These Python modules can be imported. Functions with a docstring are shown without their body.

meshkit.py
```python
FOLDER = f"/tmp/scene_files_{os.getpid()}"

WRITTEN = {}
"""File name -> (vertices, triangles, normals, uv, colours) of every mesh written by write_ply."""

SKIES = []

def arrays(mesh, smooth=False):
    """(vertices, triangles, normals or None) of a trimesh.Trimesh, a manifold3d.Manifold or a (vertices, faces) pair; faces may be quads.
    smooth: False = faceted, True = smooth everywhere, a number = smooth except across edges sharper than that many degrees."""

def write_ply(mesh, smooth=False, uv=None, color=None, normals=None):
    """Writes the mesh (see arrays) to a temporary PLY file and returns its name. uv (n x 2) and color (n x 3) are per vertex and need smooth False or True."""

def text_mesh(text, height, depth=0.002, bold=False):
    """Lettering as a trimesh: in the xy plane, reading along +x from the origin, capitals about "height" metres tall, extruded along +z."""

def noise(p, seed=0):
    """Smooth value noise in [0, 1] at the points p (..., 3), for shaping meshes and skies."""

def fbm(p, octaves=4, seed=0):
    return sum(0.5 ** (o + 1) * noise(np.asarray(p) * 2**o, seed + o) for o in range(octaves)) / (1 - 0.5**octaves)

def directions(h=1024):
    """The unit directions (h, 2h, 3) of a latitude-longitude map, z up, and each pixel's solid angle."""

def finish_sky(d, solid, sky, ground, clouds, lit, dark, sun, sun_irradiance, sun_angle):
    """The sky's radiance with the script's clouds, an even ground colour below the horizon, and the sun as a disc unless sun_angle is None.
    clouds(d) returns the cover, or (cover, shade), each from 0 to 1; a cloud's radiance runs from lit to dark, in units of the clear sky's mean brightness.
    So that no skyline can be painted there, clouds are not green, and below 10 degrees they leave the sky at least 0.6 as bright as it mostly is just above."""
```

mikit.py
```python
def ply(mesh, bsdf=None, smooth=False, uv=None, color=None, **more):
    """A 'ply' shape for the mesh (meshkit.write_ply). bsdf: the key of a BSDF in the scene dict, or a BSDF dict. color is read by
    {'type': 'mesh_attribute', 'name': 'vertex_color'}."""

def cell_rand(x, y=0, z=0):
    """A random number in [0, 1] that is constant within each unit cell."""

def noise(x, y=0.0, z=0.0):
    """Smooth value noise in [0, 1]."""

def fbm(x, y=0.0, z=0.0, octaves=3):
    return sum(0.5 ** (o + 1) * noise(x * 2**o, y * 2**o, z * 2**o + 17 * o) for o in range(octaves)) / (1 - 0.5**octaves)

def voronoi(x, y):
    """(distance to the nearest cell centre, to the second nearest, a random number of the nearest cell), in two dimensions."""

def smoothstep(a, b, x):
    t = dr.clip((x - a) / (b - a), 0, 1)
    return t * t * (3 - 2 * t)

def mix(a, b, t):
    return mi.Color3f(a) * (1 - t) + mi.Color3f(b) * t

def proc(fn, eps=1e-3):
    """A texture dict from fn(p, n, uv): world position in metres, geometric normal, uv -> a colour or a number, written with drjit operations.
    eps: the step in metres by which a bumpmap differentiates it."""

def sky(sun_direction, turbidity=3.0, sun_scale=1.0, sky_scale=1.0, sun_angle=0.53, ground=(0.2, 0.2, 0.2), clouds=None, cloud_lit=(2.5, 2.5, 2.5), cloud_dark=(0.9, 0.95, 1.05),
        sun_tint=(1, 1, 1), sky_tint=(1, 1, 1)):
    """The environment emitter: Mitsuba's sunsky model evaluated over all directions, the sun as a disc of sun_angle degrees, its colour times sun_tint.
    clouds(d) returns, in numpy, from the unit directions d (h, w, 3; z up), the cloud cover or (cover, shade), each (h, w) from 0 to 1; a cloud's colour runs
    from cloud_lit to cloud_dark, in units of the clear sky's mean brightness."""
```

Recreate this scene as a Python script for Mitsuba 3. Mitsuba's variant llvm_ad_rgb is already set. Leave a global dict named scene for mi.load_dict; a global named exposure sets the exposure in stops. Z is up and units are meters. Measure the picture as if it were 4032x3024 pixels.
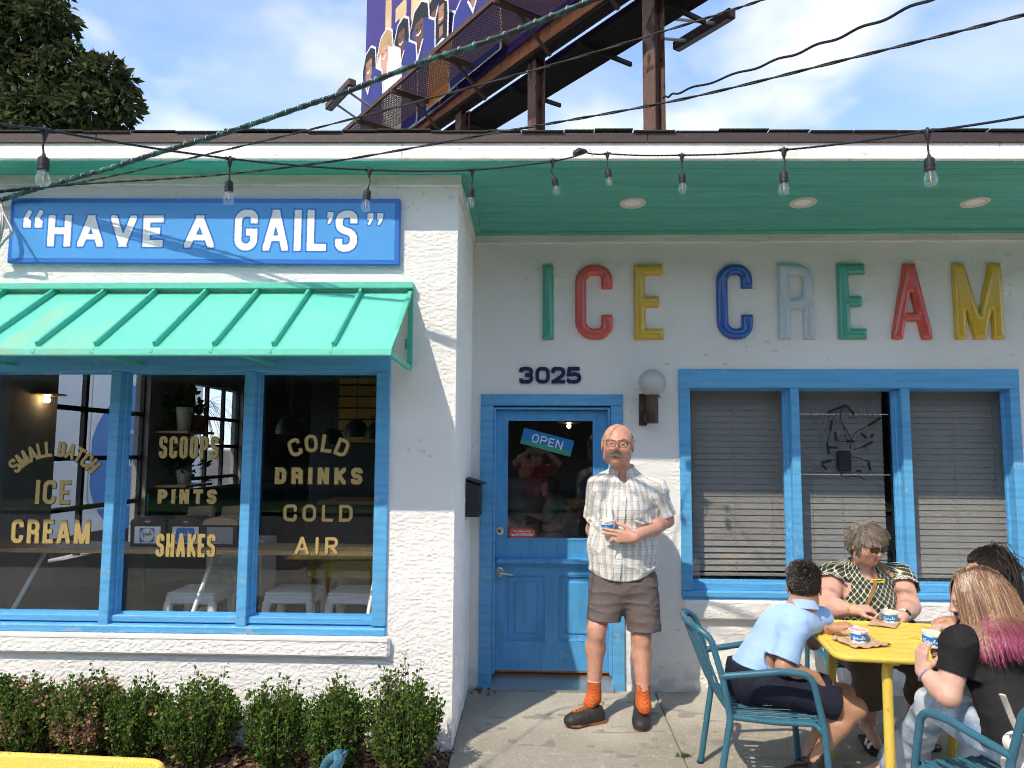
import math
import random

import drjit as dr
import mitsuba as mi
import numpy as np
import shapely
import trimesh
from scipy.spatial import ConvexHull, Delaunay
from shapely import affinity
from shapely.geometry import LineString, Polygon, box as sbox

import mikit
from meshkit import fbm, noise, text_mesh

T = mi.ScalarTransform4f
rnd = random.Random(7)
rng = np.random.default_rng(7)
scene, labels = {}, {}

# ---------------------------------------------------------------- camera, sky, exposure
EYE, YAW, PITCH, ROLL = np.array([0, 0, 1.68]), math.radians(-2.1), math.radians(5.2), math.radians(0.3)
_f = np.array([math.sin(YAW) * math.cos(PITCH), math.cos(YAW) * math.cos(PITCH), math.sin(PITCH)])
_r = np.array([math.cos(YAW), -math.sin(YAW), 0])
_u = -math.sin(ROLL) * _r + math.cos(ROLL) * np.cross(_r, _f)
scene['camera'] = {'type': 'perspective', 'fov': 69.61, 'fov_axis': 'x', 'near_clip': 0.02, 'far_clip': 3000.0,
                   'to_world': T().look_at(origin=EYE.tolist(), target=(EYE + _f).tolist(), up=_u.tolist())}
exposure = 1.95
SUN = np.array([-0.66, -1.0, 1.36])


def cloud_cover(d):
    """Thin broken cloud: patches on a tilted flat layer above, thicker towards the horizon."""
    z = np.maximum(d[..., 2], 0.03)
    q = np.stack([d[..., 0] / (z + .12), d[..., 1] / (z + .12), d[..., 2] * 0], -1)
    a = fbm(q * 1.6 + np.array([3.1, 1.7, 0]), 6, seed=11)
    b = fbm(q * np.array([2.2, 4.2, 1]) + 9.0, 5, seed=5)
    puffs = np.clip((a - 0.56) / 0.14, 0, 1) * 0.8
    veil = .04 + np.clip((b - 0.42) / 0.4, 0, 1) * 0.34
    cover = 1 - (1 - puffs) * (1 - veil)
    return cover, np.clip((0.62 - a) * 1.2, 0, 0.35)


scene['sky'] = mikit.sky(SUN, turbidity=3.0, sun_scale=.90, sky_scale=2.3, sun_tint=(.95, 1.0, 1.09), sky_tint=(1.10, .99, .94), clouds=cloud_cover, cloud_lit=(1.5, 1.53, 1.57), cloud_dark=(1.2, 1.28, 1.4), ground=(0.18, 0.18, 0.17))


# ---------------------------------------------------------------- names and entries
_count = {}


def numbered(name):
    n = _count.get(name, 0)
    _count[name] = n + 1
    return name if n == 0 else f'{name}_{n:03d}'


def thing(name, label, cat, group=None):
    """A thing without a mesh of its own: the key that its parts' keys start with."""
    key = numbered(name)
    labels[key] = {'label': label, 'category': cat}
    if group:
        labels[key]['group'] = group
    return key


def obj(name, mesh, mat, parent=None, smooth=False, label=None, **more):
    key = numbered(f'{parent}__{name}' if parent else name)
    scene[key] = mikit.ply(mesh, mat, smooth, **more)
    if label:
        labels.setdefault(key, {})['label'] = label
    return key


def single(name, mesh, mat, label, cat, group=None, smooth=False, **more):
    """A thing that is one mesh."""
    key = thing(name, label, cat, group)
    scene[key] = mikit.ply(mesh, mat, smooth, **more)
    return key


def structure(name, mesh, mat, label=None, smooth=False, **more):
    key = numbered(name)
    scene[key] = mikit.ply(mesh, mat, smooth, **more)
    labels[key] = {'kind': 'structure'}
    if label:
        labels[key]['label'] = label
    return key


def stuff(key):
    labels.setdefault(key, {})['kind'] = 'stuff'


# ---------------------------------------------------------------- meshes
def A(*v):
    return np.array(v[0] if len(v) == 1 else v, float)


def unit(v):
    v = np.asarray(v, float)
    return v / (np.linalg.norm(v) + 1e-12)


def cat(*ms):
    """Joins (vertices, triangles) pairs and trimeshes."""
    vs, fs, n = [], [], 0
    for m in ms:
        v, f = (np.asarray(m.vertices), np.asarray(m.faces)) if hasattr(m, 'vertices') else m
        f = np.asarray(f)
        if f.shape[1] == 4:
            f = np.vstack([f[:, [0, 1, 2]], f[:, [0, 2, 3]]])
        vs.append(np.asarray(v, float))
        fs.append(f + n)
        n += len(v)
    return np.vstack(vs), np.vstack(fs)


def _chamfer_faces():
    s = np.array([[x, y, z] for x in (-1, 1) for y in (-1, 1) for z in (-1, 1)], float)
    v = np.vstack([s * (1 - 0.2 * np.array(k)) for k in ((0, 1, 1), (1, 0, 1), (1, 1, 0))])
    hull = ConvexHull(v)
    f = hull.simplices.copy()
    n = np.cross(v[f[:, 1]] - v[f[:, 0]], v[f[:, 2]] - v[f[:, 0]])
    bad = (n * v[f].mean(1)).sum(1) < 0
    f[bad] = f[bad][:, ::-1]
    return s, f


_S8, _CF = _chamfer_faces()
_BOXF = np.array([[0, 1, 3], [0, 3, 2], [4, 6, 7], [4, 7, 5], [0, 4, 5], [0, 5, 1], [2, 3, 7], [2, 7, 6], [0, 2, 6], [0, 6, 4], [1, 5, 7], [1, 7, 3]])


def box(x0, x1, y0, y1, z0, z1, c=0.0):
    """A box, its edges chamfered by c."""
    mid, h = A(x0 + x1, y0 + y1, z0 + z1) / 2, A(x1 - x0, y1 - y0, z1 - z0) / 2
    if c <= 0:
        return mid + _S8 * h, _BOXF
    c = min(c, h.min() * 0.8)
    v = np.vstack([_S8 * (h - c * np.array(k)) for k in ((0, 1, 1), (1, 0, 1), (1, 1, 0))])
    return mid + v, _CF


def frame_of(d, up=(0, 0, 1)):
    """Rotation whose columns are right, d, up."""
    d = unit(d)
    up = np.asarray(up, float)
    if abs(d @ unit(up)) > 0.98:
        up = A(0, 1, 0) if abs(d[1]) < 0.9 else A(1, 0, 0)
    r = unit(np.cross(d, up))
    return np.stack([r, d, np.cross(r, d)], 1)


def beam(a, b, w, h, c=0.0, up=(0, 0, 1)):
    """A straight bar from a to b, w wide and h high."""
    a, b = np.asarray(a, float), np.asarray(b, float)
    L = np.linalg.norm(b - a)
    v, f = box(-w / 2, w / 2, 0, L, -h / 2, h / 2, c)
    return v @ frame_of(b - a, up).T + a, f


def move(m, R=None, t=(0, 0, 0), s=1.0):
    v, f = (np.asarray(m.vertices), np.asarray(m.faces)) if hasattr(m, 'vertices') else m
    v = np.asarray(v) * s
    if R is not None:
        v = v @ np.asarray(R).T
    return v + np.asarray(t, float), f


def rotz(deg):
    c, s = math.cos(math.radians(deg)), math.sin(math.radians(deg))
    return np.array([[c, -s, 0], [s, c, 0], [0, 0, 1.0]])


def smooth_path(pts, n=8):
    """Catmull-Rom through the points."""
    p = np.asarray(pts, float)
    p = np.vstack([2 * p[0] - p[1], p, 2 * p[-1] - p[-2]])
    out = []
    for i in range(1, len(p) - 2):
        for t in np.arange(n) / n:
            a, b, c, d = p[i - 1:i + 3]
            out.append(0.5 * (2 * b + (c - a) * t + (2 * a - 5 * b + 4 * c - d) * t * t + (3 * b - a - 3 * c + d) * t ** 3))
    return np.vstack([out, p[-2]])


def tube(pts, r, sides=8, caps=True, flat=1.0):
    """A round bar along the points; r one radius or one per point; flat squeezes it across its second axis."""
    p = np.asarray(pts, float)
    n = len(p)
    t = np.gradient(p, axis=0)
    t /= np.linalg.norm(t, axis=1, keepdims=True) + 1e-12
    a = np.zeros_like(p)
    ref = A(0, 0, 1) if abs(t[0, 2]) < 0.9 else A(1, 0, 0)
    a[0] = unit(np.cross(t[0], ref))
    for i in range(1, n):
        v = a[i - 1] - t[i] * (a[i - 1] @ t[i])
        a[i] = unit(v)
    b = np.cross(t, a)
    ang = np.arange(sides) * 2 * math.pi / sides
    r = np.broadcast_to(r, (n,))
    v = p[:, None] + r[:, None, None] * (np.cos(ang)[None, :, None] * a[:, None] + flat * np.sin(ang)[None, :, None] * b[:, None])
    i, j = np.meshgrid(np.arange(n - 1), np.arange(sides), indexing='ij')
    q = np.stack([i * sides + j, i * sides + (j + 1) % sides, (i + 1) * sides + (j + 1) % sides, (i + 1) * sides + j], -1).reshape(-1, 4)
    f = np.vstack([q[:, [0, 1, 2]], q[:, [0, 2, 3]]])
    v = v.reshape(-1, 3)
    if caps:
        k = np.arange(sides)
        m = len(v)
        v = np.vstack([v, p[0], p[-1]])
        f = np.vstack([f, np.stack([(k + 1) % sides, k, k * 0 + m], 1), np.stack([(n - 1) * sides + k, (n - 1) * sides + (k + 1) % sides, k * 0 + m + 1], 1)])
    return v, f


def fillet(pts, r, n=6):
    """A 3D polyline with its inner corners rounded to radius r."""
    p = [np.asarray(q, float) for q in pts]
    out = [p[0]]
    for i in range(1, len(p) - 1):
        a, b, c = p[i - 1], p[i], p[i + 1]
        u, v = unit(a - b), unit(c - b)
        ang = math.acos(np.clip(u @ v, -1, 1))
        if ang > 3.1:
            out.append(b)
            continue
        L = min(r / math.tan(ang / 2), 0.48 * np.linalg.norm(a - b), 0.48 * np.linalg.norm(c - b))
        s, e = b + u * L, b + v * L
        for t in np.linspace(0, 1, n):
            out.append((1 - t) ** 2 * s + 2 * t * (1 - t) * b + t * t * e)
    out.append(p[-1])
    return np.array(out)


def lathe(profile, n=24, centre=(0, 0, 0), R=None):
    """Turns (radius, z) pairs about z."""
    pr = np.asarray(profile, float)
    ang = np.arange(n) * 2 * math.pi / n
    v = np.stack([pr[:, None, 0] * np.cos(ang), pr[:, None, 0] * np.sin(ang), np.repeat(pr[:, None, 1], n, 1)], -1).reshape(-1, 3)
    i, j = np.meshgrid(np.arange(len(pr) - 1), np.arange(n), indexing='ij')
    q = np.stack([i * n + j, i * n + (j + 1) % n, (i + 1) * n + (j + 1) % n, (i + 1) * n + j], -1).reshape(-1, 4)
    f = np.vstack([q[:, [0, 1, 2]], q[:, [0, 2, 3]]])
    return move((v, f), R, centre)


def ball(c, r, n=2):
    m = trimesh.creation.icosphere(n)
    return np.asarray(m.vertices) * np.asarray(r) + np.asarray(c), np.asarray(m.faces)


def plate(geom, depth, origin=(0, 0, 0), right=(1, 0, 0), up=(0, 0, 1)):
    """A flat shape (shapely, metres) of the given thickness, its face towards right x up."""
    right, up = unit(right), unit(up)
    out = np.cross(right, up)
    ms = [trimesh.creation.extrude_polygon(g, depth, engine='earcut') for g in getattr(geom, 'geoms', [geom]) if g.area > 1e-9]
    v, f = cat(*ms)
    return v @ np.stack([right, up, out]) + np.asarray(origin, float), f


def wall_plate(geom, y, depth):
    """A flat shape given in world x and z, its front face at y - depth (towards the street), its back at y."""
    return plate(geom, depth, (0, y, 0))


def quad(a, b, c, d):
    return np.array([a, b, c, d], float), np.array([[0, 1, 2], [0, 2, 3]])


def grid_sheet(x0, x1, y0, y1, fn, nx, ny):
    x, y = np.meshgrid(np.linspace(x0, x1, nx), np.linspace(y0, y1, ny), indexing='ij')
    z = fn(x, y)
    v = np.stack([x, y, z], -1).reshape(-1, 3)
    i, j = np.meshgrid(np.arange(nx - 1), np.arange(ny - 1), indexing='ij')
    a = i * ny + j
    q = np.stack([a, a + ny, a + ny + 1, a + 1], -1).reshape(-1, 4)
    return v, np.vstack([q[:, [0, 1, 2]], q[:, [0, 2, 3]]])


def round_rect(x0, x1, y0, y1, r):
    return sbox(x0 + r, y0 + r, x1 - r, y1 - r).buffer(r, quad_segs=6)


# ---------------------------------------------------------------- lettering drawn with strokes
def _rounded(pts, rad, closed=False, n=10):
    p = [np.asarray(q, float) for q in pts]
    p = [q for i, q in enumerate(p) if i == 0 or np.linalg.norm(q - p[i - 1]) > 1e-9]
    rad = list(rad) + [0] * len(p)
    m = len(p)
    out = []
    for i in range(m):
        if not closed and i in (0, m - 1) or rad[i] <= 0:
            out.append(p[i])
            continue
        a, b, c = p[i - 1], p[i], p[(i + 1) % m]
        u, v = unit(a - b), unit(c - b)
        half = math.acos(np.clip(u @ v, -1, 1)) / 2
        L = min(rad[i] / math.tan(half), 0.499 * np.linalg.norm(a - b), 0.499 * np.linalg.norm(c - b))
        r = L * math.tan(half)
        o = b + unit(u + v) * r / math.sin(half)
        s, e = b + u * L - o, b + v * L - o
        a0, a1 = math.atan2(s[1], s[0]), math.atan2(e[1], e[0])
        da = (a1 - a0 + math.pi) % (2 * math.pi) - math.pi
        out += [o + r * A(math.cos(a0 + da * t), math.sin(a0 + da * t)) for t in np.linspace(0, 1, n)]
    if closed:
        out.append(out[0])
    return LineString(out)


def glyph(ch, w, h, t, soft=False):
    """One capital, numeral or mark as a shape in the box 0..w, 0..h, stroke t. soft: strokes end round."""
    W, H, e = w - t, h - t, t / 2
    R = min(W / 2, H / 3.2)
    L = lambda *p: LineString(p)  # noqa: E731
    cap = 'round' if soft else 'flat'
    lines, extra = [], []
    y = lambda k: k * H  # noqa: E731
    lo, hi = (0, H) if soft else (-e, H + e)
    if ch in 'OQ0':
        lines = [_rounded([(0, 0), (W, 0), (W, H), (0, H)], [R] * 4, True)]
    elif ch in 'CG':
        pts = [(W, y(.70)), (W, H), (0, H), (0, 0), (W, 0), (W, y(.30))]
        if ch == 'G':
            pts = [(W, y(.70)), (W, H), (0, H), (0, 0), (W, 0), (W, y(.44)), (W * .5, y(.44))]
        lines = [_rounded(pts, [0, R, R, R, R, 0, 0])]
    elif ch == 'S':
        r = min(W / 2, H / 4)
        lines = [_rounded([(W, y(.73)), (W, H), (0, H), (0, y(.57)), (W, y(.43)), (W, 0), (0, 0), (0, y(.27))], [0, r, r, r, r, r, r, 0])]
    elif ch == 'D':
        lines = [_rounded([(0, 0), (W, 0), (W, H), (0, H)], [0, R, R, 0], True)]
    elif ch in 'PRB':
        m = y(.46)
        r = min(W / 2, (H - m) / 2)
        lines = [L((0, lo), (0, hi)), _rounded([(0, H), (W, H), (W, m), (0, m)], [0, r, r, 0])]
        if ch == 'R':
            lines.append(_rounded([(W * .45, m), (W, m), (W, lo)], [0, r * .8, 0]) if not soft else L((W * .45, m), (W, lo)))
        if ch == 'B':
            lines.append(_rounded([(0, m), (W, m), (W, 0), (0, 0)], [0, r, r, 0]))
    elif ch == 'I':
        lines = [L((0, lo), (0, hi))]
    elif ch in 'ELFT':
        if ch == 'T':
            lines = [L((W / 2, lo), (W / 2, H)), L((-e if not soft else 0, H), (W + e if not soft else W, H))]
        else:
            x1 = W + (0 if soft else e)
            lines = [L((0, lo), (0, hi)), L((0, 0), (x1, 0))]
            if ch in 'EF':
                lines += [L((0, H), (x1, H)), L((0, H * .5), (x1 * .82, H * .5))]
            if ch == 'F':
                lines.pop(1)
    elif ch == 'H':
        lines = [L((0, lo), (0, hi)), L((W, lo), (W, hi)), L((0, H / 2), (W, H / 2))]
    elif ch in 'AV':
        if ch == 'A':
            a = (W - e * .3) / 2 / H
            lines = [L((-t * a, -t), (a * (H + t), H + t)), L((W + t * a, -t), (W - a * (H + t), H + t))]
            k = 0.26
            extra = [L((W * k * .5, H * k), (W - W * k * .5, H * k))]
        else:
            a = (W - e * .3) / 2 / H
            lines = [L((-t * a, H + t), (a * (H + t), -t)), L((W + t * a, H + t), (W - a * (H + t), -t))]
    elif ch == 'N':
        lines = [L((0, lo), (0, hi)), L((W, lo), (W, hi)), L((0, H + e * .6), (W, -e * .6))]
    elif ch == 'M':
        lines = [L((0, lo), (0, hi)), L((W, lo), (W, hi)), L((-W * .04, H + t * .9), (W * .54, -t * .9)), L((W * 1.04, H + t * .9), (W * .46, -t * .9))]
    elif ch == 'K':
        lines = [L((0, lo), (0, hi)), L((0, H * .36), (W + e, H + e)), L((W * .30, H * .52), (W + e, lo))]
    elif ch == '2':
        r = min(W / 2, H / 4)
        lines = [_rounded([(0, y(.68)), (0, H), (W, H), (W, y(.52)), (0, 0), (W + e, 0)], [0, r, r, r, 0, 0])]
    elif ch == '3':
        r = min(W / 2, H / 4)
        lines = [_rounded([(0, y(.76)), (0, H), (W, H), (W, y(.52)), (W * .4, y(.52))], [0, r, r, r, 0]), _rounded([(W * .4, y(.52)), (W, y(.52)), (W, 0), (0, 0), (0, y(.24))], [0, r, r, r, 0])]
    elif ch == '5':
        r = min(W / 2, H / 3.4)
        lines = [_rounded([(W, H), (W * .1, H), (0, y(.55)), (W, y(.62)), (W, 0), (0, 0), (0, y(.22))], [0, 0, 0, r, r, r, 0])]
    elif ch == "'":
        return Polygon([(0, h), (w, h), (w, h - .16 * h), (w * .35, h - .30 * h), (0, h - .26 * h), (w * .4, h - .17 * h)])
    g = shapely.union_all([s.buffer(e, cap_style=cap, join_style='round' if soft else 'mitre', mitre_limit=2.2, quad_segs=6) for s in lines] + [s.buffer(e * .8, cap_style='flat') for s in extra])
    g = affinity.translate(g, e, e)
    return g.intersection(sbox(0, 0, w if ch not in "I" else t, h)) if not soft or ch in 'AV' else g


def word(text, h, t, w, gap, soft=False, narrow=None, space=None):
    """A word as one shape starting at x = 0; w: width of a wide letter."""
    out, x = [], 0.0
    for ch in text:
        if ch == ' ':
            x += space or w * .8
            continue
        cw = t if ch == 'I' else w * {'M': 1.3, 'W': 1.4, 'L': .84, 'E': .86, 'A': 1.1, 'V': 1.1, "'": .3}.get(ch, 1)
        out.append(affinity.translate(glyph(ch, cw, h, t, soft), x, 0))
        x += cw + gap
    return shapely.union_all(out), x - gap


def fit(text, x0, x1, z0, z1, t, soft=False, gap=.25, w=None):
    """A word filling the rectangle x0..x1, z0..z1 of a wall."""
    h = z1 - z0
    g, L = word(text, h, t, w or h * .6, gap * (w or h * .6), soft)
    for _ in range(6):  # widen the letters, not the strokes
        w = (w or h * .6) * (1 + ((x1 - x0) / L - 1) * .9)
        g, L = word(text, h, t, w, gap * w, soft)
    return affinity.translate(g, x0, z0)


def inflate(geom, side, rise, R, step=.006):
    """A puffed letter: geom in x, z; front towards -y; flat back at y = 0."""
    geom = geom.simplify(step * .1)
    V, F, n = [], [], 0
    for g in getattr(geom, 'geoms', [geom]):
        rings = [g.exterior, *g.interiors]
        bp, loops = [], []
        for r in rings:
            k = max(8, int(r.length / step))
            pts = [np.array(r.interpolate(d).coords[0]) for d in np.arange(k) / k * r.length]
            cs = np.array(r.coords)[:-1]
            pts = np.array(pts)
            loops.append((len(bp), k))
            bp += list(pts)
        bp = np.array(bp)
        x0, z0, x1, z1 = g.bounds
        gx, gz = np.meshgrid(np.arange(x0, x1, step), np.arange(z0, z1, step))
        ip = np.stack([gx.ravel(), gz.ravel()], 1)
        inner = g.buffer(-step * .6)
        ip = ip[shapely.contains_xy(inner, ip)]
        pts = np.vstack([bp, ip])
        tri = Delaunay(pts).simplices
        c = pts[tri].mean(1)
        tri = tri[shapely.contains_xy(g.buffer(step * .2), c)]
        e1, e2 = pts[tri[:, 1]] - pts[tri[:, 0]], pts[tri[:, 2]] - pts[tri[:, 0]]
        cr = e1[:, 0] * e2[:, 1] - e1[:, 1] * e2[:, 0]
        tri[cr < 0] = tri[cr < 0][:, ::-1]
        d = np.zeros(len(pts))
        bd = shapely.union_all([LineString(r.coords) for r in rings])
        d[len(bp):] = shapely.distance(shapely.points(ip), bd)
        k = np.clip(d / R, 0, 1)
        hgt = side + rise * np.sqrt(np.maximum(0, 1 - (1 - k) ** 2))
        front = np.stack([pts[:, 0], -hgt, pts[:, 1]], 1)
        back = np.stack([bp[:, 0], bp[:, 0] * 0, bp[:, 1]], 1)
        m = len(front)
        walls = []
        for s, kk in loops:
            i = np.arange(kk)
            a, b = s + i, s + (i + 1) % kk
            walls += [np.stack([a, b, m + b], 1), np.stack([a, m + b, m + a], 1)]
        V.append(np.vstack([front, back]))
        F.append(np.vstack([tri, *walls]) + n)
        n += m + len(bp)
    return np.vstack(V), np.vstack(F)


# ---------------------------------------------------------------- bodies: smooth unions of tapered limbs, meshed by surface nets
def limb(a, b, ra, rb, k=.02, squash=None):
    return ('limb', np.asarray(a, float), np.asarray(b, float), ra, rb, k, squash)


def egg(c, r, k=.02, R=None, sub=False):
    return ('cut' if sub else 'egg', np.asarray(c, float), np.broadcast_to(np.asarray(r, float), (3,)), R, k)


def _dist(p, q):
    if q[0] == 'limb':
        _, a, b, ra, rb, k, sq = q
        ab = b - a
        t = np.clip(((p - a) @ ab) / max(ab @ ab, 1e-12), 0, 1)
        v = p - a - t[:, None] * ab
        r = ra + t * (rb - ra)
        if sq is not None:  # (axis, factor): thinner along that axis
            ax, s = sq
            c = v @ ax
            return (np.sqrt(np.maximum((v * v).sum(1) + c * c * (1 / s ** 2 - 1), 0)) - r) * s
        return np.sqrt((v * v).sum(1)) - r
    _, c, r, R, k = q
    v = p - c
    if R is not None:
        v = v @ R
    k0 = np.sqrt(((v / r) ** 2).sum(1))
    k1 = np.sqrt(((v / r ** 2) ** 2).sum(1)) + 1e-9
    return k0 * (k0 - 1) / k1


def field(prims, p):
    d = np.full(len(p), 9.0)
    for q in prims:
        e = _dist(p, q)
        k = q[5] if q[0] == 'limb' else q[4]
        if q[0] == 'cut':
            h = np.maximum(k - np.abs(-e - d), 0) / k
            d = np.maximum(d, -e) + h * h * k / 4
        else:
            h = np.maximum(k - np.abs(e - d), 0) / k
            d = np.minimum(d, e) - h * h * k / 4
    return d


def net(prims, h, extra=None, lo=None, hi=None, skip=()):
    """The zero surface of the union at cell size h. extra(p, d) may change the distance; skip: boxes (lo, hi) left out."""
    B = 8
    if lo is None:
        cs = np.vstack([np.vstack([q[1] - q[3], q[1] + q[3], q[2] - q[4], q[2] + q[4]]) if q[0] == 'limb' else np.vstack([q[1] - q[2].max(), q[1] + q[2].max()]) for q in prims])
        lo, hi = cs.min(0) - .03, cs.max(0) + .03
    lo, hi = np.asarray(lo, float), np.asarray(hi, float)
    lo = np.floor(lo / h) * h
    n = np.ceil((hi - lo) / (h * B)).astype(int)
    ijk = np.stack(np.meshgrid(*[np.arange(m) for m in n], indexing='ij'), -1).reshape(-1, 3)
    cen = lo + (ijk + .5) * h * B
    rad = h * B * .87
    D = np.stack([_dist(cen, q) for q in prims])
    adds = np.array([q[0] != 'cut' for q in prims])
    best = D[adds].min(0)
    keep = np.abs(best) < rad * 1.5 + .05
    ks = np.array([q[5] if q[0] == 'limb' else q[4] for q in prims])[:, None]
    near = D < np.maximum(best, -rad) + 2 * rad + ks + .012
    g = np.stack(np.meshgrid(*[np.arange(B + 1)] * 3, indexing='ij'), -1).reshape(-1, 3)
    vals, bl, pd, pp, pb = [], [], [], [], []

    def flush():
        if not pd:
            return
        d = np.concatenate(pd)
        if extra is not None:
            d = extra(np.concatenate(pp), d)
        d = d.reshape(len(pd), -1)
        for row, c in zip(d, pb):
            if row.min() < 0 < row.max():
                vals.append(row)
                bl.append(ijk[c])
        pd.clear(), pp.clear(), pb.clear()

    for c in np.flatnonzero(keep):
        pr = [q for q, use in zip(prims, near[:, c]) if use]
        if not pr:
            continue
        dm = field(pr, cen[c][None])
        if abs(dm[0]) > rad * 1.2 + (.03 if extra is not None else .015):
            continue
        p = lo + ijk[c] * h * B + g * h
        pd.append(field(pr, p))
        pp.append(p)
        pb.append(c)
        if len(pd) >= 80:
            flush()
    flush()
    v = np.array(vals).reshape(-1, B + 1, B + 1, B + 1)
    bl = np.array(bl)
    c8 = [(a, b, c) for a in (0, 1) for b in (0, 1) for c in (0, 1)]
    corner = {k: v[:, k[0]:B + k[0], k[1]:B + k[1], k[2]:B + k[2]] for k in c8}
    pos = sum((corner[k] > 0).astype(int) for k in c8)
    act = (pos > 0) & (pos < 8)
    b, i, j, k = np.nonzero(act)
    cell = bl[b] * B + np.stack([i, j, k], 1)
    val = {q: corner[q][act] for q in c8}
    acc, num = np.zeros((len(b), 3)), np.zeros(len(b))
    for q in c8:
        for ax in range(3):
            if q[ax] == 0:
                q2 = tuple(1 if m == ax else q[m] for m in range(3))
                s, e = val[q], val[q2]
                hit = (s > 0) != (e > 0)
                t = s / np.where(hit, s - e, 1)
                pt = np.tile(np.array(q, float), (len(b), 1))
                pt[:, ax] = t
                acc[hit] += pt[hit]
                num[hit] += 1
    P = lo + (cell + acc / num[:, None]) * h
    N = n * B + 2
    key = (cell[:, 0] * N[1] + cell[:, 1]) * N[2] + cell[:, 2]
    order = np.argsort(key)
    sk = key[order]
    step = np.array([N[1] * N[2], N[2], 1])
    F = []
    for ax in range(3):
        o = tuple(1 if m == ax else 0 for m in range(3))
        s, e = val[(0, 0, 0)], val[o]
        hit = (s > 0) != (e > 0)
        u, w = step[(ax + 1) % 3], step[(ax + 2) % 3]
        base = key[hit]
        ids, ok = [], np.ones(len(base), bool)
        for off in (0, -u, -u - w, -w):
            at = np.clip(np.searchsorted(sk, base + off), 0, len(sk) - 1)
            ok &= sk[at] == base + off
            ids.append(order[at])
        q = np.stack(ids, 1)[ok]
        fl = s[hit][ok] > 0
        q[fl] = q[fl][:, ::-1]
        F.append(q)
    F = np.vstack(F)
    F = np.vstack([F[:, [0, 1, 2]], F[:, [0, 2, 3]]])
    for l, hh in skip:
        c = P[F].mean(1)
        F = F[~((c > np.asarray(l)) & (c < np.asarray(hh))).all(1)]
    use = np.zeros(len(P), bool)
    use[F] = True
    ren = np.cumsum(use) - 1
    return P[use], ren[F]


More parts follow.
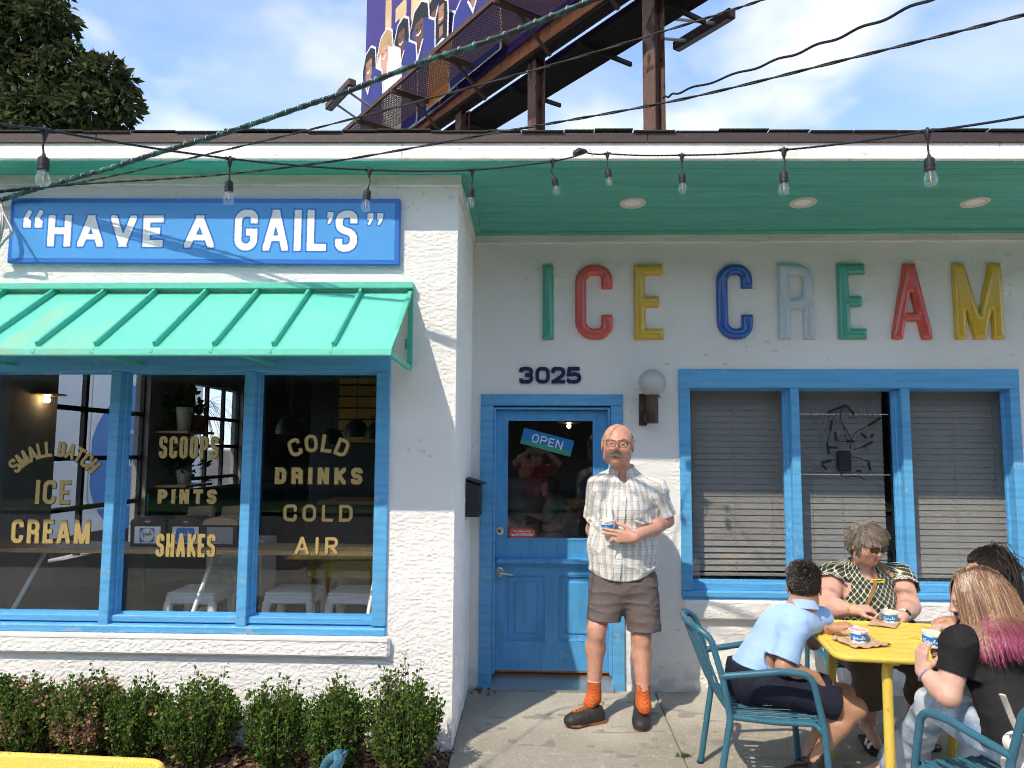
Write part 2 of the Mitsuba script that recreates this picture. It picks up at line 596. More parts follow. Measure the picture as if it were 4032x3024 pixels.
def body_mesh(prims, h, fine=(), hf=.0025, extra=None):
    """One mesh, meshed finer inside the boxes (head, hands)."""
    ms = [net(prims, h, extra, skip=[(np.asarray(l) + h * .3, np.asarray(u) - h * .3) for l, u in fine])]
    for l, u in fine:
        ms.append(net(prims, hf, extra, l, u))
        v, f = ms[-1]
        c = v[f].mean(1)
        f = f[((c > l) & (c < u)).all(1)]
        ms[-1] = (v, f)
    return cat(*ms)


def around(pts, r):
    p = np.asarray(pts, float)
    return p.min(0) - r, p.max(0) + r


def wrinkle(amount, scale, seed=1, stretch=(1, 1, 1)):
    s = np.asarray(stretch, float) * scale

    def fn(p, d):
        near = np.abs(d) < .024
        out = d.copy()
        q = p[near]
        # folds: ridged noise, warped so that they run unevenly
        w = fbm(q * 7 + seed, 2, seed) * 1.5
        r = 1 - np.abs(2 * noise(q * s + w[:, None], seed + 3) - 1)
        out[near] += amount * (.55 - r ** 2) + amount * .5 * (fbm(q * 28, 2, seed + 9) - .5)
        return out
    return fn


# ---------------------------------------------------------------- materials
def lin(r, g, b):
    """A colour seen as r, g, b of 255, as a reflectance."""
    c = np.array([r, g, b]) / 255.0
    return np.where(c < .04045, c / 12.92, ((c + .055) / 1.055) ** 2.4).round(4).tolist()


def tex(c):
    return {'type': 'rgb', 'value': list(map(float, c))} if not isinstance(c, dict) else c


def bsdf(key, color, rough=.5, spec=.5, metal=0.0, bump=None, bump_scale=1.0, **more):
    b = {'type': 'principled', 'base_color': tex(color), 'roughness': rough, 'specular': spec, 'metallic': metal, **more}
    if bump:
        b = {'type': 'bumpmap', 'height': bump, 'scale': float(bump_scale), 'bsdf': b}
    scene[key] = {'type': 'twosided', 'bsdf': b}


mix, fb, nz, sstep, P = mikit.mix, mikit.fbm, mikit.noise, mikit.smoothstep, mikit.proc


def stucco_height(p, n, uv):
    x, y, z = p.x, p.y, p.z
    wx, wz = nz(x * 19, y * 19, z * 19) * .9, nz(x * 19 + 7, y * 19, z * 19 + 3) * .9
    a = nz(x * 62 + wx * 2, y * 62, z * 72 + wz * 2)
    b = nz(x * 125 + wx, y * 125, z * 138)
    return sstep(.3, .75, a) * .7 + b * .35 + nz(x * 7, y * 7, z * 7) * .25


def stucco_color(p, n, uv):
    a = fb(p.x * 1.3, p.y * 1.3, p.z * 2.1)
    c = mix((.77, .765, .745), (.71, .71, .685), sstep(.35, .7, a))
    spot = sstep(.78, .86, nz(p.x * 31, p.y * 31, p.z * 31)) * sstep(.55, .75, nz(p.x * 3 + 4, p.y * 3, p.z * 3))
    # soil splashed on the foot of the wall
    splash = (1 - sstep(.02, .16 + .12 * fb(p.x * 9, p.y * 9, p.z * 2), p.z)) * sstep(.32, .62, fb(p.x * 17, p.y * 17, p.z * 17))
    c = mix(c, (.36, .345, .31), spot * .35)
    return mix(c, (.34, .31, .26), splash * .45)


bsdf('stucco', P(stucco_color), .92, .25, bump=P(stucco_height, 3e-3), bump_scale=.0050)
bsdf('smooth_stucco', P(lambda p, n, uv: mix((.76, .755, .735), (.66, .655, .625), sstep(.4, .75, fb(p.x * 4, p.y * 9, p.z * 9)))), .8, .3, bump=P(lambda p, n, uv: fb(p.x * 14, p.y * 20, p.z * 20), 3e-3), bump_scale=.006)


def fascia_color(p, n, uv):
    streak = sstep(.5, .8, nz(p.x * 9, 0.0, p.z * 1.2)) * sstep(.35, .7, nz(p.x * .9 + 3))
    chips = sstep(.72, .78, fb(p.x * 13, 3.0, p.z * 40))
    return mix(mix((.80, .79, .77), (.62, .63, .58), streak * .5), (.52, .50, .46), chips * .6)


bsdf('fascia_paint', P(fascia_color), .6, .4, bump=P(lambda p, n, uv: fb(p.x * 5, p.y * 8, p.z * 22), 3e-3), bump_scale=.004)


def painted(col, worn, grain=(3, 3, 40), amount=.5):
    def fn(p, n, uv):
        g = fb(p.x * grain[0] + 5, p.y * grain[1], p.z * grain[2])
        w = sstep(.62, .72, fb(p.x * 23, p.y * 23, p.z * 23 + 9)) * sstep(.5, .7, nz(p.x * 3.1, p.y * 3, p.z * 3.7))
        return mix(mix(col, [q * .86 for q in col], sstep(.4, .7, g)), worn, w * amount)
    return P(fn)


BLUE = (.098, .36, .65)
bsdf('blue_trim', painted(BLUE, (.30, .42, .50)), .42, .5, bump=P(lambda p, n, uv: fb(p.x * 60, p.y * 60, p.z * 9) * .6 + nz(p.x * 9, p.y * 9, p.z * 60) * .5, 2e-3), bump_scale=.0012)
bsdf('door_blue', painted((.070, .31, .60), (.22, .40, .56), (30, 30, 3), .35), .38, .5, bump=P(lambda p, n, uv: fb(p.x * 30, p.y * 30, p.z * 5), 3e-3), bump_scale=.0012)
bsdf('soffit_green', painted((.09, .40, .315), (.095, .36, .285), (2, 30, 30), .5), .5, .4)
bsdf('trim_white', painted((.70, .70, .66), (.5, .49, .43), (4, 30, 30), .6), .6, .4, bump=P(lambda p, n, uv: fb(p.x * 6, p.y * 14, p.z * 20), 3e-3), bump_scale=.005)


def awning_color(p, n, uv):
    # rusty grime run down the pans of the left end
    run = sstep(.55, .8, nz(p.x * 6.5 - p.y * .4, p.y * .55 + 2.0, 1.0)) * sstep(.45, .7, fb(p.x * 5, p.y * 2.2, 4.0)) * (1 - sstep(-2.35, -1.9, p.x))
    fade = fb(p.x * 2.5, p.y * 3, p.z * 3)
    return mix(mix((.105, .49, .375), (.125, .53, .41), fade), (.30, .36, .24), run * .5)


bsdf('awning_metal', P(awning_color), .42, .5)
bsdf('awning_rib', (.075, .43, .32), .45, .5)
bsdf('brown_drip', painted((.055, .038, .034), (.16, .12, .10), (3, 3, 30), .5), .5, .5)
bsdf('shingle', P(lambda p, n, uv: mix((.035, .035, .035), (.085, .08, .075), fb(p.x * 60, p.y * 60, p.z * 60))), .95, .2)
bsdf('sign_blue', (.065, .29, .66), .35, .5)
bsdf('sign_edge', (.025, .145, .52), .35, .5)
bsdf('sign_white', (.80, .80, .78), .4, .5)
for k, c in dict(green=(.055, .33, .235), red=(.56, .085, .065), yellow=(.58, .38, .03), blue=(.012, .085, .36), pale=(.45, .52, .57)).items():
    bsdf('puffy_' + k, c, .16, .6, clearcoat=.6, clearcoat_gloss=.93)
bsdf('navy', (.008, .014, .07), .3, .5)
bsdf('gold', P(lambda p, n, uv: mix((.40, .29, .10), (.48, .36, .14), nz(p.x * 900, p.y * 900, p.z * 900))), .38, .6, .25)
bsdf('gold_shadow', (.035, .022, .008), .6, .4)
bsdf('dark_plastic', (.018, .018, .019), .45, .5)
bsdf('black', (.008, .008, .009), .5, .5)
bsdf('white', (.78, .78, .76), .45, .5)
bsdf('white_metal', (.70, .71, .70), .35, .5)
bsdf('steel', (.62, .61, .59), .28, .5, .95)
bsdf('brushed', (.55, .55, .54), .38, .5, .9)
bsdf('bronze', P(lambda p, n, uv: mix((.055, .036, .024), (.11, .065, .04), sstep(.4, .7, fb(p.x * 40, p.y * 40, p.z * 12)))), .42, .5, .35)
bsdf('cream', (.60, .56, .45), .5, .4)
bsdf('glow_warm', (.8, .7, .5), .5, .4)
scene['glass'] = {'type': 'thindielectric', 'int_ior': 1.5, 'ext_ior': 1.0}
scene['frosted'] = {'type': 'twosided', 'bsdf': {'type': 'roughplastic', 'alpha': .12, 'diffuse_reflectance': tex((.66, .67, .66)), 'nonlinear': True}}


def concrete_color(p, n, uv):
    x, y = p.x, p.y
    a = fb(x * 1.1, y * 1.4, 0.0)
    g = nz(x * 130, y * 130)
    agg = sstep(.74, .86, nz(x * 75 + 5, y * 75))
    c = mix((.27, .255, .215), (.345, .33, .285), sstep(.3, .7, a))
    c = mix(c, (.22, .205, .17), sstep(.55, .85, fb(x * 3.1 + 7, y * 2.2)) * .55)
    c = mix(c, (.47, .45, .40), agg * .35)
    c = mix(c, (.17, .16, .14), sstep(.62, .9, g) * .35)
    # a meandering water mark and old drips
    line = y - (4.60 + .06 * dr.sin(x * 2.2) + .05 * nz(x * 4))
    c = mix(c, (.16, .12, .085), (1 - sstep(.004, .014, dr.abs(line))) * sstep(.42, .6, nz(x * 11, y * 3)) * sstep(.0, .1, x) * (1 - sstep(.75, .85, x)) * .6)
    drip = sstep(.80, .86, nz(x * 13 + 3, y * 17)) * sstep(.5, .7, nz(x * 1.9, y * 1.7 + 4))
    return mix(c, (.14, .12, .10), drip * .55)


bsdf('concrete', P(concrete_color), .9, .3, bump=P(lambda p, n, uv: nz(p.x * 90, p.y * 90) * .5 + fb(p.x * 14, p.y * 14), 3e-3), bump_scale=.004)
bsdf('asphalt', P(lambda p, n, uv: mix((.045, .045, .047), (.07, .07, .07), fb(p.x * 2, p.y * 30))), .9, .3)
bsdf('grass', P(lambda p, n, uv: mix((.05, .09, .025), (.11, .15, .05), fb(p.x * 5, p.y * 5))), .9, .2)
bsdf('soil', P(lambda p, n, uv: mix((.045, .030, .020), (.11, .075, .05), fb(p.x * 30, p.y * 30, p.z * 30))), .95, .2)
scene['vcol'] = {'type': 'twosided', 'bsdf': {'type': 'principled', 'base_color': {'type': 'mesh_attribute', 'name': 'vertex_color'}, 'roughness': .7, 'specular': .35}}
scene['leaf'] = {'type': 'principledthin', 'base_color': {'type': 'mesh_attribute', 'name': 'vertex_color'}, 'roughness': .42, 'diff_trans': .5, 'spec_trans': 0.0}
scene['hair'] = {'type': 'twosided', 'bsdf': {'type': 'principled', 'base_color': {'type': 'mesh_attribute', 'name': 'vertex_color'}, 'roughness': .38, 'specular': .55}}
scene['skin'] = {'type': 'twosided', 'bsdf': {'type': 'principled', 'base_color': {'type': 'mesh_attribute', 'name': 'vertex_color'}, 'roughness': .46, 'specular': .4}}
bsdf('wood', P(lambda p, n, uv: mix((.42, .27, .13), (.55, .38, .20), fb(p.x * 3, p.y * 40, p.z * 40))), .4, .4)
bsdf('ply_edge', P(lambda p, n, uv: mix((.52, .36, .19), (.22, .13, .06), sstep(.35, .65, .5 + .5 * dr.sin(p.z * 900)))), .5, .4)
bsdf('wall_inside', (.26, .27, .26), .8, .3)
bsdf('wainscot', (.03, .26, .17), .6, .4)
bsdf('floor_inside', (.08, .075, .07), .5, .4)
bsdf('yellow_metal', P(lambda p, n, uv: mix(mix((.62, .44, .065), (.66, .49, .085), fb(p.x * 6, p.y * 6, p.z * 6)), (.34, .22, .06), sstep(.70, .76, fb(p.x * 55, p.y * 55, p.z * 55)) * sstep(.55, .68, nz(p.x * 8, p.y * 8, p.z * 8)) * .8)), .38, .5)
bsdf('teal_metal', P(lambda p, n, uv: mix((.026, .105, .155), (.034, .13, .185), fb(p.x * 9, p.y * 9, p.z * 9))), .36, .5)
bsdf('wire', (.012, .012, .016), .55, .4)
bsdf('wire_green', P(lambda p, n, uv: mix((.005, .012, .012), (.018, .10, .082), sstep(.46, .66, fb(p.x * 26, p.y * 26, p.z * 26)))), .35, .5)
bsdf('wrap', (.42, .55, .50), .4, .4)
bsdf('rust_beam', P(lambda p, n, uv: mix(mix((.10, .055, .038), (.15, .085, .06), fb(p.x * 2, p.y * 2, p.z * .8)), (.045, .017, .01), sstep(.56, .64, fb(p.x * 5, p.y * 5, p.z * 2.2)))), .7, .4)
bsdf('brown_paint', (.085, .045, .032), .6, .4)
bsdf('apron_orange', P(lambda p, n, uv: mix((.40, .15, .075), (.34, .125, .062), fb(p.x * .8, p.y * .8, p.z * .8))), .55, .4)
bsdf('dark_steel', (.028, .022, .020), .7, .3)
bsdf('galvanized', (.34, .34, .33), .5, .4, .4)
bsdf('blind', (.23, .23, .22), .6, .3)
bsdf('ceramic', (.55, .62, .55), .4, .5)
bsdf('terracotta', (.30, .13, .06), .7, .3)
bsdf('kraft', P(lambda p, n, uv: mix((.46, .33, .21), (.38, .26, .16), fb(p.x * 50, p.y * 50, p.z * 50))), .8, .2)
bsdf('cup_blue', (.015, .19, .52), .4, .5)


# ---------------------------------------------------------------- ground
def gz(y):
    """Height of the pavement, which falls towards the street."""
    return -.03 * (5.4 - y)


structure('ground', grid_sheet(-900, 900, -900, 900, lambda x, y: x * 0 - .42, 3, 3), 'asphalt')
structure('street', grid_sheet(-80, 80, -13.5, -3.2, lambda x, y: x * 0 - .33, 3, 3), 'asphalt')
structure('verge', grid_sheet(-80, 80, -18.5, -13.6, lambda x, y: x * 0 - .22, 3, 3), 'grass')
pave = structure('pavement', cat(grid_sheet(-9, 9, -3.1, 5.42, lambda x, y: gz(y) - .03, 2, 2), box(-9, 9, -3.25, -3.1, -.45, -.26)), 'soil')
ys = [5.40, 4.36, 2.9, 1.4, -.1, -1.6, -3.1]
xs = [-9, -5.2, -2.9, -.5, .82, 2.7, 4.6, 9]
for i in range(6):
    for j in range(7):
        if ys[i] > 4.3 and xs[j] < -.6 or (i == 1 and xs[j] < -.6):
            continue
        y0, y1 = ys[i + 1] + .004, ys[i] - .004
        x0, x1 = xs[j] + .004, xs[j + 1] - .004
        v, f = box(x0, x1, y0, y1, -.06, 0, .008)
        v[:, 2] += gz(v[:, 1])
        obj('slab', (v, f), 'concrete', pave)
for x0, x1 in ((-9, -2.9), (-2.9, -.5)):
    v, f = box(x0 + .004, x1 - .004, 2.904, 3.70, -.06, 0, .008)
    v[:, 2] += gz(v[:, 1])
    obj('slab', (v, f), 'concrete', pave)
structure('mulch_bed', grid_sheet(-9, -.5, 3.70, 4.44, lambda x, y: gz(y) + .0 + .018 * np.sin(x * 7) * np.sin(y * 11), 120, 14), 'soil', smooth=True)

# ---------------------------------------------------------------- the shop
shop = thing('ice_cream_shop', 'low white stucco shop with green soffit, blue trim and recessed entrance', 'building')
part = lambda name, mesh, mat, **k: obj(name, mesh, mat, shop, **k)  # noqa: E731
WX, WF, WB = -.497, 4.38, 5.40   # wing corner, wing front, recessed wall
part('front_wall', wall_plate(sbox(-4.0, -.2, WX, 3.40).difference(sbox(-3.45, .60, -.89, 2.275)), WF + .15, .15), 'stucco')
part('side_wall', box(WX - .15, WX, WF + .15, WB + .15, -.2, 3.40), 'stucco')
rec = sbox(WX, -.2, 5.2, 3.40).difference(shapely.union_all([sbox(-.345, -.3, .535, 2.045), sbox(1.03, .635, 3.425, 2.28)]))
part('recessed_wall', wall_plate(rec, WB + .15, .15), 'stucco')
ledge = part('sill_ledge', box(-3.7, -.862, WF - .045, WF + .02, .487, .60, .012), 'stucco')
part('sill_ledge', box(-3.7, -.866, WF - .05, WF + .03, .575, .604, .006), 'smooth_stucco')
part('sill_ledge', box(1.028, 3.45, WB - .05, WB + .03, .505, .637, .012), 'stucco')

# eave: soffit boards, trim, fascia, drip edge, shingles. The old eave sags a little to the right.
tilt = lambda m, x0=0.0: (np.column_stack([m[0][:, 0], m[0][:, 1], m[0][:, 2] - .0099 * (m[0][:, 0] - x0)]), m[1])  # noqa: E731
sof = part('soffit', grid_sheet(-5, 5.3, 4.13, 5.6, lambda x, y: 3.395 - (y - 4.14) * .052 - np.clip((5.3 - y) / 1.1, 0, 1) * .0099 * x, 24, 12), 'soffit_green')
sz = lambda x, y: 3.380 - (y - 4.14) * .060 - np.clip((5.3 - y) / 1.1, 0, 1) * .0099 * x  # noqa: E731
y = 4.155
k = 0
while y < 5.36:
    w = .086
    if y < 4.36:
        x0, w = -5, (.11 if k == 0 else .086)
    else:
        x0 = WX + .065
    m = box(x0, 5.3, y, y + w - .005, -.012, 0, .004)
    v = m[0].copy()
    v[:, 2] += sz(v[:, 0], v[:, 1])
    obj('plank', (v, m[1]), 'soffit_green', sof)
    y += w
    k += 1
m = box(WX + .005, WX + .07, 4.36, 5.38, -.024, 0, .004)
m[0][:, 2] += sz(m[0][:, 0], m[0][:, 1])
obj('edge_board', m, 'soffit_green', sof)
m = box(WX + .07, 5.3, 5.32, 5.385, -.024, 0, .004)
m[0][:, 2] += sz(m[0][:, 0], m[0][:, 1])
obj('edge_board', m, 'soffit_green', sof)
part('wall_trim', tilt(box(-4.2, WX + .02, WF - .025, WF, 3.288, 3.362, .004)), 'trim_white')
part('wall_trim', box(WX, WX + .022, WF, WB - .024, 3.235, 3.318, .004), 'trim_white')
part('wall_trim', box(WX + .024, 5.2, WB - .024, WB, 3.226, 3.300, .004), 'trim_white')
fas = part('fascia', tilt(grid_sheet(-5, 5.3, 3.361, 3.46, lambda x, z: x * 0, 60, 3)), 'fascia_paint')
v = []
for x0, x1 in ((-5, -.8), (-.797, 2.6), (2.603, 5.3)):
    v.append(tilt(box(x0, x1, 4.12, 4.15, 3.361, 3.475, .003)))
scene[fas] = mikit.ply(cat(*v), 'fascia_paint')
for x0, x1 in ((-5, -2.62), (-2.618, .62), (.622, 3.3), (3.302, 5.3)):
    part('drip_edge', tilt(cat(box(x0, x1, 4.112, 4.125, 3.458, 3.515, .003), box(x0, x1, 4.106, 4.125, 3.455, 3.466, .002))), 'brown_drip')
roof = part('roof', tilt(quad((-5, 4.112, 3.513), (5.3, 4.112, 3.513), (5.3, 9, 3.75), (-5, 9, 3.75))), 'shingle')
x = -5.0
while x < 5.2:
    w = rnd.uniform(.16, .34)
    z = 3.516 + rnd.choice((0, 0, .007, .012))
    obj('shingle', tilt(box(x, x + w - .004, 4.106 - rnd.uniform(0, .010), 4.30, z, z + .008, .002)), 'shingle', roof)
    x += w
part('parapet', box(-4.0, 5.2, 9.0, 9.15, 3.2, 3.78), 'wall_inside')

# inside of the shop
part('ceiling', cat(quad((-4, 4.53, 3.2), (WX - .15, 4.53, 3.2), (WX - .15, 11, 3.2), (-4, 11, 3.2)), quad((WX - .15, 5.55, 3.2), (5.2, 5.55, 3.2), (5.2, 11, 3.2), (WX - .15, 11, 3.2))), 'wall_inside')
part('shop_floor', cat(quad((-4, 4.53, .05), (WX - .15, 4.53, .05), (WX - .15, 11, .05), (-4, 11, .05)), quad((WX - .15, 5.55, .05), (5.2, 5.55, .05), (5.2, 11, .05), (WX - .15, 11, .05))), 'floor_inside')
lw = sbox(4.53, -.2, 11, 3.2).difference(shapely.union_all([sbox(5.75, .78, 7.15, 2.78), sbox(8.1, .55, 9.45, 2.42)]))
part('left_wall', plate(lw, .15, (-4.0, 0, 0), (0, 1, 0), (0, 0, 1)), 'wall_inside')
part('back_wall', box(-4, 5.2, 11, 11.15, -.2, 3.2), 'wall_inside')
part('right_wall', box(5.05, 5.2, WB + .15, 11, -.2, 3.2), 'wall_inside')
part('partition', box(.72, .84, WB + .15, 11, .05, 3.2), 'wall_inside')
part('wainscot', box(-3.85, -3.83, 7.17, 11, .05, 1.25), 'wainscot')
part('wainscot', box(-3.45, -.9, WF + .15, WF + .17, .05, .62), 'wainscot')


def steel_window(y0, y1, z0, z1, ny, rows):
    w = part('window', cat(*[box(-3.94, -3.90, a - .022, a + .022, z0, z1) for a in np.linspace(y0, y1, ny + 1)]), 'black')
    for r in rows:
        obj('muntin', box(-3.945, -3.895, y0, y1, r - .02, r + .02), 'black', w)
    obj('glass', quad((-3.92, y0, z0), (-3.92, y1, z0), (-3.92, y1, z1), (-3.92, y0, z1)), 'glass', w)


# ---------------------------------------------------------------- shop windows
def pane(y, x0, x1, z0, z1, parent):
    return obj('glass', quad((x0, y, z0), (x1, y, z0), (x1, y, z1), (x0, y, z1)), 'glass', parent)


win = part('window', box(-3.45, -.89, WF - .022, WF + .085, 2.150, 2.275, .004), 'blue_trim', label='wide three pane blue window with gold lettering under the awning')
obj('jamb', box(-3.45, -3.365, WF - .02, WF + .085, .66, 2.15, .004), 'blue_trim', win)
obj('jamb', box(-.972, -.89, WF - .02, WF + .085, .66, 2.15, .004), 'blue_trim', win)
for a in (-2.565, -1.742):
    obj('mullion', cat(box(a - .03, a + .03, WF - .024, WF + .03, .645, 2.149, .004), box(a - .042, a + .042, WF + .03, WF + .085, .66, 2.149, .004)), 'blue_trim', win)
obj('bottom_rail', box(-3.364, -.973, WF + .0, WF + .085, .662, .700, .004), 'blue_trim', win)
m = box(-3.45, -.887, WF - .03, WF + .085, .604, .662, .008)
m[0][(m[0][:, 1] < WF) & (m[0][:, 2] > .64), 2] -= .012
obj('sill', m, 'blue_trim', win)
edges = [(-3.365, -2.607), (-2.523, -1.784), (-1.70, -.972)]
for a, b in edges:
    pane(WF + .075, a, b, .70, 2.15, win)
    obj('glazing_bead', cat(box(a, a + .012, WF + .055, WF + .072, .70, 2.15), box(b - .012, b, WF + .055, WF + .072, .70, 2.15), box(a, b, WF + .055, WF + .072, 2.138, 2.15), box(a, b, WF + .055, WF + .072, .70, .712)), 'blue_trim', win)
obj('inner_sill', box(-3.36, -.975, WF + .086, WF + .20, .64, .672, .004), 'wainscot', win)

# gold lettering on the panes
def lettering(g):
    y = WF + .071
    obj('lettering_edge', wall_plate(affinity.translate(g, .002, -.0025).buffer(.0018), y + .001, .001), 'gold_shadow', win)
    obj('lettering', wall_plate(g, y - .0015, .001), 'gold', win)


def arc_word(text, cx, cz, R, a0, a1, h, t, w, soft=False):
    """Letters standing on a circle round cx, cz from angle a0 to a1 (degrees, left to right)."""
    ws = [.42 if c == ' ' else (t / w if c == 'I' else {'M': 1.3, 'L': .84, 'A': 1.1}.get(c, 1)) for c in text]
    tot = sum(ws) + .28 * (len(ws) - 1)
    out, s = [], 0
    for c, q in zip(text, ws):
        ang = a0 + (a1 - a0) * (s + q / 2) / tot
        s += q + .28
        if c == ' ':
            continue
        g = affinity.translate(glyph(c, q * w, h, t, soft), -q * w / 2, R)
        out.append(affinity.translate(affinity.rotate(g, ang - 90, origin=(0, 0)), cx, cz))
    return shapely.union_all(out)


WY = WF + .07
lettering(arc_word('SMALL BATCH', -2.978, 1.726 - .388, .294, 140, 40, .094, .0185, .052))
lettering(fit('ICE', -3.083, -2.865, 1.342, 1.488, .026))
lettering(fit('CREAM', -3.219, -2.728, 1.105, 1.249, .026, gap=.3))
lettering(fit('SCOOPS', -2.325, -1.956, 1.625, 1.761, .022))
lettering(fit('PINTS', -2.319, -1.955, 1.351, 1.438, .024, gap=.42))
lettering(fit('SHAKES', -2.316, -1.951, 1.033, 1.171, .022))
lettering(arc_word('COLD', -1.339, 1.776 - .455, .348, 117, 63, .107, .021, .078))
lettering(fit('DRINKS', -1.601, -1.065, 1.474, 1.574, .027, gap=.45))
lettering(fit('COLD', -1.542, -1.119, 1.250, 1.352, .019, True, gap=.42))
lettering(fit('AIR', -1.465, -1.203, 1.055, 1.159, .019, True, gap=.5))

w2 = part('window', box(1.018, 3.44, WB - .02, WB + .10, 2.145, 2.283, .004), 'blue_trim', label='blue three pane window with closed blinds beside the door')
obj('jamb', box(1.018, 1.098, WB - .018, WB + .10, .70, 2.145, .004), 'blue_trim', w2)
obj('jamb', box(3.372, 3.44, WB - .018, WB + .10, .70, 2.145, .004), 'blue_trim', w2)
for a in (1.845, 2.630):
    obj('mullion', cat(box(a - .026, a + .034, WB - .02, WB + .04, .70, 2.144, .004), box(a - .046, a + .044, WB + .04, WB + .10, .70, 2.144, .004)), 'blue_trim', w2)
obj('bottom_rail', box(1.099, 3.371, WB + .005, WB + .10, .70, .752, .004), 'blue_trim', w2)
obj('sill', cat(box(1.015, 3.445, WB - .035, WB + .10, .655, .70, .008), box(1.02, 3.44, WB - .02, WB + .05, .637, .655, .004)), 'blue_trim', w2)
e2 = [(1.098, 1.799), (1.889, 2.584), (2.674, 3.372)]
for a, b in e2:
    pane(WB + .088, a, b, .752, 2.145, w2)
    obj('glazing_bead', cat(box(a, a + .014, WB + .06, WB + .084, .752, 2.145), box(b - .014, b, WB + .06, WB + .084, .752, 2.145), box(a, b, WB + .06, WB + .084, 2.13, 2.145), box(a, b, WB + .06, WB + .084, .752, .766)), 'blue_trim', w2)
part('window_reveal', cat(box(1.0, 1.03, WB + .1, WB + .15, .6, 2.3), box(1.03, 3.43, WB + .1, WB + .3, .60, .70)), 'wall_inside')

# ---------------------------------------------------------------- door
DY = WB + .055
frame = part('door_frame', cat(box(-.425, -.335, WB - .02, WB + .13, -.01, 2.012, .004), box(.525, .612, WB - .02, WB + .13, -.01, 2.012, .004), box(-.425, .612, WB - .022, WB + .13, 2.0125, 2.095, .004)), 'blue_trim')
obj('stop', cat(box(-.333, -.315, WB + .0, WB + .05, .10, 2.0, .002), box(.505, .523, WB + .0, WB + .05, .10, 2.0, .002), box(-.315, .505, WB + .0, WB + .05, 1.985, 2.0, .002)), 'blue_trim', frame)
dx0, dx1, gx0, gx1, gz0, gz1 = -.318, .508, -0.228, 0.399, 1.047, 1.904
dsh = sbox(dx0, .905, dx1, 1.98).difference(sbox(gx0, gz0, gx1, gz1))
low = sbox(dx0, .112, dx1, .895).difference(shapely.union_all([sbox(-.225, .315, .045, .785), sbox(.145, .315, .415, .785)]))
door = part('door', cat(wall_plate(dsh, DY + .045, .045), wall_plate(low, DY + .045, .045)), 'door_blue', label='blue dutch door with a glazed top half and two sunk panels below')
for a, b in ((-.225, .045), (.145, .415)):
    obj('panel', cat(box(a, b, DY + .022, DY + .04, .315, .785), box(a + .05, b - .05, DY + .012, DY + .03, .365, .735, .008)), 'door_blue', door)
    obj('moulding', cat(box(a, a + .012, DY + .004, DY + .03, .315, .785, .003), box(b - .012, b, DY + .004, DY + .03, .315, .785, .003), box(a, b, DY + .004, DY + .03, .315, .327, .003), box(a, b, DY + .004, DY + .03, .773, .785, .003)), 'door_blue', door)
obj('shelf', cat(box(-.305, .50, DY - .05, DY + .01, .868, .905, .008), box(-.29, .485, DY - .02, DY + .01, .845, .868, .004)), 'door_blue', door)
obj('glass', quad((gx0, DY + .02, gz0), (gx1, DY + .02, gz0), (gx1, DY + .02, gz1), (gx0, DY + .02, gz1)), 'glass', door)
obj('glazing_bead', wall_plate(sbox(gx0 - .012, gz0 - .012, gx1 + .012, gz1 + .012).difference(sbox(gx0, gz0, gx1, gz1)), DY + .004, .010), 'door_blue', door)
c = A((-0.285, 5.440, 1.099))
yface = A(0, DY - c[1], 0)
RY = np.array([[1, 0, 0], [0, 0, -1], [0, 1, 0.0]])  # z of a lathe -> towards the street
obj('deadbolt', lathe([(.0, .018), (.012, .018), (.014, .012), (.030, .010), (.034, .004), (.034, 0)], 24, c + yface, RY), 'brushed', door, smooth=30)
obj('deadbolt_core', cat(lathe([(0, .021), (.009, .021), (.010, .018)], 16, c + yface, RY), box(c[0] - .0012, c[0] + .0012, DY - .024, DY - .02, c[2] - .006, c[2] + .006)), 'dark_plastic', door, smooth=30)
c = A((-0.283, 5.440, 0.804))
obj('handle', cat(lathe([(0, .022), (.020, .022), (.024, .012), (.034, .008), (.034, 0)], 24, A(c[0], DY, c[2]), RY), tube(smooth_path([(c[0], DY - .02, c[2]), (c[0], DY - .055, c[2]), (c[0] + .02, DY - .06, c[2] - .002), (c[0] + .10, DY - .058, c[2] - .012)]), [.011] * 8 + [.010] * 8 + [.0085] * 8 + [.006], 10)), 'brushed', door, smooth=40)
th = box(-.34, .53, WB - .06, WB + .12, 0, .10)
th[0][(th[0][:, 1] < WB) & (th[0][:, 2] > .05), 2] = .012
obj('threshold', th, 'brushed', door, label='scuffed metal threshold')
obj('weather_strip', box(-.318, .508, DY + .002, DY + .05, .100, .111), 'terracotta', door)
# red delivery sticker at the lower left of the glass
sx0, sx1, sz0, sz1 = -0.218, -0.025, 1.045, 1.115
st = obj('sticker', wall_plate(round_rect(sx0, sx1, sz0, sz1, .03), DY + .018, .0008), 'puffy_red', door)
for s, z, h, x0, x1 in (('We deliver with', sz1 - .026, .012, sx0 + .035, sx1 - .035), ('DOORDASH', sz0 + .017, .019, sx0 + .052, sx1 - .016)):
    m = text_mesh(s, h, .0006, True)
    L = m.vertices[:, 0].max()
    v = np.array(m.vertices) * A((x1 - x0) / L, 1, 1)
    scene_key = obj('sticker_print', (np.stack([x0 + v[:, 0], DY + .0168 - v[:, 2], z + v[:, 1]], 1), m.faces), 'sign_white', door)
obj('sticker_print', wall_plate(affinity.translate(shapely.union_all([LineString([(0, .016), (.018, .016)]).buffer(.003, cap_style='flat'), _rounded([(.006, .008), (.026, .008), (.026, .016), (.010, .016)], [0, .004, .004, 0]).buffer(.0028)]), sx0 + .018, sz0 + .010), DY + .0168, .0006), 'sign_white', door)

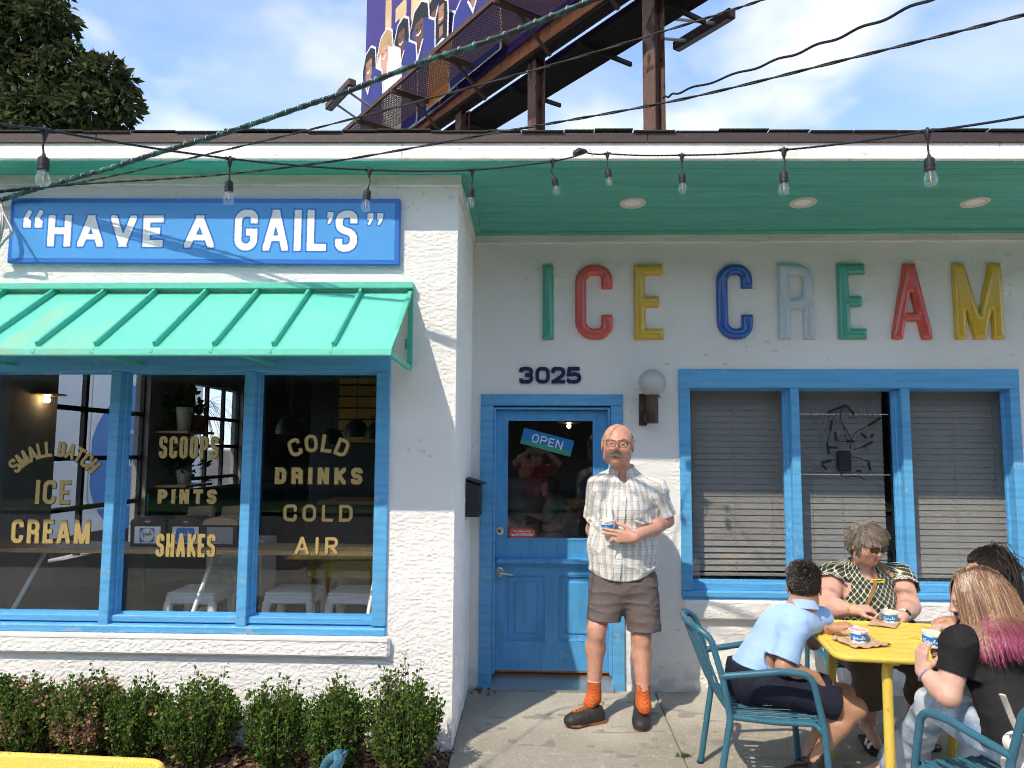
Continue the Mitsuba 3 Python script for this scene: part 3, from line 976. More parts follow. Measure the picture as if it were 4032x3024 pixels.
# ---------------------------------------------------------------- awning
aw = thing('awning', 'mint green standing seam metal awning above the lettered window', 'awning')
AX0, AX1, AYF, AZT, AZF = -3.95, -.763, 3.76, 2.640, 2.205
slope = (AZT - AZF) / (WF - AYF)
cuts = [-2.342 + .317 * q for q in range(-5, 5)]
cuts = [AX0] + [q for q in cuts if AX0 + .05 < q < AX1 - .05] + [AX1]
for a, b in zip(cuts, cuts[1:]):
    mid = []
    sh = np.array([[a + .001, WF - .005, AZT], [b - .001, WF - .005, AZT], [b - .001, AYF, AZF], [a + .001, AYF, AZF], [b - .001, AYF - .004, AZF - .032], [a + .001, AYF - .004, AZF - .032]])
    obj('pan', (np.vstack([sh, sh + A(0, .004, -.006)]), np.array([[0, 3, 2], [0, 2, 1], [3, 5, 4], [3, 4, 2], [6, 8, 9], [6, 7, 8], [9, 10, 11], [9, 8, 10], [5, 11, 10], [5, 10, 4]])), 'awning_metal', aw)
for a in cuts[1:-1]:
    o = A(0, 0, .014)
    obj('seam', beam(A(a, WF - .012, AZT + .004) + o, A(a, AYF + .012, AZF - .002 + .012) + o, .016, .034, .002, (0, 0, 1)), 'awning_rib', aw)
    obj('rivet', ball((a - .012, AYF - .006, AZF - .018), .0035, 1), 'awning_rib', aw)
obj('ridge_flashing', cat(box(AX0, AX1 + .006, WF - .055, WF - .001, 2.652, 2.690, .003)), 'awning_metal', aw)
fr = [beam((AX1 - .012, WF - .012, 2.165), (AX1 - .012, WF - .012, 2.65), .028, .022), beam((AX1 - .012, WF - .03, 2.172), (AX1 - .012, AYF + .02, 2.180), .024, .026), beam((AX1 - .012, WF - .03, 2.632), (AX1 - .012, AYF + .01, 2.190), .024, .02)]
obj('end_frame', cat(*fr), 'awning_rib', aw)
obj('bracket', cat(box(AX1 - .045, AX1 + .0, WF - .008, WF - .001, 2.29, 2.35), box(AX1 - .03, AX1 + .004, WF - .035, WF - .024, 2.295, 2.345)), 'awning_rib', aw)
obj('front_bar', beam((AX0, AYF + .03, 2.182), (AX1 - .03, AYF + .03, 2.182), .025, .025), 'awning_rib', aw)
for a in (-1.6, -2.4, -3.2):
    obj('frame_bar', cat(beam((a, WF - .01, 2.19), (a, AYF + .03, 2.19), .02, .02), beam((a, WF - .01, 2.60), (a, AYF + .03, 2.19), .02, .02)), 'awning_rib', aw)

# ---------------------------------------------------------------- painted sign on the wing
tl = lambda m: (np.column_stack([m[0][:, 0], m[0][:, 1], m[0][:, 2] - .0097 * (m[0][:, 0] + 2.065)]), m[1])  # noqa: E731
sg = thing('painted_sign', 'long blue sign board with white quoted lettering above the awning', 'sign')
obj('board', tl(box(-3.283, -.846, WF - .04, WF - .003, 2.808, 3.220, .006)), 'sign_edge', sg)
obj('face', tl(box(-3.253, -.876, WF - .0415, WF - .03, 2.838, 3.190)), 'sign_blue', sg)


def sign_word(text, x0, x1, z0, z1, t, gap=.25):
    out = fit(text, x0, x1, z0, z1, t, gap=gap)
    obj('letter_edge', tl(wall_plate(out.buffer(.010, join_style='mitre'), WF - .0415, .0008)), 'sign_edge', sg)
    for q in sorted(getattr(out, 'geoms', [out]), key=lambda q: q.bounds[0]):
        obj('letter', tl(wall_plate(q, WF - .0425, .0008)), 'sign_white', sg)


oz = .0
sign_word('HAVE', -3.032, -2.307, 2.912, 3.109, .043, .30)
sign_word('A', -2.171, -1.989, 2.909, 3.110, .043)
sign_word("GAIL", -1.861, -1.295, 2.892, 3.147, .043, .26)
sign_word("S", -1.239, -1.106, 2.888, 3.143, .043)
qm = lambda x, z, s: Polygon([(x, z), (x + .048 * s, z), (x + .048 * s, z + .045), (x + .028 * s, z + .055), (x + .052 * s, z + .10), (x + .028 * s, z + .115), (x, z + .06)])  # noqa: E731
for g in (qm(-3.19, 3.03, 1), qm(-3.118, 3.03, 1), ):
    obj('letter_edge', tl(wall_plate(g.buffer(.008, join_style='mitre'), WF - .0415, .0008)), 'sign_edge', sg)
    obj('letter', tl(wall_plate(g, WF - .0425, .0008)), 'sign_white', sg)

# ---------------------------------------------------------------- puffy letters and house number
ZL0, ZL1 = 2.500, 3.062
for ch, col, a, b, nm, lab in (('I', 'green', .025, .105, 'I', 'puffy mint green letter I above the door'), ('C', 'red', .266, .542, 'C', 'puffy red letter C above the door'),
                               ('E', 'yellow', .699, .916, 'E', 'puffy yellow letter E on the shaded wall'), ('C', 'blue', 1.303, 1.565, 'C', 'puffy blue letter C above the blinds'),
                               ('R', 'pale', 1.750, 2.007, 'R', 'puffy pale grey blue letter R above the blinds'), ('E', 'green', 2.179, 2.380, 'E', 'puffy mint green letter E above the blinds'),
                               ('A', 'red', 2.558, 2.844, 'A', 'puffy red letter A above the blinds'), ('M', 'yellow', 3.008, 3.353, 'M', 'puffy yellow letter M at the right end')):
    g = affinity.translate(glyph(ch, b - a, ZL1 - ZL0, .082), a, ZL0)
    g = g.buffer(-.006).buffer(.006, quad_segs=4)
    single('wall_letter', move(inflate(g, .012, .030, .036), None, (0, WB - .004, 0)), 'puffy_' + col, lab, 'letter', 'puffy letters of the wall sign', smooth=35)
for x, z in ((-1.045, 3.128), (-.985, 3.128), (-1.292, 3.134)):
    q = Polygon([(x, z), (x + .038, z), (x + .036, z - .035), (x + .016, z - .075), (x + .002, z - .070), (x + .014, z - .040), (x, z - .040)])
    obj('letter_edge', tl(wall_plate(q.buffer(.007, join_style='mitre'), WF - .0415, .0008)), 'sign_edge', sg)
    obj('letter', tl(wall_plate(q, WF - .0425, .0008)), 'sign_white', sg)
for ch, a, b in (('3', -.143, -.045), ('0', -.024, .078), ('2', .092, .190), ('5', .205, .308)):
    g = affinity.translate(glyph(ch, b - a, .119, .023), a, 2.176)
    single('house_numeral', wall_plate(g.buffer(.002), WB - .006, .014), 'navy', {'3': 'navy house numeral three, first of the row over the door', '0': 'navy round house numeral zero over the door', '2': 'navy house numeral two, next to the closing five', '5': 'navy house numeral five, nearest the globe lamp'}[ch], 'numeral', 'house number above the door')


# ---------------------------------------------------------------- things on the walls
gc = A((0.806, 5.250, 2.168))
lamp = thing('wall_lamp', 'bronze wall lamp with a white glass globe between door and blinds', 'lamp')
obj('globe', ball(gc, .098, 3), 'frosted', lamp, smooth=True)
obj('collar', lathe([(.0, -.098), (.046, -.100), (.048, -.085), (.044, -.082)], 24, gc), 'bronze', lamp, smooth=35)
obj('stem', lathe([(.0, -.288), (.039, -.288), (.040, -.284), (.040, -.095), (0, -.095)], 28, gc), 'bronze', lamp, smooth=35)
obj('back_plate', box(gc[0] - .078, gc[0] - .022, WB - .03, WB - .002, gc[2] - .30, gc[2] - .07, .004), 'bronze', lamp)
obj('bracket', box(gc[0] - .05, gc[0] + .0, gc[1], WB - .03, gc[2] - .27, gc[2] - .22, .003), 'bronze', lamp)
obj('screw', ball((gc[0] + .05, gc[1] - .01, gc[2] - .10), .006, 1), 'bronze', lamp)

mb = thing('mailbox', 'black metal mailbox with a scalloped lid on the side wall', 'mailbox')
bx = np.array([[WX + .004, 0, 1.235], [WX + .094, 0, 1.235], [WX + .094, 0, 1.445], [WX + .004, 0, 1.475]])
pts = np.vstack([bx + A(0, 5.02, 0), bx + A(0, 5.30, 0)])
obj('box', trimesh.convex.convex_hull(pts), 'dark_plastic', mb)
lid = shapely.union_all([sbox(0, 0, .30, .115)] + [Polygon([(x, .115), (x + .03, .115), (x + .03, .118), (x + .015, .128), (x, .118)]) for x in np.arange(0, .30, .03)])
obj('lid', plate(lid, .004, (WX + .001, 5.31, 1.492), (0, -1, 0), (.95, 0, -.32)), 'dark_plastic', mb)

for x, lab in ((.621, 'white recessed ceiling light above the letter E'), (1.737, 'white recessed ceiling light in the middle of the green soffit'), (2.844, 'white recessed ceiling light at the right end of the soffit')):
    d = thing('ceiling_light', lab, 'ceiling light', 'recessed lights in the green soffit')
    z = sz(np.array(x), np.array(4.79)) - .012
    tiltm = np.array([[1, 0, 0], [0, 1, .06], [0, -.06, 1.0]])
    obj('trim_ring', lathe([(.052, 0), (.055, -.004), (.083, -.008), (.088, -.003), (.088, .004)], 28, (x, 4.79, z), tiltm), 'cream', d, smooth=40)
    obj('diffuser', lathe([(0, -.002), (.054, -.002)], 28, (x, 4.79, z), tiltm), 'white', d)

# hanging open sign, inside the glass of the door
osn = thing('open_sign', 'tilted blue and green sign reading OPEN hanging inside the door glass', 'sign')
oc, oa = A((0.062, 5.490, 1.747)), -14.7
orr, ou = A(math.cos(math.radians(oa)), 0, math.sin(math.radians(oa))), A(-math.sin(math.radians(oa)), 0, math.cos(math.radians(oa)))
at_sign = lambda g, d, off=0.0: plate(g, d, oc + A(0, -off, 0), orr, ou)  # noqa: E731
full = sbox(-.192, -.060, .192, .060)
grn = Polygon([(-.192, -.060), (.192, -.060), (.192, -.020), (-.192, -.030)])
obj('board', at_sign(full.difference(grn), .003), 'cup_blue', osn)
obj('board_band', at_sign(grn, .003), 'puffy_green', osn)
obj('lettering', at_sign(affinity.translate(fit('OPEN', 0, .232, 0, .062, .0085, True, gap=.28), -.116, -.026), .001, .003), 'sign_white', osn)
for sx in (-.165, .175):
    e = oc + orr * sx + ou * .055
    obj('cord', tube([e, oc + A(.02, .004, .20)], .0022, 6), 'black', osn)

# ---------------------------------------------------------------- blinds and the unlit neon sign behind the right window
for i, (a, b, lab) in enumerate(((1.06, 1.842, 'grey closed blind behind the left pane beside the standing man'), (1.93, 2.552, 'grey closed blind behind the middle pane with the neon tubes'), (2.66, 3.47, 'grey closed blind behind the right hand pane'))):
    bl = thing('window_blind', lab, 'blind', 'slatted blinds of the right window')
    yb = WB + .185
    obj('headrail', box(a, b, yb - .02, yb + .03, 2.085, 2.14, .003), 'blind', bl)
    z, k = 2.062, 0
    while z > .81:
        droop = .010 * (k > 24) * rnd.uniform(-1, 1) if i != 2 else 0
        v, f = box(a, b, -.0012, .0012, -.0255, .0255)
        ang = math.radians(-(22 if z < 1.02 and i == 0 else 10 + rnd.uniform(-2, 2)))
        c, s = math.cos(ang), math.sin(ang)
        v = np.stack([v[:, 0], yb + v[:, 1] * c - v[:, 2] * s, z + v[:, 1] * s + v[:, 2] * c + droop * (v[:, 0] - a)], 1)
        obj('slat', (v, f), 'blind', bl)
        z -= .0455
        k += 1
    obj('bottom_rail', box(a, b, yb - .016, yb + .016, .775, .797, .003), 'blind', bl)
    for x in (a + .09, (a + b) / 2, b - .12):
        obj('cord', tube([(x, yb - .014, .79), (x, yb - .014, 2.09)], .0013, 5), 'blind', bl)
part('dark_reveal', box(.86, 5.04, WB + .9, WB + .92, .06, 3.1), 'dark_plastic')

ne = thing('neon_sign', 'unlit neon script sign with black tubes and cables in the middle pane', 'neon sign')
caps = [[(2.137, 5.530, 1.977), (2.193, 5.530, 2.001)], [(2.193, 5.530, 2.001), (2.272, 5.530, 2.029)], [(2.279, 5.530, 2.025), (2.328, 5.530, 1.962)], [(2.166, 5.530, 1.922), (2.152, 5.530, 1.843)], [(2.126, 5.530, 1.748), (2.135, 5.530, 1.669)], [(2.434, 5.530, 1.883), (2.518, 5.530, 1.939)], [(2.187, 5.530, 1.835), (2.192, 5.530, 1.764)], [(2.385, 5.530, 1.726), (2.456, 5.530, 1.761)], [(2.373, 5.530, 1.824), (2.411, 5.530, 1.789)], [(2.446, 5.530, 1.793), (2.459, 5.530, 1.820)], [(2.078, 5.530, 1.606), (2.149, 5.530, 1.622)], [(2.082, 5.530, 1.591), (2.115, 5.530, 1.559)], [(2.420, 5.530, 1.616), (2.429, 5.530, 1.554)], [(2.136, 5.530, 1.721), (2.198, 5.530, 1.717)], [(2.278, 5.530, 1.765), (2.321, 5.530, 1.765)], [(2.332, 5.530, 1.549), (2.363, 5.530, 1.545)]]
for c in caps:
    obj('electrode_cover', tube(c, .0095, 8), 'black', ne)
cabs = [[(2.271, 5.530, 2.025), (2.231, 5.530, 1.970), (2.243, 5.530, 1.891), (2.294, 5.530, 1.796), (2.291, 5.530, 1.702)], [(2.199, 5.530, 1.962), (2.236, 5.530, 1.906), (2.277, 5.530, 1.741)], [(2.434, 5.530, 1.883), (2.335, 5.530, 1.828), (2.294, 5.530, 1.772), (2.208, 5.530, 1.760)], [(2.385, 5.530, 1.726), (2.314, 5.530, 1.702)], [(2.152, 5.530, 1.843), (2.139, 5.530, 1.795), (2.126, 5.530, 1.748)], [(2.305, 5.530, 1.651), (2.366, 5.530, 1.639), (2.420, 5.530, 1.616)], [(2.149, 5.530, 1.622), (2.203, 5.530, 1.634)], [(2.212, 5.530, 1.544), (2.238, 5.530, 1.506), (2.338, 5.530, 1.506), (2.395, 5.530, 1.479)]]
for c in cabs:
    obj('cable', tube(smooth_path(c, 6), .0035, 6), 'black', ne)
bb = np.array([(2.204, 5.530, 1.693), (2.299, 5.530, 1.545)])
obj('transformer', box(bb[0, 0], bb[1, 0], 5.535, 5.57, bb[1, 2], bb[0, 2], .006), 'black', ne)
tubes = [[(2.138, 5.530, 2.001), (2.100, 5.530, 2.041), (2.045, 5.530, 2.025), (2.019, 5.530, 1.953), (2.056, 5.530, 1.896), (2.112, 5.530, 1.914), (2.125, 5.530, 1.954), (2.074, 5.530, 1.953)], [(2.125, 5.530, 1.954), (2.117, 5.530, 1.843), (2.089, 5.530, 1.716), (2.076, 5.530, 1.795), (2.127, 5.530, 1.922)], [(2.143, 5.530, 1.922), (2.175, 5.530, 1.954), (2.198, 5.530, 1.930), (2.182, 5.530, 1.906), (2.207, 5.530, 1.954), (2.221, 5.530, 1.914)], [(2.232, 5.530, 1.914), (2.247, 5.530, 1.986), (2.260, 5.530, 1.922), (2.282, 5.530, 1.986), (2.283, 5.530, 1.922)], [(2.291, 5.530, 1.922), (2.369, 5.530, 1.931), (2.421, 5.530, 2.050), (2.398, 5.530, 2.066), (2.362, 5.530, 1.931)], [(2.400, 5.530, 1.923), (2.450, 5.530, 1.994), (2.464, 5.530, 1.955), (2.501, 5.530, 1.923), (2.439, 5.530, 1.915)], [(2.202, 5.530, 1.827), (2.257, 5.530, 1.831), (2.201, 5.530, 1.796), (2.255, 5.530, 1.780)], [(2.271, 5.530, 1.788), (2.302, 5.530, 1.796), (2.333, 5.530, 1.788), (2.317, 5.530, 1.765)], [(2.039, 5.530, 1.606), (2.030, 5.530, 1.559), (2.076, 5.530, 1.544)], [(2.108, 5.530, 1.583), (2.156, 5.530, 1.607), (2.170, 5.530, 1.568)], [(2.325, 5.530, 1.561), (2.342, 5.530, 1.608), (2.380, 5.530, 1.592), (2.402, 5.530, 1.561)]]
for c in tubes:
    obj('glass_tube', tube(smooth_path(c, 8), .0045, 8), 'neon_glass', ne, smooth=True)
bsdf('neon_glass', (.16, .165, .165), .2, .6)
for z in (1.964, 1.520):
    obj('support_bar', tube([(1.91, 5.545, z), (2.58, 5.545, z)], .004, 6), 'white', ne)

# ---------------------------------------------------------------- string lights, cables
SL = [((97, 283), 2.24), ((497, 346), 2.90), ((798, 370), 3.18), ((1020, 370), 3.60), ((1194, 351), 3.94), ((1312, 335), 4.05), ((1473, 338), 3.48), ((1693, 327), 2.90), ((2003, 283), 2.42)]
SP = [(-1.597, 2.240, 2.707), (-1.276, 2.900, 2.876), (-0.762, 3.180, 2.933), (-0.339, 3.600, 3.094), (0.074, 3.940, 3.274), (0.385, 4.050, 3.359), (0.690, 3.480, 3.112), (0.982, 2.900, 2.891), (1.294, 2.420, 2.751)]
TIE = (0.263, 4.060, 3.370)
sag = lambda a, b, s, n=10: [tuple(A(a) + (A(b) - A(a)) * t - A(0, 0, s * 4 * t * (1 - t))) for t in np.linspace(0, 1, n)[:-1]]  # noqa: E731
nodes = [(-1.562, 1.750, 2.539)] + SP[:5] + [TIE] + SP[5:] + [(1.430, 1.900, 2.589)]
path = []
for a, b in zip(nodes, nodes[1:]):
    path += sag(a, b, .006)
path.append(nodes[-1])
lc = thing('light_string_cable', 'black cable of the string lights slung below the eave', 'cable')
obj('cable', tube(path, .0042, 8), 'wire', lc, smooth=True)
tp = A(TIE)
obj('plug', trimesh.convex.convex_hull(np.array([tp + A(x, y, z) for x, y, z in ((-.075, 0, -.018), (-.07, 0, .012), (-.04, 0, .03), (.0, 0, .022), (.015, 0, .004), (-.03, 0, -.012), (-.06, .03, 0), (-.03, .03, .02), (-.05, -.022, -.006), (-.03, -.022, .012), (-.01, -.01, .012))])), 'dark_plastic', lc)
obj('wire_tie', cat(tube(smooth_path([tp + A(.018, 0, -.006), tp + A(.022, .01, .02), tp + A(.028, .02, .032), tp + A(.03, .03, .01)], 5), .0015, 5), tube(smooth_path([tp + A(.02, 0, 0), tp + A(.034, 0, -.01), tp + A(.04, 0, -.02), tp + A(.03, 0, -.018)], 5), .0015, 5)), 'galvanized', lc)
where = ('leftmost, hanging above the blue sign', 'second from the left, over the blue sign', 'third from the left, before the closing quote mark', 'hanging beside the white wall corner', 'just left of the black cable plug', 'just right of the black cable plug', 'below the near billboard post', 'second from the right end of the string', 'rightmost and largest on the right')
for i, p in enumerate(SP):
    key = thing('string_light', f'clear bulb in black socket, {where[i]}', 'light bulb', 'bulbs of the string lights')
    p = A(p)
    tx, ty = rnd.uniform(-.12, .12), rnd.uniform(-.1, .1)
    if i == 4:
        tx = -.16
    if i in (0, 2):
        tx = .10 * (1 if i == 2 else -.6)
    a = unit(A(tx, ty, 1))
    R = frame_of(unit(np.cross(A(1, 0, 0), a)) * -1, a)
    R = np.stack([unit(np.cross(A(0, 1, 0), a)), np.cross(a, unit(np.cross(A(0, 1, 0), a))), a], 1)
    nx = unit(A(path[min(i * 9 + 11, len(path) - 1)]) - A(path[max(i * 9 + 7, 0)]))
    obj('tee', cat(tube([p - nx * .019, p - nx * .012, p + nx * .012, p + nx * .019], [.0075, .0065, .0065, .0075], 10), tube([p + A(0, 0, .012), p + A(0, 0, .002), p - A(0, 0, .014), p - A(0, 0, .036)], [.004, .008, .010, .0045], 10)), 'wire', key, smooth=40)
    q = p - A(0, 0, .034)
    s = q - a * .052
    obj('cord', tube(smooth_path([q, q - A(0, 0, .02) + A(tx * .05, 0, 0), s], 5), .0032, 7), 'wire', key, smooth=True)
    obj('socket', lathe([(0, .004), (.005, .004), (.006, -.004), (.0155, -.012), (.0168, -.016), (.0168, -.034), (.0182, -.035), (.0182, -.038), (.0170, -.039), (.0172, -.052), (0, -.052)], 20, s, R), 'wire', key, smooth=35)
    obj('glass', lathe([(.0135, -.052), (.0150, -.060), (.0190, -.074), (.0205, -.085), (.0195, -.094), (.0155, -.101), (.008, -.105), (.0, -.106)], 24, s, R), 'glass', key, smooth=True)
    obj('filament', cat(tube([s + R @ A(.0, 0, -.060), s + R @ A(.001, 0, -.090)], .0016, 6)), 'filament', key)
    obj('filament_post', tube([s + R @ A(.0, 0, -.052), s + R @ A(.0, 0, -.062)], .004, 6), 'ceramic', key)
bsdf('filament', (.80, .42, .10), .4, .5)

gp = [(-3.432, 4.330, 3.204), (-3.320, 4.310, 3.208), (-3.155, 4.270, 3.236), (-2.916, 4.200, 3.266), (-2.517, 4.080, 3.308), (-2.186, 3.970, 3.348), (-1.662, 3.780, 3.393), (-1.185, 3.600, 3.448), (-0.998, 3.530, 3.467), (-0.580, 3.360, 3.527), (-0.200, 3.200, 3.555), (0.143, 3.040, 3.595), (0.445, 2.880, 3.623), (0.917, 2.600, 3.660)]
sp = smooth_path(gp, 14)
gcab = thing('wrapped_cable', 'thick green wrapped power cable rising diagonally past the roof', 'cable')
obj('sheath', tube(sp, .0135 + .0018 * np.sin(np.arange(len(sp)) * 1.9), 10), 'wire_green', gcab, smooth=True)
acc = np.concatenate([[0], np.cumsum(np.linalg.norm(np.diff(sp, axis=0), axis=1))])
for d in np.arange(.06, acc[-1] - .05, .078):
    o = np.array([np.interp(d, acc, sp[:, k]) for k in range(3)])
    o2 = np.array([np.interp(d + .01, acc, sp[:, k]) for k in range(3)])
    Fm = frame_of(o2 - o)
    ring = [o + Fm @ A(.0155 * math.cos(t), .012 * t / math.pi, .0155 * math.sin(t)) for t in np.linspace(-.4, 3.6, 9)]
    obj('lashing', tube(ring, .0022, 5), 'wrap', gcab)
for pts, r, lab in (([(-3.413, 4.300, 3.258), (-3.310, 4.280, 3.256), (-2.856, 4.180, 3.253), (-2.630, 4.120, 3.257), (-2.198, 4.000, 3.287), (-1.616, 3.800, 3.316), (-1.014, 3.600, 3.355), (-0.060, 3.200, 3.392), (0.587, 2.900, 3.423), (0.858, 2.720, 3.413), (1.200, 2.500, 3.412)], .0052, 'black overhead wire passing below the billboard catwalk to the top edge'),
                    ([(-3.420, 4.310, 3.256), (-3.324, 4.300, 3.254), (-2.773, 4.200, 3.262), (-2.249, 4.100, 3.249), (-1.740, 3.980, 3.234), (-1.051, 3.750, 3.213), (-0.209, 3.400, 3.198), (0.013, 3.300, 3.189), (0.603, 3.000, 3.158), (1.150, 2.600, 3.112), (1.551, 2.300, 3.080), (1.801, 2.100, 3.061)], .0058, 'black twisted overhead wire running to the right frame edge'),
                    ([(2.355, 13.600, 8.403), (2.654, 13.200, 8.334), (3.579, 11.600, 7.935), (4.167, 10.000, 7.471), (4.573, 8.400, 6.996), (4.699, 7.000, 6.525)], .02, 'thin wavy wire from the near billboard post')):
    w = thing('overhead_wire', lab, 'wire', None)
    s = smooth_path(pts, 16)
    if r > .01:
        s[:, 2] += .02 * np.sin(np.arange(len(s)) * .75)
        obj('strand', tube(s, r, 7), 'wire', w, smooth=True)
    else:
        Lp = np.arange(len(s)) * .9
        for ph in (0, math.pi):
            obj('strand', tube(s + np.stack([np.cos(Lp + ph) * 0, np.cos(Lp + ph), np.sin(Lp + ph)], 1) * r * .55, r * .62, 7), 'wire', w, smooth=True)
cg = thing('cable_loop', 'bundle of grey cables looping down beside the blue sign', 'cable')
for pts in ([(-3.320, 4.300, 3.195), (-3.279, 4.270, 3.135), (-3.215, 4.230, 3.058), (-3.167, 4.210, 2.992), (-3.168, 4.210, 2.963), (-3.228, 4.240, 2.930), (-3.295, 4.280, 2.884), (-3.357, 4.330, 2.811)], [(-3.314, 4.300, 3.192), (-3.267, 4.260, 3.109), (-3.246, 4.240, 3.016), (-3.273, 4.260, 2.941), (-3.351, 4.320, 2.837)], [(-3.326, 4.300, 3.193), (-3.269, 4.250, 3.077), (-3.268, 4.240, 2.973), (-3.323, 4.280, 2.870)]):
    obj('cable', tube(smooth_path(pts, 8), .0075, 8), 'galvanized', cg, smooth=True)

# ---------------------------------------------------------------- billboard behind the roof
bt, bn, b0 = A(.590, -.807, 0), A(-.807, -.590, 0), A(-.075, 17.06, 0)
BR = np.stack([bt, bn, A(0, 0, 1)], 1)
bw = lambda m: move(m if isinstance(m, tuple) else (np.asarray(m.vertices), np.asarray(m.faces)), BR, b0)  # noqa: E731


def bflip(m):
    v, f = m
    return v, f[:, ::-1]


bill = thing('billboard', 'rust brown steel billboard with a purple team poster behind the roof', 'billboard')
for t0 in (-3.54, 0.0, 3.92):
    pst = obj('post', cat(bw(bflip(box(t0 - .16, t0 + .16, .115, .145, -.4, 11.2))), bw(bflip(box(t0 - .16, t0 + .16, -.145, -.115, -.4, 11.2))), bw(bflip(box(t0 - .02, t0 + .02, -.115, .115, -.4, 11.2)))), 'rust_beam', bill)
zt = lambda m: (np.column_stack([m[0][:, 0], m[0][:, 1], m[0][:, 2] - .030 * (m[0][:, 0] - .45)]), m[1])  # noqa: E731  the catwalk sags towards the near end
ap = obj('apron', bw(bflip(zt(box(-13, 9, .30, .33, 11.07, 11.56)))), 'brown_paint', bill)
x = -13.0
while x < 9:
    obj('apron_panel', bw(bflip(zt(box(x, x + .385, .33, .352, 11.08, 11.555, .006)))), 'apron_orange', bill)
    x += .40
obj('underside', bw(bflip(zt(box(-13, 9, -.03, .298, 11.02, 11.10)))), 'dark_steel', bill)
obj('back_frame', cat(*[bw(bflip(box(t0 - .08, t0 + .08, .08, .28, 11.1, 17.6))) for t0 in np.arange(-9, 9, 1.9)]), 'dark_steel', bill)
cw = obj('catwalk', cat(*[bw(bflip(zt(box(-13, 9, o, o + .05, 11.56, 11.68)))) for o in (.36, 1.72)]), 'brown_paint', bill)
cs = []
for o in np.arange(.42, 1.70, .052):   # expanded metal treads: thin bars with small cross ties
    cs.append(bw(bflip(zt(box(-13, 9, o, o + .027, 11.585, 11.60)))))
for t0 in np.arange(-13, 9, .11):
    cs.append(bw(bflip(zt(box(t0, t0 + .035, .41, 1.72, 11.60, 11.612)))))
k = obj('grating', cat(*cs), 'brown_paint', cw)
stuff(k)
cw2 = obj('rear_catwalk', cat(*[bw(bflip(zt(box(-13, 9, o, o + .05, 11.16, 11.34)))) for o in (-.52, -1.50)]), 'dark_steel', bill)
cs = [bw(bflip(zt(box(-13, 9, o, o + .044, 11.17, 11.185)))) for o in np.arange(-1.46, -.53, .052)]
for t0 in np.arange(-13, 9, .16):
    cs.append(bw(bflip(zt(box(t0, t0 + .12, -1.47, -.50, 11.188, 11.20)))))
stuff(obj('grating', cat(*cs), 'dark_steel', cw2))
for t0 in (-9.5, -6.9, -4.4, -1.9, .9, 3.2, 5.6):
    obj('outrigger', cat(bw(bflip(zt(box(t0, t0 + .07, .25, 1.82, 11.44, 11.56)))), bw(beam((t0, 1.2, 11.50 - .03 * t0), (t0, .25, 10.75 - .03 * t0), .06, .06))), 'brown_paint', bill)
    obj('rear_outrigger', bw(bflip(zt(box(t0 + .3, t0 + .37, -1.95, -.25, 11.02, 11.12)))), 'dark_steel', bill)

# poster: flat printed vinyl, built as thin layers on the board
post = obj('poster', bw(bflip(box(-9.62, 9, .40, .45, 11.4, 17.7))), 'poster_purple', bill)
bsdf('poster_purple', P(lambda p, n, uv: mix((.045, .025, .17), (.06, .035, .21), fb(p.x * .4, p.y * .4, p.z * .4))), .55, .4)
bsdf('poster_gold', P(lambda p, n, uv: mix((.50, .34, .13), (.66, .52, .30), nz(p.x * .8, p.y * .8, p.z * 1.6))), .55, .4)
bsdf('poster_white', (.72, .72, .72), .55, .4)
bsdf('poster_hair', (.012, .010, .010), .55, .4)
bsdf('poster_blond', (.42, .28, .12), .55, .4)
bsdf('poster_jersey', (.03, .035, .19), .55, .4)
bsdf('poster_skin', (.33, .17, .10), .55, .4)
bsdf('poster_skin_dark', (.13, .06, .035), .55, .4)
bsdf('poster_skin_light', (.55, .30, .21), .55, .4)
bsdf('poster_orange', (.55, .22, .05), .55, .4)
layer = [0.452]


def printed(g, mat, name='poster_print'):
    """A flat piece of the print, in (along the board, height)."""
    for q in getattr(g, 'geoms', [g]):
        if q.area < 1e-4:
            continue
        v, f = plate(q, .003)             # x = along, -y = out, z = up
        layer[0] += .0007
        obj(name, bw((np.column_stack([v[:, 0], layer[0] - v[:, 1], v[:, 2]]), f[:, ::-1])), mat, bill)
    layer[0] += .004


def blob(pts, r=.04):
    return Polygon(pts).buffer(-r).buffer(r * 2).buffer(-r)


# in board coordinates: letters, then figures from the back to the front
Ltr = lambda ch, t0, z0, w, h, s: affinity.translate(glyph(ch, w, h, s), t0, z0)  # noqa: E731
g0 = [(-7.974, 14.911), (-6.574, 15.027), (-5.615, 15.328), (-4.530, 14.300)]
printed(Ltr('G', g0[0][0], g0[0][1] - .62, 1.6, 3.2, .48), 'poster_gold')
printed(Ltr('E', g0[0][0] + 1.95, g0[0][1] + .05, 1.3, 2.9, .46), 'poster_gold')
people = [([(-4.384, 14.227), (-3.333, 13.694), (-3.361, 14.802)], 'hair', 'skin_dark', 'jersey', 1.25), ([(-5.332, 14.353), (-4.478, 13.564), (-4.514, 14.721)], 'hair', 'skin_dark', 'jersey', 1.3), ([(-6.488, 14.586), (-5.722, 14.010), (-5.919, 15.004)], 'hair', 'skin_dark', 'jersey', 1.1),
          ([(-7.669, 14.641), (-7.145, 14.056), (-7.633, 15.391)], 'blond', 'skin_light', 'white', 1.25), ([(-8.872, 14.666), (-8.373, 13.957), (-8.910, 15.348)], 'hair', 'skin', 'jersey', 1.15), ([(-3.658, 13.941), (-2.521, 13.546), (-3.052, 14.903)], 'hair', 'skin', 'orange', .75), ([(-1.816, 13.948), (-2.521, 13.546), (-3.052, 14.903)], 'hair', 'skin', 'jersey', 1.2)]
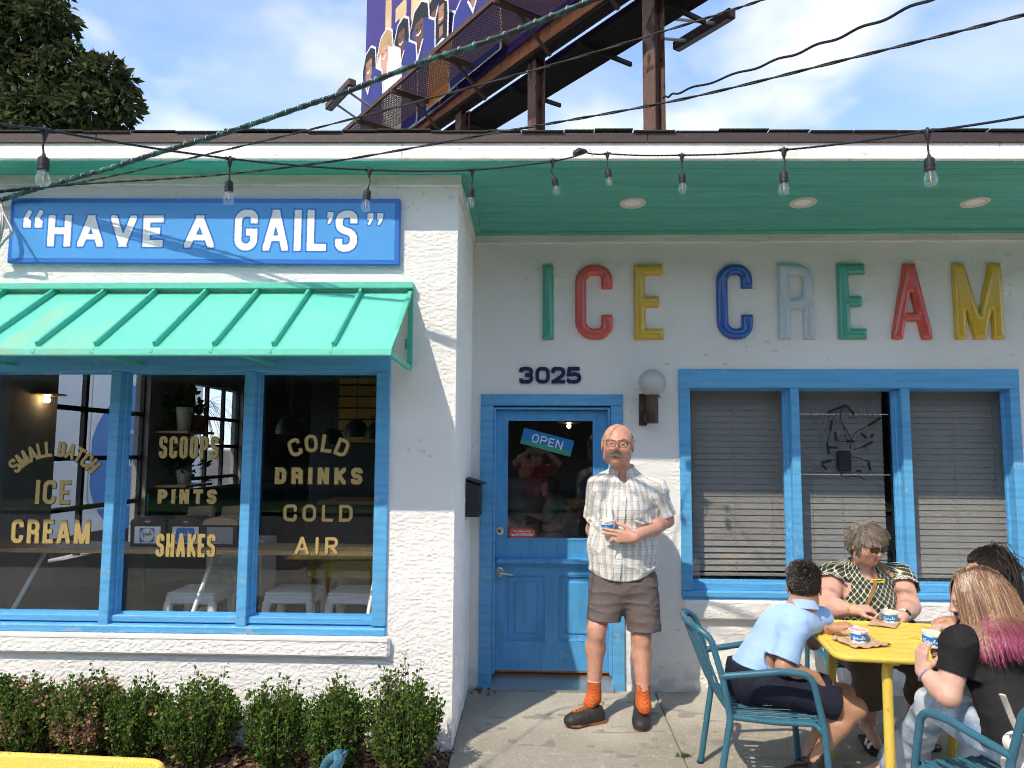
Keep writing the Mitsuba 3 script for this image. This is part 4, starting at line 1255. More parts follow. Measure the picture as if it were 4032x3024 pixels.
for (c, _, _), hair, skn, shirt, s in people:
    s *= 1.14
    cx, cz = c
    head = affinity.translate(affinity.scale(sbox(-.2, -.3, .2, .3).buffer(.12), s * .62, s * .72), cx, cz)
    mane = affinity.translate(affinity.scale(Polygon([(-.42, -1.0), (-.45, .1), (-.25, .5), (.1, .58), (.38, .4), (.46, -.1), (.42, -1.1), (.1, -.9)]).buffer(.06), s * .8, s * .8), cx, cz)
    bod = affinity.translate(affinity.scale(Polygon([(-.25, -.5), (.25, -.5), (.95, -.9), (1.1, -2.0), (1.0, -4.2), (-1.0, -4.2), (-1.1, -2.0), (-.9, -.9)]).buffer(.08), s * .78, s * .9), cx, cz).intersection(sbox(-9.5, 11.45, 9, 17))
    if bod.is_empty:
        bod = head
    printed(shapely.union_all([head, mane, bod]).buffer(.07).intersection(sbox(-9.55, 11.42, 9, 17)), 'poster_white')
    printed(mane, 'poster_' + hair)
    printed(bod, 'poster_' + ('white' if shirt == 'white' else 'orange' if shirt == 'orange' else 'jersey'))
    printed(shapely.union_all([affinity.translate(affinity.scale(sbox(-.18, -.75, .18, -.3), s * .7, s * .8), cx, cz), head]), 'poster_' + skn)
    printed(affinity.translate(affinity.scale(Polygon([(-.30, .12), (-.2, .42), (.2, .42), (.30, .12), (.22, .24), (-.22, .24)]), s * .75, s * .8), cx, cz + .04), 'poster_' + hair)
    printed(affinity.translate(affinity.scale(LineString([(-.11, -.14), (0, -.18), (.11, -.14)]).buffer(.025), s * .8, s * .8), cx, cz), 'poster_white')
    printed(shapely.union_all([affinity.translate(affinity.scale(sbox(dx - .05, .02, dx + .05, .05), s * .7, s * .7), cx, cz) for dx in (-.14, .14)]), 'poster_hair')
    if shirt == 'jersey':
        printed(affinity.translate(affinity.scale(Polygon([(-.3, -.52), (0, -.95), (.3, -.52), (.22, -.52), (0, -.83), (-.22, -.52)]), s * .78, s * .85), cx, cz), 'poster_white')

for lab, pos, off0, off1, zz in (('long dark billboard floodlight on grey arms at the right', (1.7, 3.45), -1.45, -3.0, 11.6), ('brown billboard floodlight on grey arms left of the poster', (-7.3, -5.4), 1.75, 2.55, 12.1)):
    fl = thing('floodlight', lab, 'floodlight')
    s = 1 if off1 > 0 else -1
    obj('housing', bw(box(pos[0], pos[1], off1 - .12, off1 + .12, zz - .1, zz + .12, .03)), 'brown_paint', fl)
    obj('lens', bw(box(pos[0] + .1, pos[1] - .1, off1 - .08, off1 + .08, zz - .115, zz - .10)), 'galvanized', fl)
    for q in (.25, .75):
        t0 = pos[0] + (pos[1] - pos[0]) * q
        obj('arm', bw(tube([(t0, off0, zz - .45 if s < 0 else 11.75), (t0, off1, zz - .03)], .035, 6)), 'galvanized', fl)

# ---------------------------------------------------------------- plants
def leaves(pos, nrm, tip, L, W, col):
    """Folded leaves, four triangles each, as (mesh, colours)."""
    n = len(pos)
    side = np.cross(nrm, tip)
    side /= np.linalg.norm(side, axis=1, keepdims=True) + 1e-9
    L, W = np.broadcast_to(L, (n,))[:, None], np.broadcast_to(W, (n,))[:, None]
    base, end, mid = pos, pos + tip * L - nrm * L * .12, pos + tip * L * .5
    v = np.stack([base, mid + side * W + nrm * W * .35, end, mid - side * W + nrm * W * .35, mid], 1).reshape(-1, 3)
    q = np.array([[0, 4, 1], [1, 4, 2], [2, 4, 3], [3, 4, 0]])
    f = (q[None] + 5 * np.arange(n)[:, None, None]).reshape(-1, 3)
    return (v, f), np.repeat(col, 5, 0)


def rand_unit(n, g=rng):
    v = g.normal(size=(n, 3))
    return v / np.linalg.norm(v, axis=1, keepdims=True)


def perp(t, g=rng):
    r = np.cross(t, rand_unit(len(t), g))
    return r / (np.linalg.norm(r, axis=1, keepdims=True) + 1e-9)


def bush(x, y, w, h, seed, label, dead=0.0, shoots=70):
    g = np.random.default_rng(seed)
    base = A(x, y, gz(y) - .01)
    k = thing('boxwood_shrub', label, 'shrub', 'boxwood shrubs along the wall')
    P0, T0, stems = [], [], []
    for i in range(shoots):
        a = g.uniform(0, 2 * math.pi)
        q = math.sqrt(g.uniform(0, 1))
        top = A(math.cos(a) * q * w * .56, math.sin(a) * q * w * .44, h * (1 - .30 * q * q) * g.uniform(.72, 1.0 if i % 9 else 1.16))
        mid = top * A(.72, .72, .45)
        pts = smooth_path([base + A(g.normal() * .012, g.normal() * .012, 0), base + mid + g.normal(size=3) * .012, base + top], 7)
        stems.append(tube(pts, np.linspace(.004, .0012, len(pts)), 4, False))
        m = int(g.integers(36, 54))
        t = g.uniform(.22 if i % 3 else .08, 1, m)
        idx = t * (len(pts) - 1)
        p = np.stack([np.interp(idx, np.arange(len(pts)), pts[:, c]) for c in range(3)], 1)
        d = unit(pts[-1] - pts[len(pts) // 2])
        out = rand_unit(m, g) + d * .75
        out /= np.linalg.norm(out, axis=1, keepdims=True)
        P0.append(p + out * .010 + g.normal(size=(m, 3)) * .006)
        T0.append(out)
    P0, T0 = np.vstack(P0), np.vstack(T0)
    n = len(P0)
    nr = perp(T0, g) + A(0, -.25, .5)
    nr -= T0 * (nr * T0).sum(1, keepdims=True)
    nr /= np.linalg.norm(nr, axis=1, keepdims=True)
    u = g.uniform(0, 1, (n, 1))
    patch = noise(P0 * 11, seed)[:, None]
    col = (1 - u) * A(.045, .10, .017) + u * A(.12, .225, .04)
    col = col * (1 - .5 * patch) + A(.10, .14, .03) * .5 * patch * u
    dd = (g.uniform(size=n) < dead * 2 * noise(P0 * 7, seed + 5) ** 2)[:, None]
    col = np.where(dd, A(.42, .27, .15) * g.uniform(.6, 1.1, (n, 1)), col)
    m, c = leaves(P0, nr, T0, g.uniform(.018, .029, n), g.uniform(.0068, .0105, n), col)
    obj('foliage', m, 'leaf', k, color=c)
    obj('stem', cat(*stems), 'twig', k)


bsdf('twig', (.13, .095, .065), .8, .2)
BW = [(-2, 1440, 90, .3, 'boxwood shrub cut by the left edge of the photo'), (68, 1452, 128, .5, 'browning boxwood shrub, second from the left'), (194, 1446, 150, .6, 'wide boxwood shrub with many dry tan leaves'), (303, 1466, 122, .15, 'low boxwood shrub touching a taller one on its right'),
      (435, 1452, 152, .06, 'broad dense boxwood shrub below the middle pane'), (600, 1458, 118, .03, 'narrow boxwood shrub with a pointed top below the COLD AIR pane'), (731, 1464, 128, .04, 'boxwood shrub second from the wall corner'), (872, 1442, 148, .02, 'bright green boxwood shrub nearest the wall corner')]
BX = [(-3.037, 4.170, 0.455), (-2.848, 4.170, 0.428), (-2.508, 4.160, 0.451), (-2.212, 4.150, 0.409), (-1.855, 4.120, 0.458), (-1.415, 4.080, 0.462), (-1.077, 4.060, 0.458), (-0.719, 4.030, 0.526)]
for i, ((px, top, wpx, dead, lab), p) in enumerate(zip(BW, BX)):
    w = wpx / 1591 * p[1]
    bush(p[0], p[1], w, p[2] + .045, 40 + i, lab, dead, int(140 * w / .34))

# leaf litter on the bed
n = 5200
lx, ly = rng.uniform(-3.6, -.50, n), rng.uniform(3.68, 4.37, n)
lz = gz(ly) + .018 * np.sin(lx * 7) * np.sin(ly * 11) + rng.uniform(.002, .022, n)
tipv = rand_unit(n) * A(1, 1, .35)
tipv /= np.linalg.norm(tipv, axis=1, keepdims=True)
nv = np.tile(A(0, 0, 1.0), (n, 1)) + rng.normal(size=(n, 3)) * .35
nv -= tipv * (nv * tipv).sum(1, keepdims=True)
nv /= np.linalg.norm(nv, axis=1, keepdims=True)
u = rng.uniform(0, 1, (n, 1))
lcol = np.where(u < .5, A(.07, .042, .028), np.where(u < .85, A(.15, .085, .05), A(.33, .22, .13))) * rng.uniform(.6, 1.2, (n, 1))
m, c = leaves(np.stack([lx, ly, lz], 1), nv, tipv, rng.uniform(.025, .06, n), rng.uniform(.008, .018, n), lcol)
scene['leaf_litter'] = mikit.ply(m, 'vcol', color=c)
labels['leaf_litter'] = {'label': 'dry brown leaf litter under the boxwood shrubs', 'category': 'leaf litter', 'kind': 'stuff'}
n = 14
dl = np.column_stack([rng.uniform(-.48, -.30, n), rng.uniform(5.25, 5.38, n), rng.uniform(.002, .015, n)])
m, c = leaves(dl, np.tile(unit(A(.2, -.3, 1)), (n, 1)), rand_unit(n) * A(1, 1, .1), .045, .013, np.tile(A(.16, .075, .04), (n, 1)) * rng.uniform(.6, 1.4, (n, 1)))
scene['leaf_pile'] = mikit.ply(m, 'vcol', color=c)
labels['leaf_pile'] = {'label': 'few brown leaves in the corner beside the door', 'category': 'leaf litter', 'kind': 'stuff'}


g = np.random.default_rng(12)
wp = A((0.823, 4.362, -0.031))
n = 46
d = rand_unit(n, g) * A(1, 1, .3) + A(0, 0, .9)
d /= np.linalg.norm(d, axis=1, keepdims=True)
m, c = leaves(wp + g.normal(size=(n, 3)) * A(.022, .010, .002), perp(d, g), d, g.uniform(.012, .03, n), .004, np.tile(A(.06, .12, .03), (n, 1)) * g.uniform(.5, 1.3, (n, 1)))
scene['weed'] = mikit.ply(m, 'leaf', color=c)
labels['weed'] = {'label': 'small green weed growing from the cracked pavement joint', 'category': 'weed'}


def big_tree(name, label, clumps, foot, n, size, cols, seed, group=None, trunk_r=.25, star=False):
    g = np.random.default_rng(seed)
    k = thing(name, label, 'tree', group)
    pos, nr, tip = [], [], []
    tot = sum(r ** 2 for _, r in clumps)
    for c, r in clumps:
        m = int(n * r * r / tot)
        d = rand_unit(m, g)
        lump = .70 + .45 * noise(d * 2.6 + c, seed)
        rad = r * lump * g.uniform(0.15, 1, m) ** .38
        p = c + d * rad[:, None] * A(1, 1, .85)
        pos.append(p)
        tt = d * .7 + rand_unit(m, g) * .8 + A(0, 0, -.35)
        tip.append(tt / np.linalg.norm(tt, axis=1, keepdims=True))
    pos, tip = np.vstack(pos), np.vstack(tip)
    nr = perp(tip, g) + A(0, -.2, .7)
    nr -= tip * (nr * tip).sum(1, keepdims=True)
    nr /= np.linalg.norm(nr, axis=1, keepdims=True)
    u = g.uniform(0, 1, (len(pos), 1))
    m, c = leaves(pos, nr, tip, g.uniform(.7, 1.25, len(pos)) * size, size * .24, (1 - u) * A(cols[0]) + u * A(cols[1]))
    obj('crown', m, 'leaf', k, color=c)
    foot = A(foot)
    ms = []
    mid = np.mean([c for c, _ in clumps], 0)
    fork = foot + (mid - foot) * .55
    ms.append(tube(smooth_path([foot, foot + (fork - foot) * .5 + A(.1, 0, 0), fork], 6), np.linspace(trunk_r, trunk_r * .6, 13), 10))
    for c, r in clumps:
        ms.append(tube(smooth_path([fork, (fork + c) / 2 + A(0, 0, .1 * r), c], 6), np.linspace(trunk_r * .45, .02, 13), 6))
    obj('trunk', cat(*ms), 'bark', k, smooth=True)


bsdf('bark', P(lambda p, n, uv: mix((.05, .04, .03), (.11, .09, .07), fb(p.x * 12, p.y * 12, p.z * 3))), .9, .2)
tc = [(-9.959, 13.000, 9.657), (-9.048, 12.600, 9.536), (-9.899, 13.200, 8.657), (-8.728, 12.800, 8.613), (-7.935, 12.600, 8.363), (-8.142, 12.500, 7.791), (-9.019, 12.600, 7.718), (-9.812, 12.800, 7.688), (-7.756, 12.800, 7.691), (-10.172, 13.000, 10.780), (-11.477, 13.500, 9.406), (-11.499, 13.500, 10.953), (-8.764, 12.700, 7.410), (-7.507, 12.500, 7.870)]
tr = [95, 62, 105, 78, 66, 66, 80, 80, 28, 120, 130, 140, 60, 40]
big_tree('leafy_tree', 'dark leafy tree rising behind the roof at the left', [(A(p), r / 1591 * p[1]) for p, r in zip(tc, tr)], (-10.5, 13.4, -.4), 17000, .20, ((.030, .045, .018), (.11, .125, .055)), 3)
# across the street, seen only mirrored in the panes
for i, (x, h) in enumerate(((-24, 9), (-15, 11), (-7, 10), (0, 12.5), (8, 10), (16, 11.5), (25, 10))):
    g = np.random.default_rng(100 + i)
    cl = [(A(x + g.normal() * 2.2, -24 + g.normal() * 1.5, h * g.uniform(.25, .8)), g.uniform(1.8, 3.2)) for _ in range(11)]
    big_tree('street_tree', f'{("leftmost", "second", "third", "fourth and tallest", "fifth", "sixth", "last")[i]} tree from the left in the row across the street', cl, (x, -24, -.3), 4200, .9, ((.03, .045, .018), (.06, .08, .035)), 60 + i, 'trees across the street')
hs = thing('street_house', 'long dark house row across the street behind the camera', 'house')
obj('wall', box(-45, 40, -34, -28, -.3, 6.5), 'wall_inside', hs)
obj('roof', trimesh.convex.convex_hull(np.array([[-46, -35, 6.5], [41, -35, 6.5], [41, -27, 6.5], [-46, -27, 6.5], [-43, -30.5, 9.5], [38, -30.5, 9.5]])), 'shingle', hs)


# ---------------------------------------------------------------- table and chairs
def place(m, o, h):
    """Local x forward along heading h, y left, z up."""
    h = unit(h)
    R = np.stack([h, A(-h[1], h[0], 0), A(0, 0, 1)], 1)
    return move(m, R, o)


def armchair(label, at, heading):
    k = thing('armchair', label, 'chair', 'teal metal armchairs')
    o = A(at[0], at[1], gz(at[1]))
    h = A(heading[0], heading[1], 0)
    for s in (-1, 1):
        side = fillet([(-.285, s * .245, 0), (-.215, s * .255, .42), (-.245, s * .25, .60), (-.30, s * .235, .80), (-.36, s * .20, .835)], .10, 7)
        obj('back_post', place(tube(side, .0165, 10), o, h), 'teal_metal', k, smooth=True)
        arm = fillet([(-.255, s * .25, .615), (.02, s * .275, .655), (.17, s * .28, .648), (.225, s * .275, .40), (.255, s * .27, 0)], .085, 8)
        obj('arm', place(tube(arm, .0165, 10), o, h), 'teal_metal', k, smooth=True)
        rail = fillet([(-.215, s * .250, .425), (.0, s * .245, .405), (.19, s * .25, .405), (.222, s * .272, .37)], .05, 6)
        obj('seat_rail', place(tube(rail, .0155, 10, True, .9), o, h), 'teal_metal', k, smooth=True)
        for p in (side[0], arm[-1]):
            obj('foot', place(lathe([(0, 0), (.02, 0), (.019, .018), (0, .018)], 10, A(p)), o, h), 'dark_plastic', k)
    obj('top_rail', place(tube(fillet([(-.34, -.215, .828), (-.385, -.12, .842), (-.395, 0, .846), (-.385, .12, .842), (-.34, .215, .828)], .15, 5), .015, 8), o, h), 'teal_metal', k, smooth=True)
    obj('front_rail', place(tube([(.215, -.25, .40), (.215, .25, .40)], .014, 8), o, h), 'teal_metal', k, smooth=True)
    for y in np.linspace(-.20, .20, 9):
        bow = .03 * (1 - (y / .2) ** 2)
        sl = fillet([(-.375 - bow * .5, y, .845), (-.352 - bow, y, .80), (-.262 - bow, y * 1.03, .56), (-.215, y * 1.08, .42), (-.12, y * 1.1, .415), (.215, y * 1.14, .413)], .09, 7)
        m = tube(sl, .0165, 8, True, .42)
        obj('slat', place(m, o, h), 'teal_metal', k, smooth=True)
    return k


armchair('teal armchair under the boy in the light blue polo', (1.17, 4.03), (1, -.05))
armchair('teal armchair behind the woman in the olive blouse', (2.05, 4.92), (-.02, -1))
armchair('teal armchair with a white handbag behind the woman in black', (1.955, 3.24), (-.24, .97))
armchair('teal armchair of the girl with the ponytail', (2.74, 4.24), (-1, .02))
armchair('teal armchair of which only the back top shows at the bottom edge', (-.99, 2.20), (-1, .1))


def cafe_table(label, o, ang, L, D, legs, z=.725):
    k = thing('cafe_table', label, 'table', 'yellow slatted metal tables')
    u = A(math.cos(ang), math.sin(ang), 0)
    v = A(-math.sin(ang), math.cos(ang), 0)
    R = np.stack([u, v, A(0, 0, 1)], 1)
    o = A(o[0], o[1], 0)
    outer = round_rect(0, L, 0, D, .085)
    inner = round_rect(.028, L - .028, .028, D - .028, .06)
    hole = LineString([(L * .5, D * .5), (L * .5 + .001, D * .5)]).buffer(.026)
    n = 8
    w = (D - .056) / n
    for i in range(n):
        g = inner.intersection(sbox(0, .028 + i * w + .0035, L, .028 + (i + 1) * w - .0035)).difference(hole)
        m = plate(g, .012, (0, 0, 0), (1, 0, 0), (0, 1, 0))
        obj('slat', move((m[0] + A(0, 0, z - .014), m[1]), R, o), 'yellow_metal', k)
    ring = np.array(outer.buffer(-.016).exterior.coords)[:, :2]
    obj('rim', move(tube(np.column_stack([ring, np.full(len(ring), z - .012)]), .0155, 10, False), R, o), 'yellow_metal', k, smooth=True)
    obj('under_frame', move(cat(*[box(x - .02, x + .02, .03, D - .03, z - .04, z - .016) for x in (L * .28, L * .72)]), R, o), 'yellow_metal', k)
    obj('parasol_ring', move(lathe([(.022, -.006), (.022, .004), (.032, .004), (.034, -.002)], 24, (L * .5, D * .5, z)), R, o), 'yellow_metal', k, smooth=40)
    for top, mid, foot in legs:
        obj('leg', tube(fillet([top, mid, foot], .07, 8), .0235, 14), 'yellow_metal', k, smooth=True)
    return k


cafe_table('yellow slatted cafe table that the four people eat at', (1.40, 3.635), math.radians(-8), .97, .80,
           [((1.86, 3.84, .695), (1.668, 3.70, .69), (1.655, 3.675, gz(3.67))), ((1.86, 4.2, .695), (1.665, 4.34, .69), (1.642, 4.39, gz(4.39))), ((2.0, 3.84, .695), (2.19, 3.66, .69), (2.21, 3.62, gz(3.6))), ((2.0, 4.2, .695), (2.25, 4.25, .69), (2.28, 4.30, gz(4.3)))])
cafe_table('yellow cafe table cut by the lower left corner of the photo', (-2.28, 1.60), math.radians(-3), 1.12, .80,
           [((-1.8, 2.0, .695), (-1.5, 2.2, .69), (-1.47, 2.24, gz(2.2))), ((-1.8, 2.0, .695), (-2.02, 2.2, .69), (-2.05, 2.24, gz(2.2))), ((-1.8, 1.9, .695), (-1.5, 1.75, .69), (-1.47, 1.72, gz(1.7))), ((-1.8, 1.9, .695), (-2.02, 1.75, .69), (-2.05, 1.72, gz(1.7)))])


# ---------------------------------------------------------------- paper cups, napkins, spoons
def cup(label, c, axis=(0, 0, 1), face=(0, -1, 0), r=.044, h=.058, ice='cream', fill=True):
    k = thing('ice_cream_cup', label, 'cup', 'paper ice cream cups')
    a = unit(axis)
    f = unit(A(face) - a * (A(face) @ a))
    R = np.stack([np.cross(a, f), f, a], 1)
    c = A(c)
    obj('cup', lathe([(0, 0), (r * .80, 0), (r * .82, .002), (r, h), (r + .003, h + .001), (r + .003, h + .004), (r - .001, h + .004), (r - .003, h - .012), (0, h - .012)], 28, c, R), 'white', k, smooth=35)
    # blue printed band over the front, and the white script on it
    ang = np.linspace(math.radians(90 - 80), math.radians(90 + 80), 18)
    lo, hi = .012, .046

    def shell(th, z, off):
        rr = r * (.82 + .18 * z / h) + off
        return np.stack([rr * np.cos(th), rr * np.sin(th), z], -1)
    wav = .003 * np.sin(ang * 6)
    v = np.vstack([shell(ang, lo + wav, .0007), shell(ang, hi + wav * .3, .0007)])
    n = len(ang)
    i = np.arange(n - 1)
    obj('label_band', move((v, np.vstack([np.stack([i, i + 1, i + n + 1], 1), np.stack([i, i + n + 1, i + n], 1)])), R, c), 'cup_blue', k, smooth=True)
    scr = [(-.9, .3), (-.7, .75), (-.95, .8), (-1.1, .4), (-.95, .05), (-.72, .2), (-.75, -.35), (-1.0, -.4), (-.7, .05), (-.45, .3), (-.35, .45), (-.5, .4), (-.5, .1), (-.3, .15), (-.25, .4), (-.22, .08), (-.05, .1), (0, .4), (.03, .08), (.2, .3), (.38, .9), (.3, .95), (.25, .3), (.35, .08), (.55, .3), (.65, .45), (.7, .2), (.6, .05)]
    s = smooth_path([(x, y, 0) for x, y in scr], 4)
    th = math.pi / 2 - s[:, 0] * .62 * -1
    obj('script', move(tube(shell(math.pi / 2 - s[:, 0] * .85, .020 + s[:, 1] * .017, .0012), .0011, 5), R, c), 'sign_white', k)
    if fill:
        g = np.random.default_rng(5)
        lumps = [ball((g.normal() * r * .35, g.normal() * r * .35, h - .004), (r * .5, r * .5, .012), 2) for _ in range(5)]
        obj('ice_cream', move(cat(*lumps), R, c), ice, k, smooth=True)
    return k


bsdf('pink_ice', (.72, .32, .34), .5, .4)
bsdf('cream_ice', (.70, .60, .42), .5, .4)


def napkin(label, c, w, d, seed, rise=.02, z0=.726):
    g = np.random.default_rng(seed)
    x, y = np.meshgrid(np.linspace(-w / 2, w / 2, 22), np.linspace(-d / 2, d / 2, 22), indexing='ij')
    q = np.stack([x * 24, y * 24, x * 0], -1)
    z = np.abs(noise(q + seed, seed) - .5) * rise * 2 * np.clip(np.hypot(x / w, y / d) * 3, .0, 1) ** 2
    a = g.uniform(0, 3)
    X, Y = x * math.cos(a) - y * math.sin(a), x * math.sin(a) + y * math.cos(a)
    v = np.stack([X + c[0], Y + c[1], z + z0 + .001], -1).reshape(-1, 3)
    i, j = np.meshgrid(np.arange(21), np.arange(21), indexing='ij')
    b = i * 22 + j
    f = np.vstack([np.stack([b, b + 22, b + 23], -1).reshape(-1, 3), np.stack([b, b + 23, b + 1], -1).reshape(-1, 3)])
    return single('paper_napkin', (v, f), 'kraft', label, 'napkin', 'brown paper napkins')


def spoon(label, a, b, nrm=(0, 0, 1)):
    """Handle end a, bowl end b."""
    a, b = A(a), A(b)
    L = np.linalg.norm(b - a)
    R = frame_of(b - a, nrm)
    t = np.linspace(0, 1, 16)
    w = np.where(t < .66, .0035, .0035 + .0095 * np.sin(np.clip((t - .66) / .34, 0, 1) * math.pi) ** .8)
    z = np.where(t < .66, 0, -.005 * np.sin((t - .66) / .34 * math.pi))
    top = np.stack([-w, t * L, z + .001], 1), np.stack([w, t * L, z + .001], 1), np.stack([w, t * L, z - .001], 1), np.stack([-w, t * L, z - .001], 1)
    v = np.stack(top, 1).reshape(-1, 3)
    i, j = np.meshgrid(np.arange(15), np.arange(4), indexing='ij')
    q = np.stack([i * 4 + j, i * 4 + (j + 1) % 4, (i + 1) * 4 + (j + 1) % 4, (i + 1) * 4 + j], -1).reshape(-1, 4)
    return single('plastic_spoon', move((v, np.vstack([q[:, [0, 1, 2]], q[:, [0, 2, 3]]])), R, a), 'white', label, 'spoon', 'white plastic spoons')


bc = (1.617, 3.883, 0.726)
cup('paper cup of pink ice cream on the table in front of the boy', (bc[0], bc[1], .729), face=(-.2, -1, 0), ice='pink_ice')
napkin('spread brown napkin under the boy\'s cup', (bc[0] + .005, bc[1] - .01), .21, .19, 3, .03)
wc = (1.983, 4.339, 0.726)
cup('paper cup of pale ice cream on the table before the woman in the olive blouse', (wc[0], wc[1], .729), face=(-.35, -1, 0), ice='cream_ice')
napkin('brown napkin under the cup of the woman in the olive blouse', (wc[0] - .03, wc[1] - .01), .24, .14, 8, .02)


# ---------------------------------------------------------------- people
def strands(p, r, col):
    """Hair: p (n, m, 3) points, r (m,) radii, col (n, m, 3) colours -> three sided tubes."""
    n, m, _ = p.shape
    t = np.gradient(p, axis=1)
    t /= np.linalg.norm(t, axis=2, keepdims=True) + 1e-9
    a = np.cross(t, A(.31, .52, .79))
    a /= np.linalg.norm(a, axis=2, keepdims=True) + 1e-9
    b = np.cross(t, a)
    ang = np.arange(3) * 2 * math.pi / 3
    v = p[:, :, None] + np.asarray(r)[..., :, None, None] * (np.cos(ang)[:, None] * a[:, :, None] + np.sin(ang)[:, None] * b[:, :, None])
    i, j = np.meshgrid(np.arange(m - 1), np.arange(3), indexing='ij')
    q = np.stack([i * 3 + j, i * 3 + (j + 1) % 3, (i + 1) * 3 + (j + 1) % 3, (i + 1) * 3 + j], -1).reshape(-1, 4)
    f = np.vstack([q[:, [0, 1, 2]], q[:, [0, 2, 3]]])
    F = (f[None] + (np.arange(n) * m * 3)[:, None, None]).reshape(-1, 3)
    return (v.reshape(-1, 3), F), np.repeat(col, 3, axis=1).reshape(-1, 3)


class Head:
    """A head: local axes are the person's left, forward, up; unit 1 = 0.24 m from chin to crown."""

    def __init__(self, c, fwd, up=(0, 0, 1), s=1.0, wide=1.0):
        self.c, self.s = A(c), s
        f = unit(fwd)
        u = unit(A(up) - f * (A(up) @ f))
        self.R = np.stack([np.cross(u, f), f, u], 1)   # left, forward, up
        self.wide = wide

    def w(self, v):
        return self.c + (np.asarray(v, float) * self.s) @ self.R.T

    def loc(self, p):
        return (p - self.c) @ self.R / self.s

    def egg(self, c, r, k=.02, sub=False):
        r = np.broadcast_to(np.asarray(r, float), (3,))
        return egg(self.w(c), r * self.s, k * self.s, self.R, sub)

    def limb(self, a, b, ra, rb, k=.02):
        return limb(self.w(a), self.w(b), ra * self.s, rb * self.s, k * self.s)

    def prims(self, neck_to, neck_r=.055, jowl=0.0):
        W = self.wide
        q = [self.egg((0, -.018, .036), (.074 * W, .096, .090), .02), self.egg((0, .022, -.030), (.060 * W, .066, .080), .04), self.egg((0, .050, -.088), (.030 * W, .030, .026), .03)]
        for s in (-1, 1):
            q += [self.egg((s * .036 * W, .050, -.026), (.026, .028, .028), .025), self.egg((s * .045 * W, .012, -.070), (.022 + jowl, .036, .030 + jowl), .03)]
        q += [self.egg((0, .072, .028), (.048 * W, .018, .012), .02)]
        for s in (-1, 1):
            q += [self.egg((s * .031, .099, .010), (.018, .018, .011), .012, True), self.egg((s * .031, .074, .009), .0135, .003)]
        q += [self.limb((0, .082, .018), (0, .106, -.022), .009, .0125, .012)]
        for s in (-1, 1):
            q += [self.egg((s * .012, .096, -.027), (.009, .011, .008), .008)]
        q += [self.egg((0, .083, -.058), (.023, .012, .0065), .008), self.egg((0, .081, -.068), (.020, .012, .0070), .008), self.egg((0, .096, -.063), (.018, .010, .0016), .003, True)]
        for s in (-1, 1):
            q += [self.egg((s * .077 * W, -.014, -.002), (.008, .021, .034), .008), self.egg((s * .084 * W, -.008, .002), (.005, .011, .020), .006, True)]
        nt = A(neck_to)
        q += [limb(self.w((0, -.030, -.045)), nt, neck_r * self.s, neck_r * 1.05 * self.s, .03)]
        return q

    def box(self):
        return around([self.w(v) for v in ((0, .1, 0), (0, -.1, 0), (.09, 0, 0), (-.09, 0, 0), (0, 0, .13), (0, .03, -.125))], .02)

    def tint(self, p, col, base, lip=(.36, .12, .10), ruddy=.25):
        q = self.loc(p)
        near = (np.abs(q) < (.1, .13, .14)).all(1)
        c = col.copy()

        def blend(mask, to):
            nonlocal c
            m = (np.clip(mask, 0, 1) * near)[:, None]
            c = c * (1 - m) + np.asarray(to) * m
        base = np.asarray(base)
        e = lambda cc, r: 1 - np.sqrt((((q - cc) / r) ** 2).sum(1))  # noqa: E731
        red = base * (1.05, .62, .60)
        for s in (-1, 1):
            blend(e((s * .042, .07, -.03), (.03, .04, .024)) * 1.5 * ruddy, red)
            blend(e((s * .08, -.01, 0), (.016, .03, .04)) * 1.5 * ruddy, red)
        blend(e((0, .11, -.02), (.02, .03, .022)) * 2 * ruddy, red)
        blend(e((0, .092, -.058), (.024, .02, .0065)) * 4, lip)
        blend(e((0, .09, -.068), (.021, .02, .0075)) * 4, lip)
        for s in (-1, 1):
            blend(e((s * .031, .088, .010), (.0115, .012, .0036)) * 5, (.36, .31, .28))
            blend(e((s * .031, .090, .010), (.0056, .012, .0040)) * 6, (.03, .02, .015))
        return c


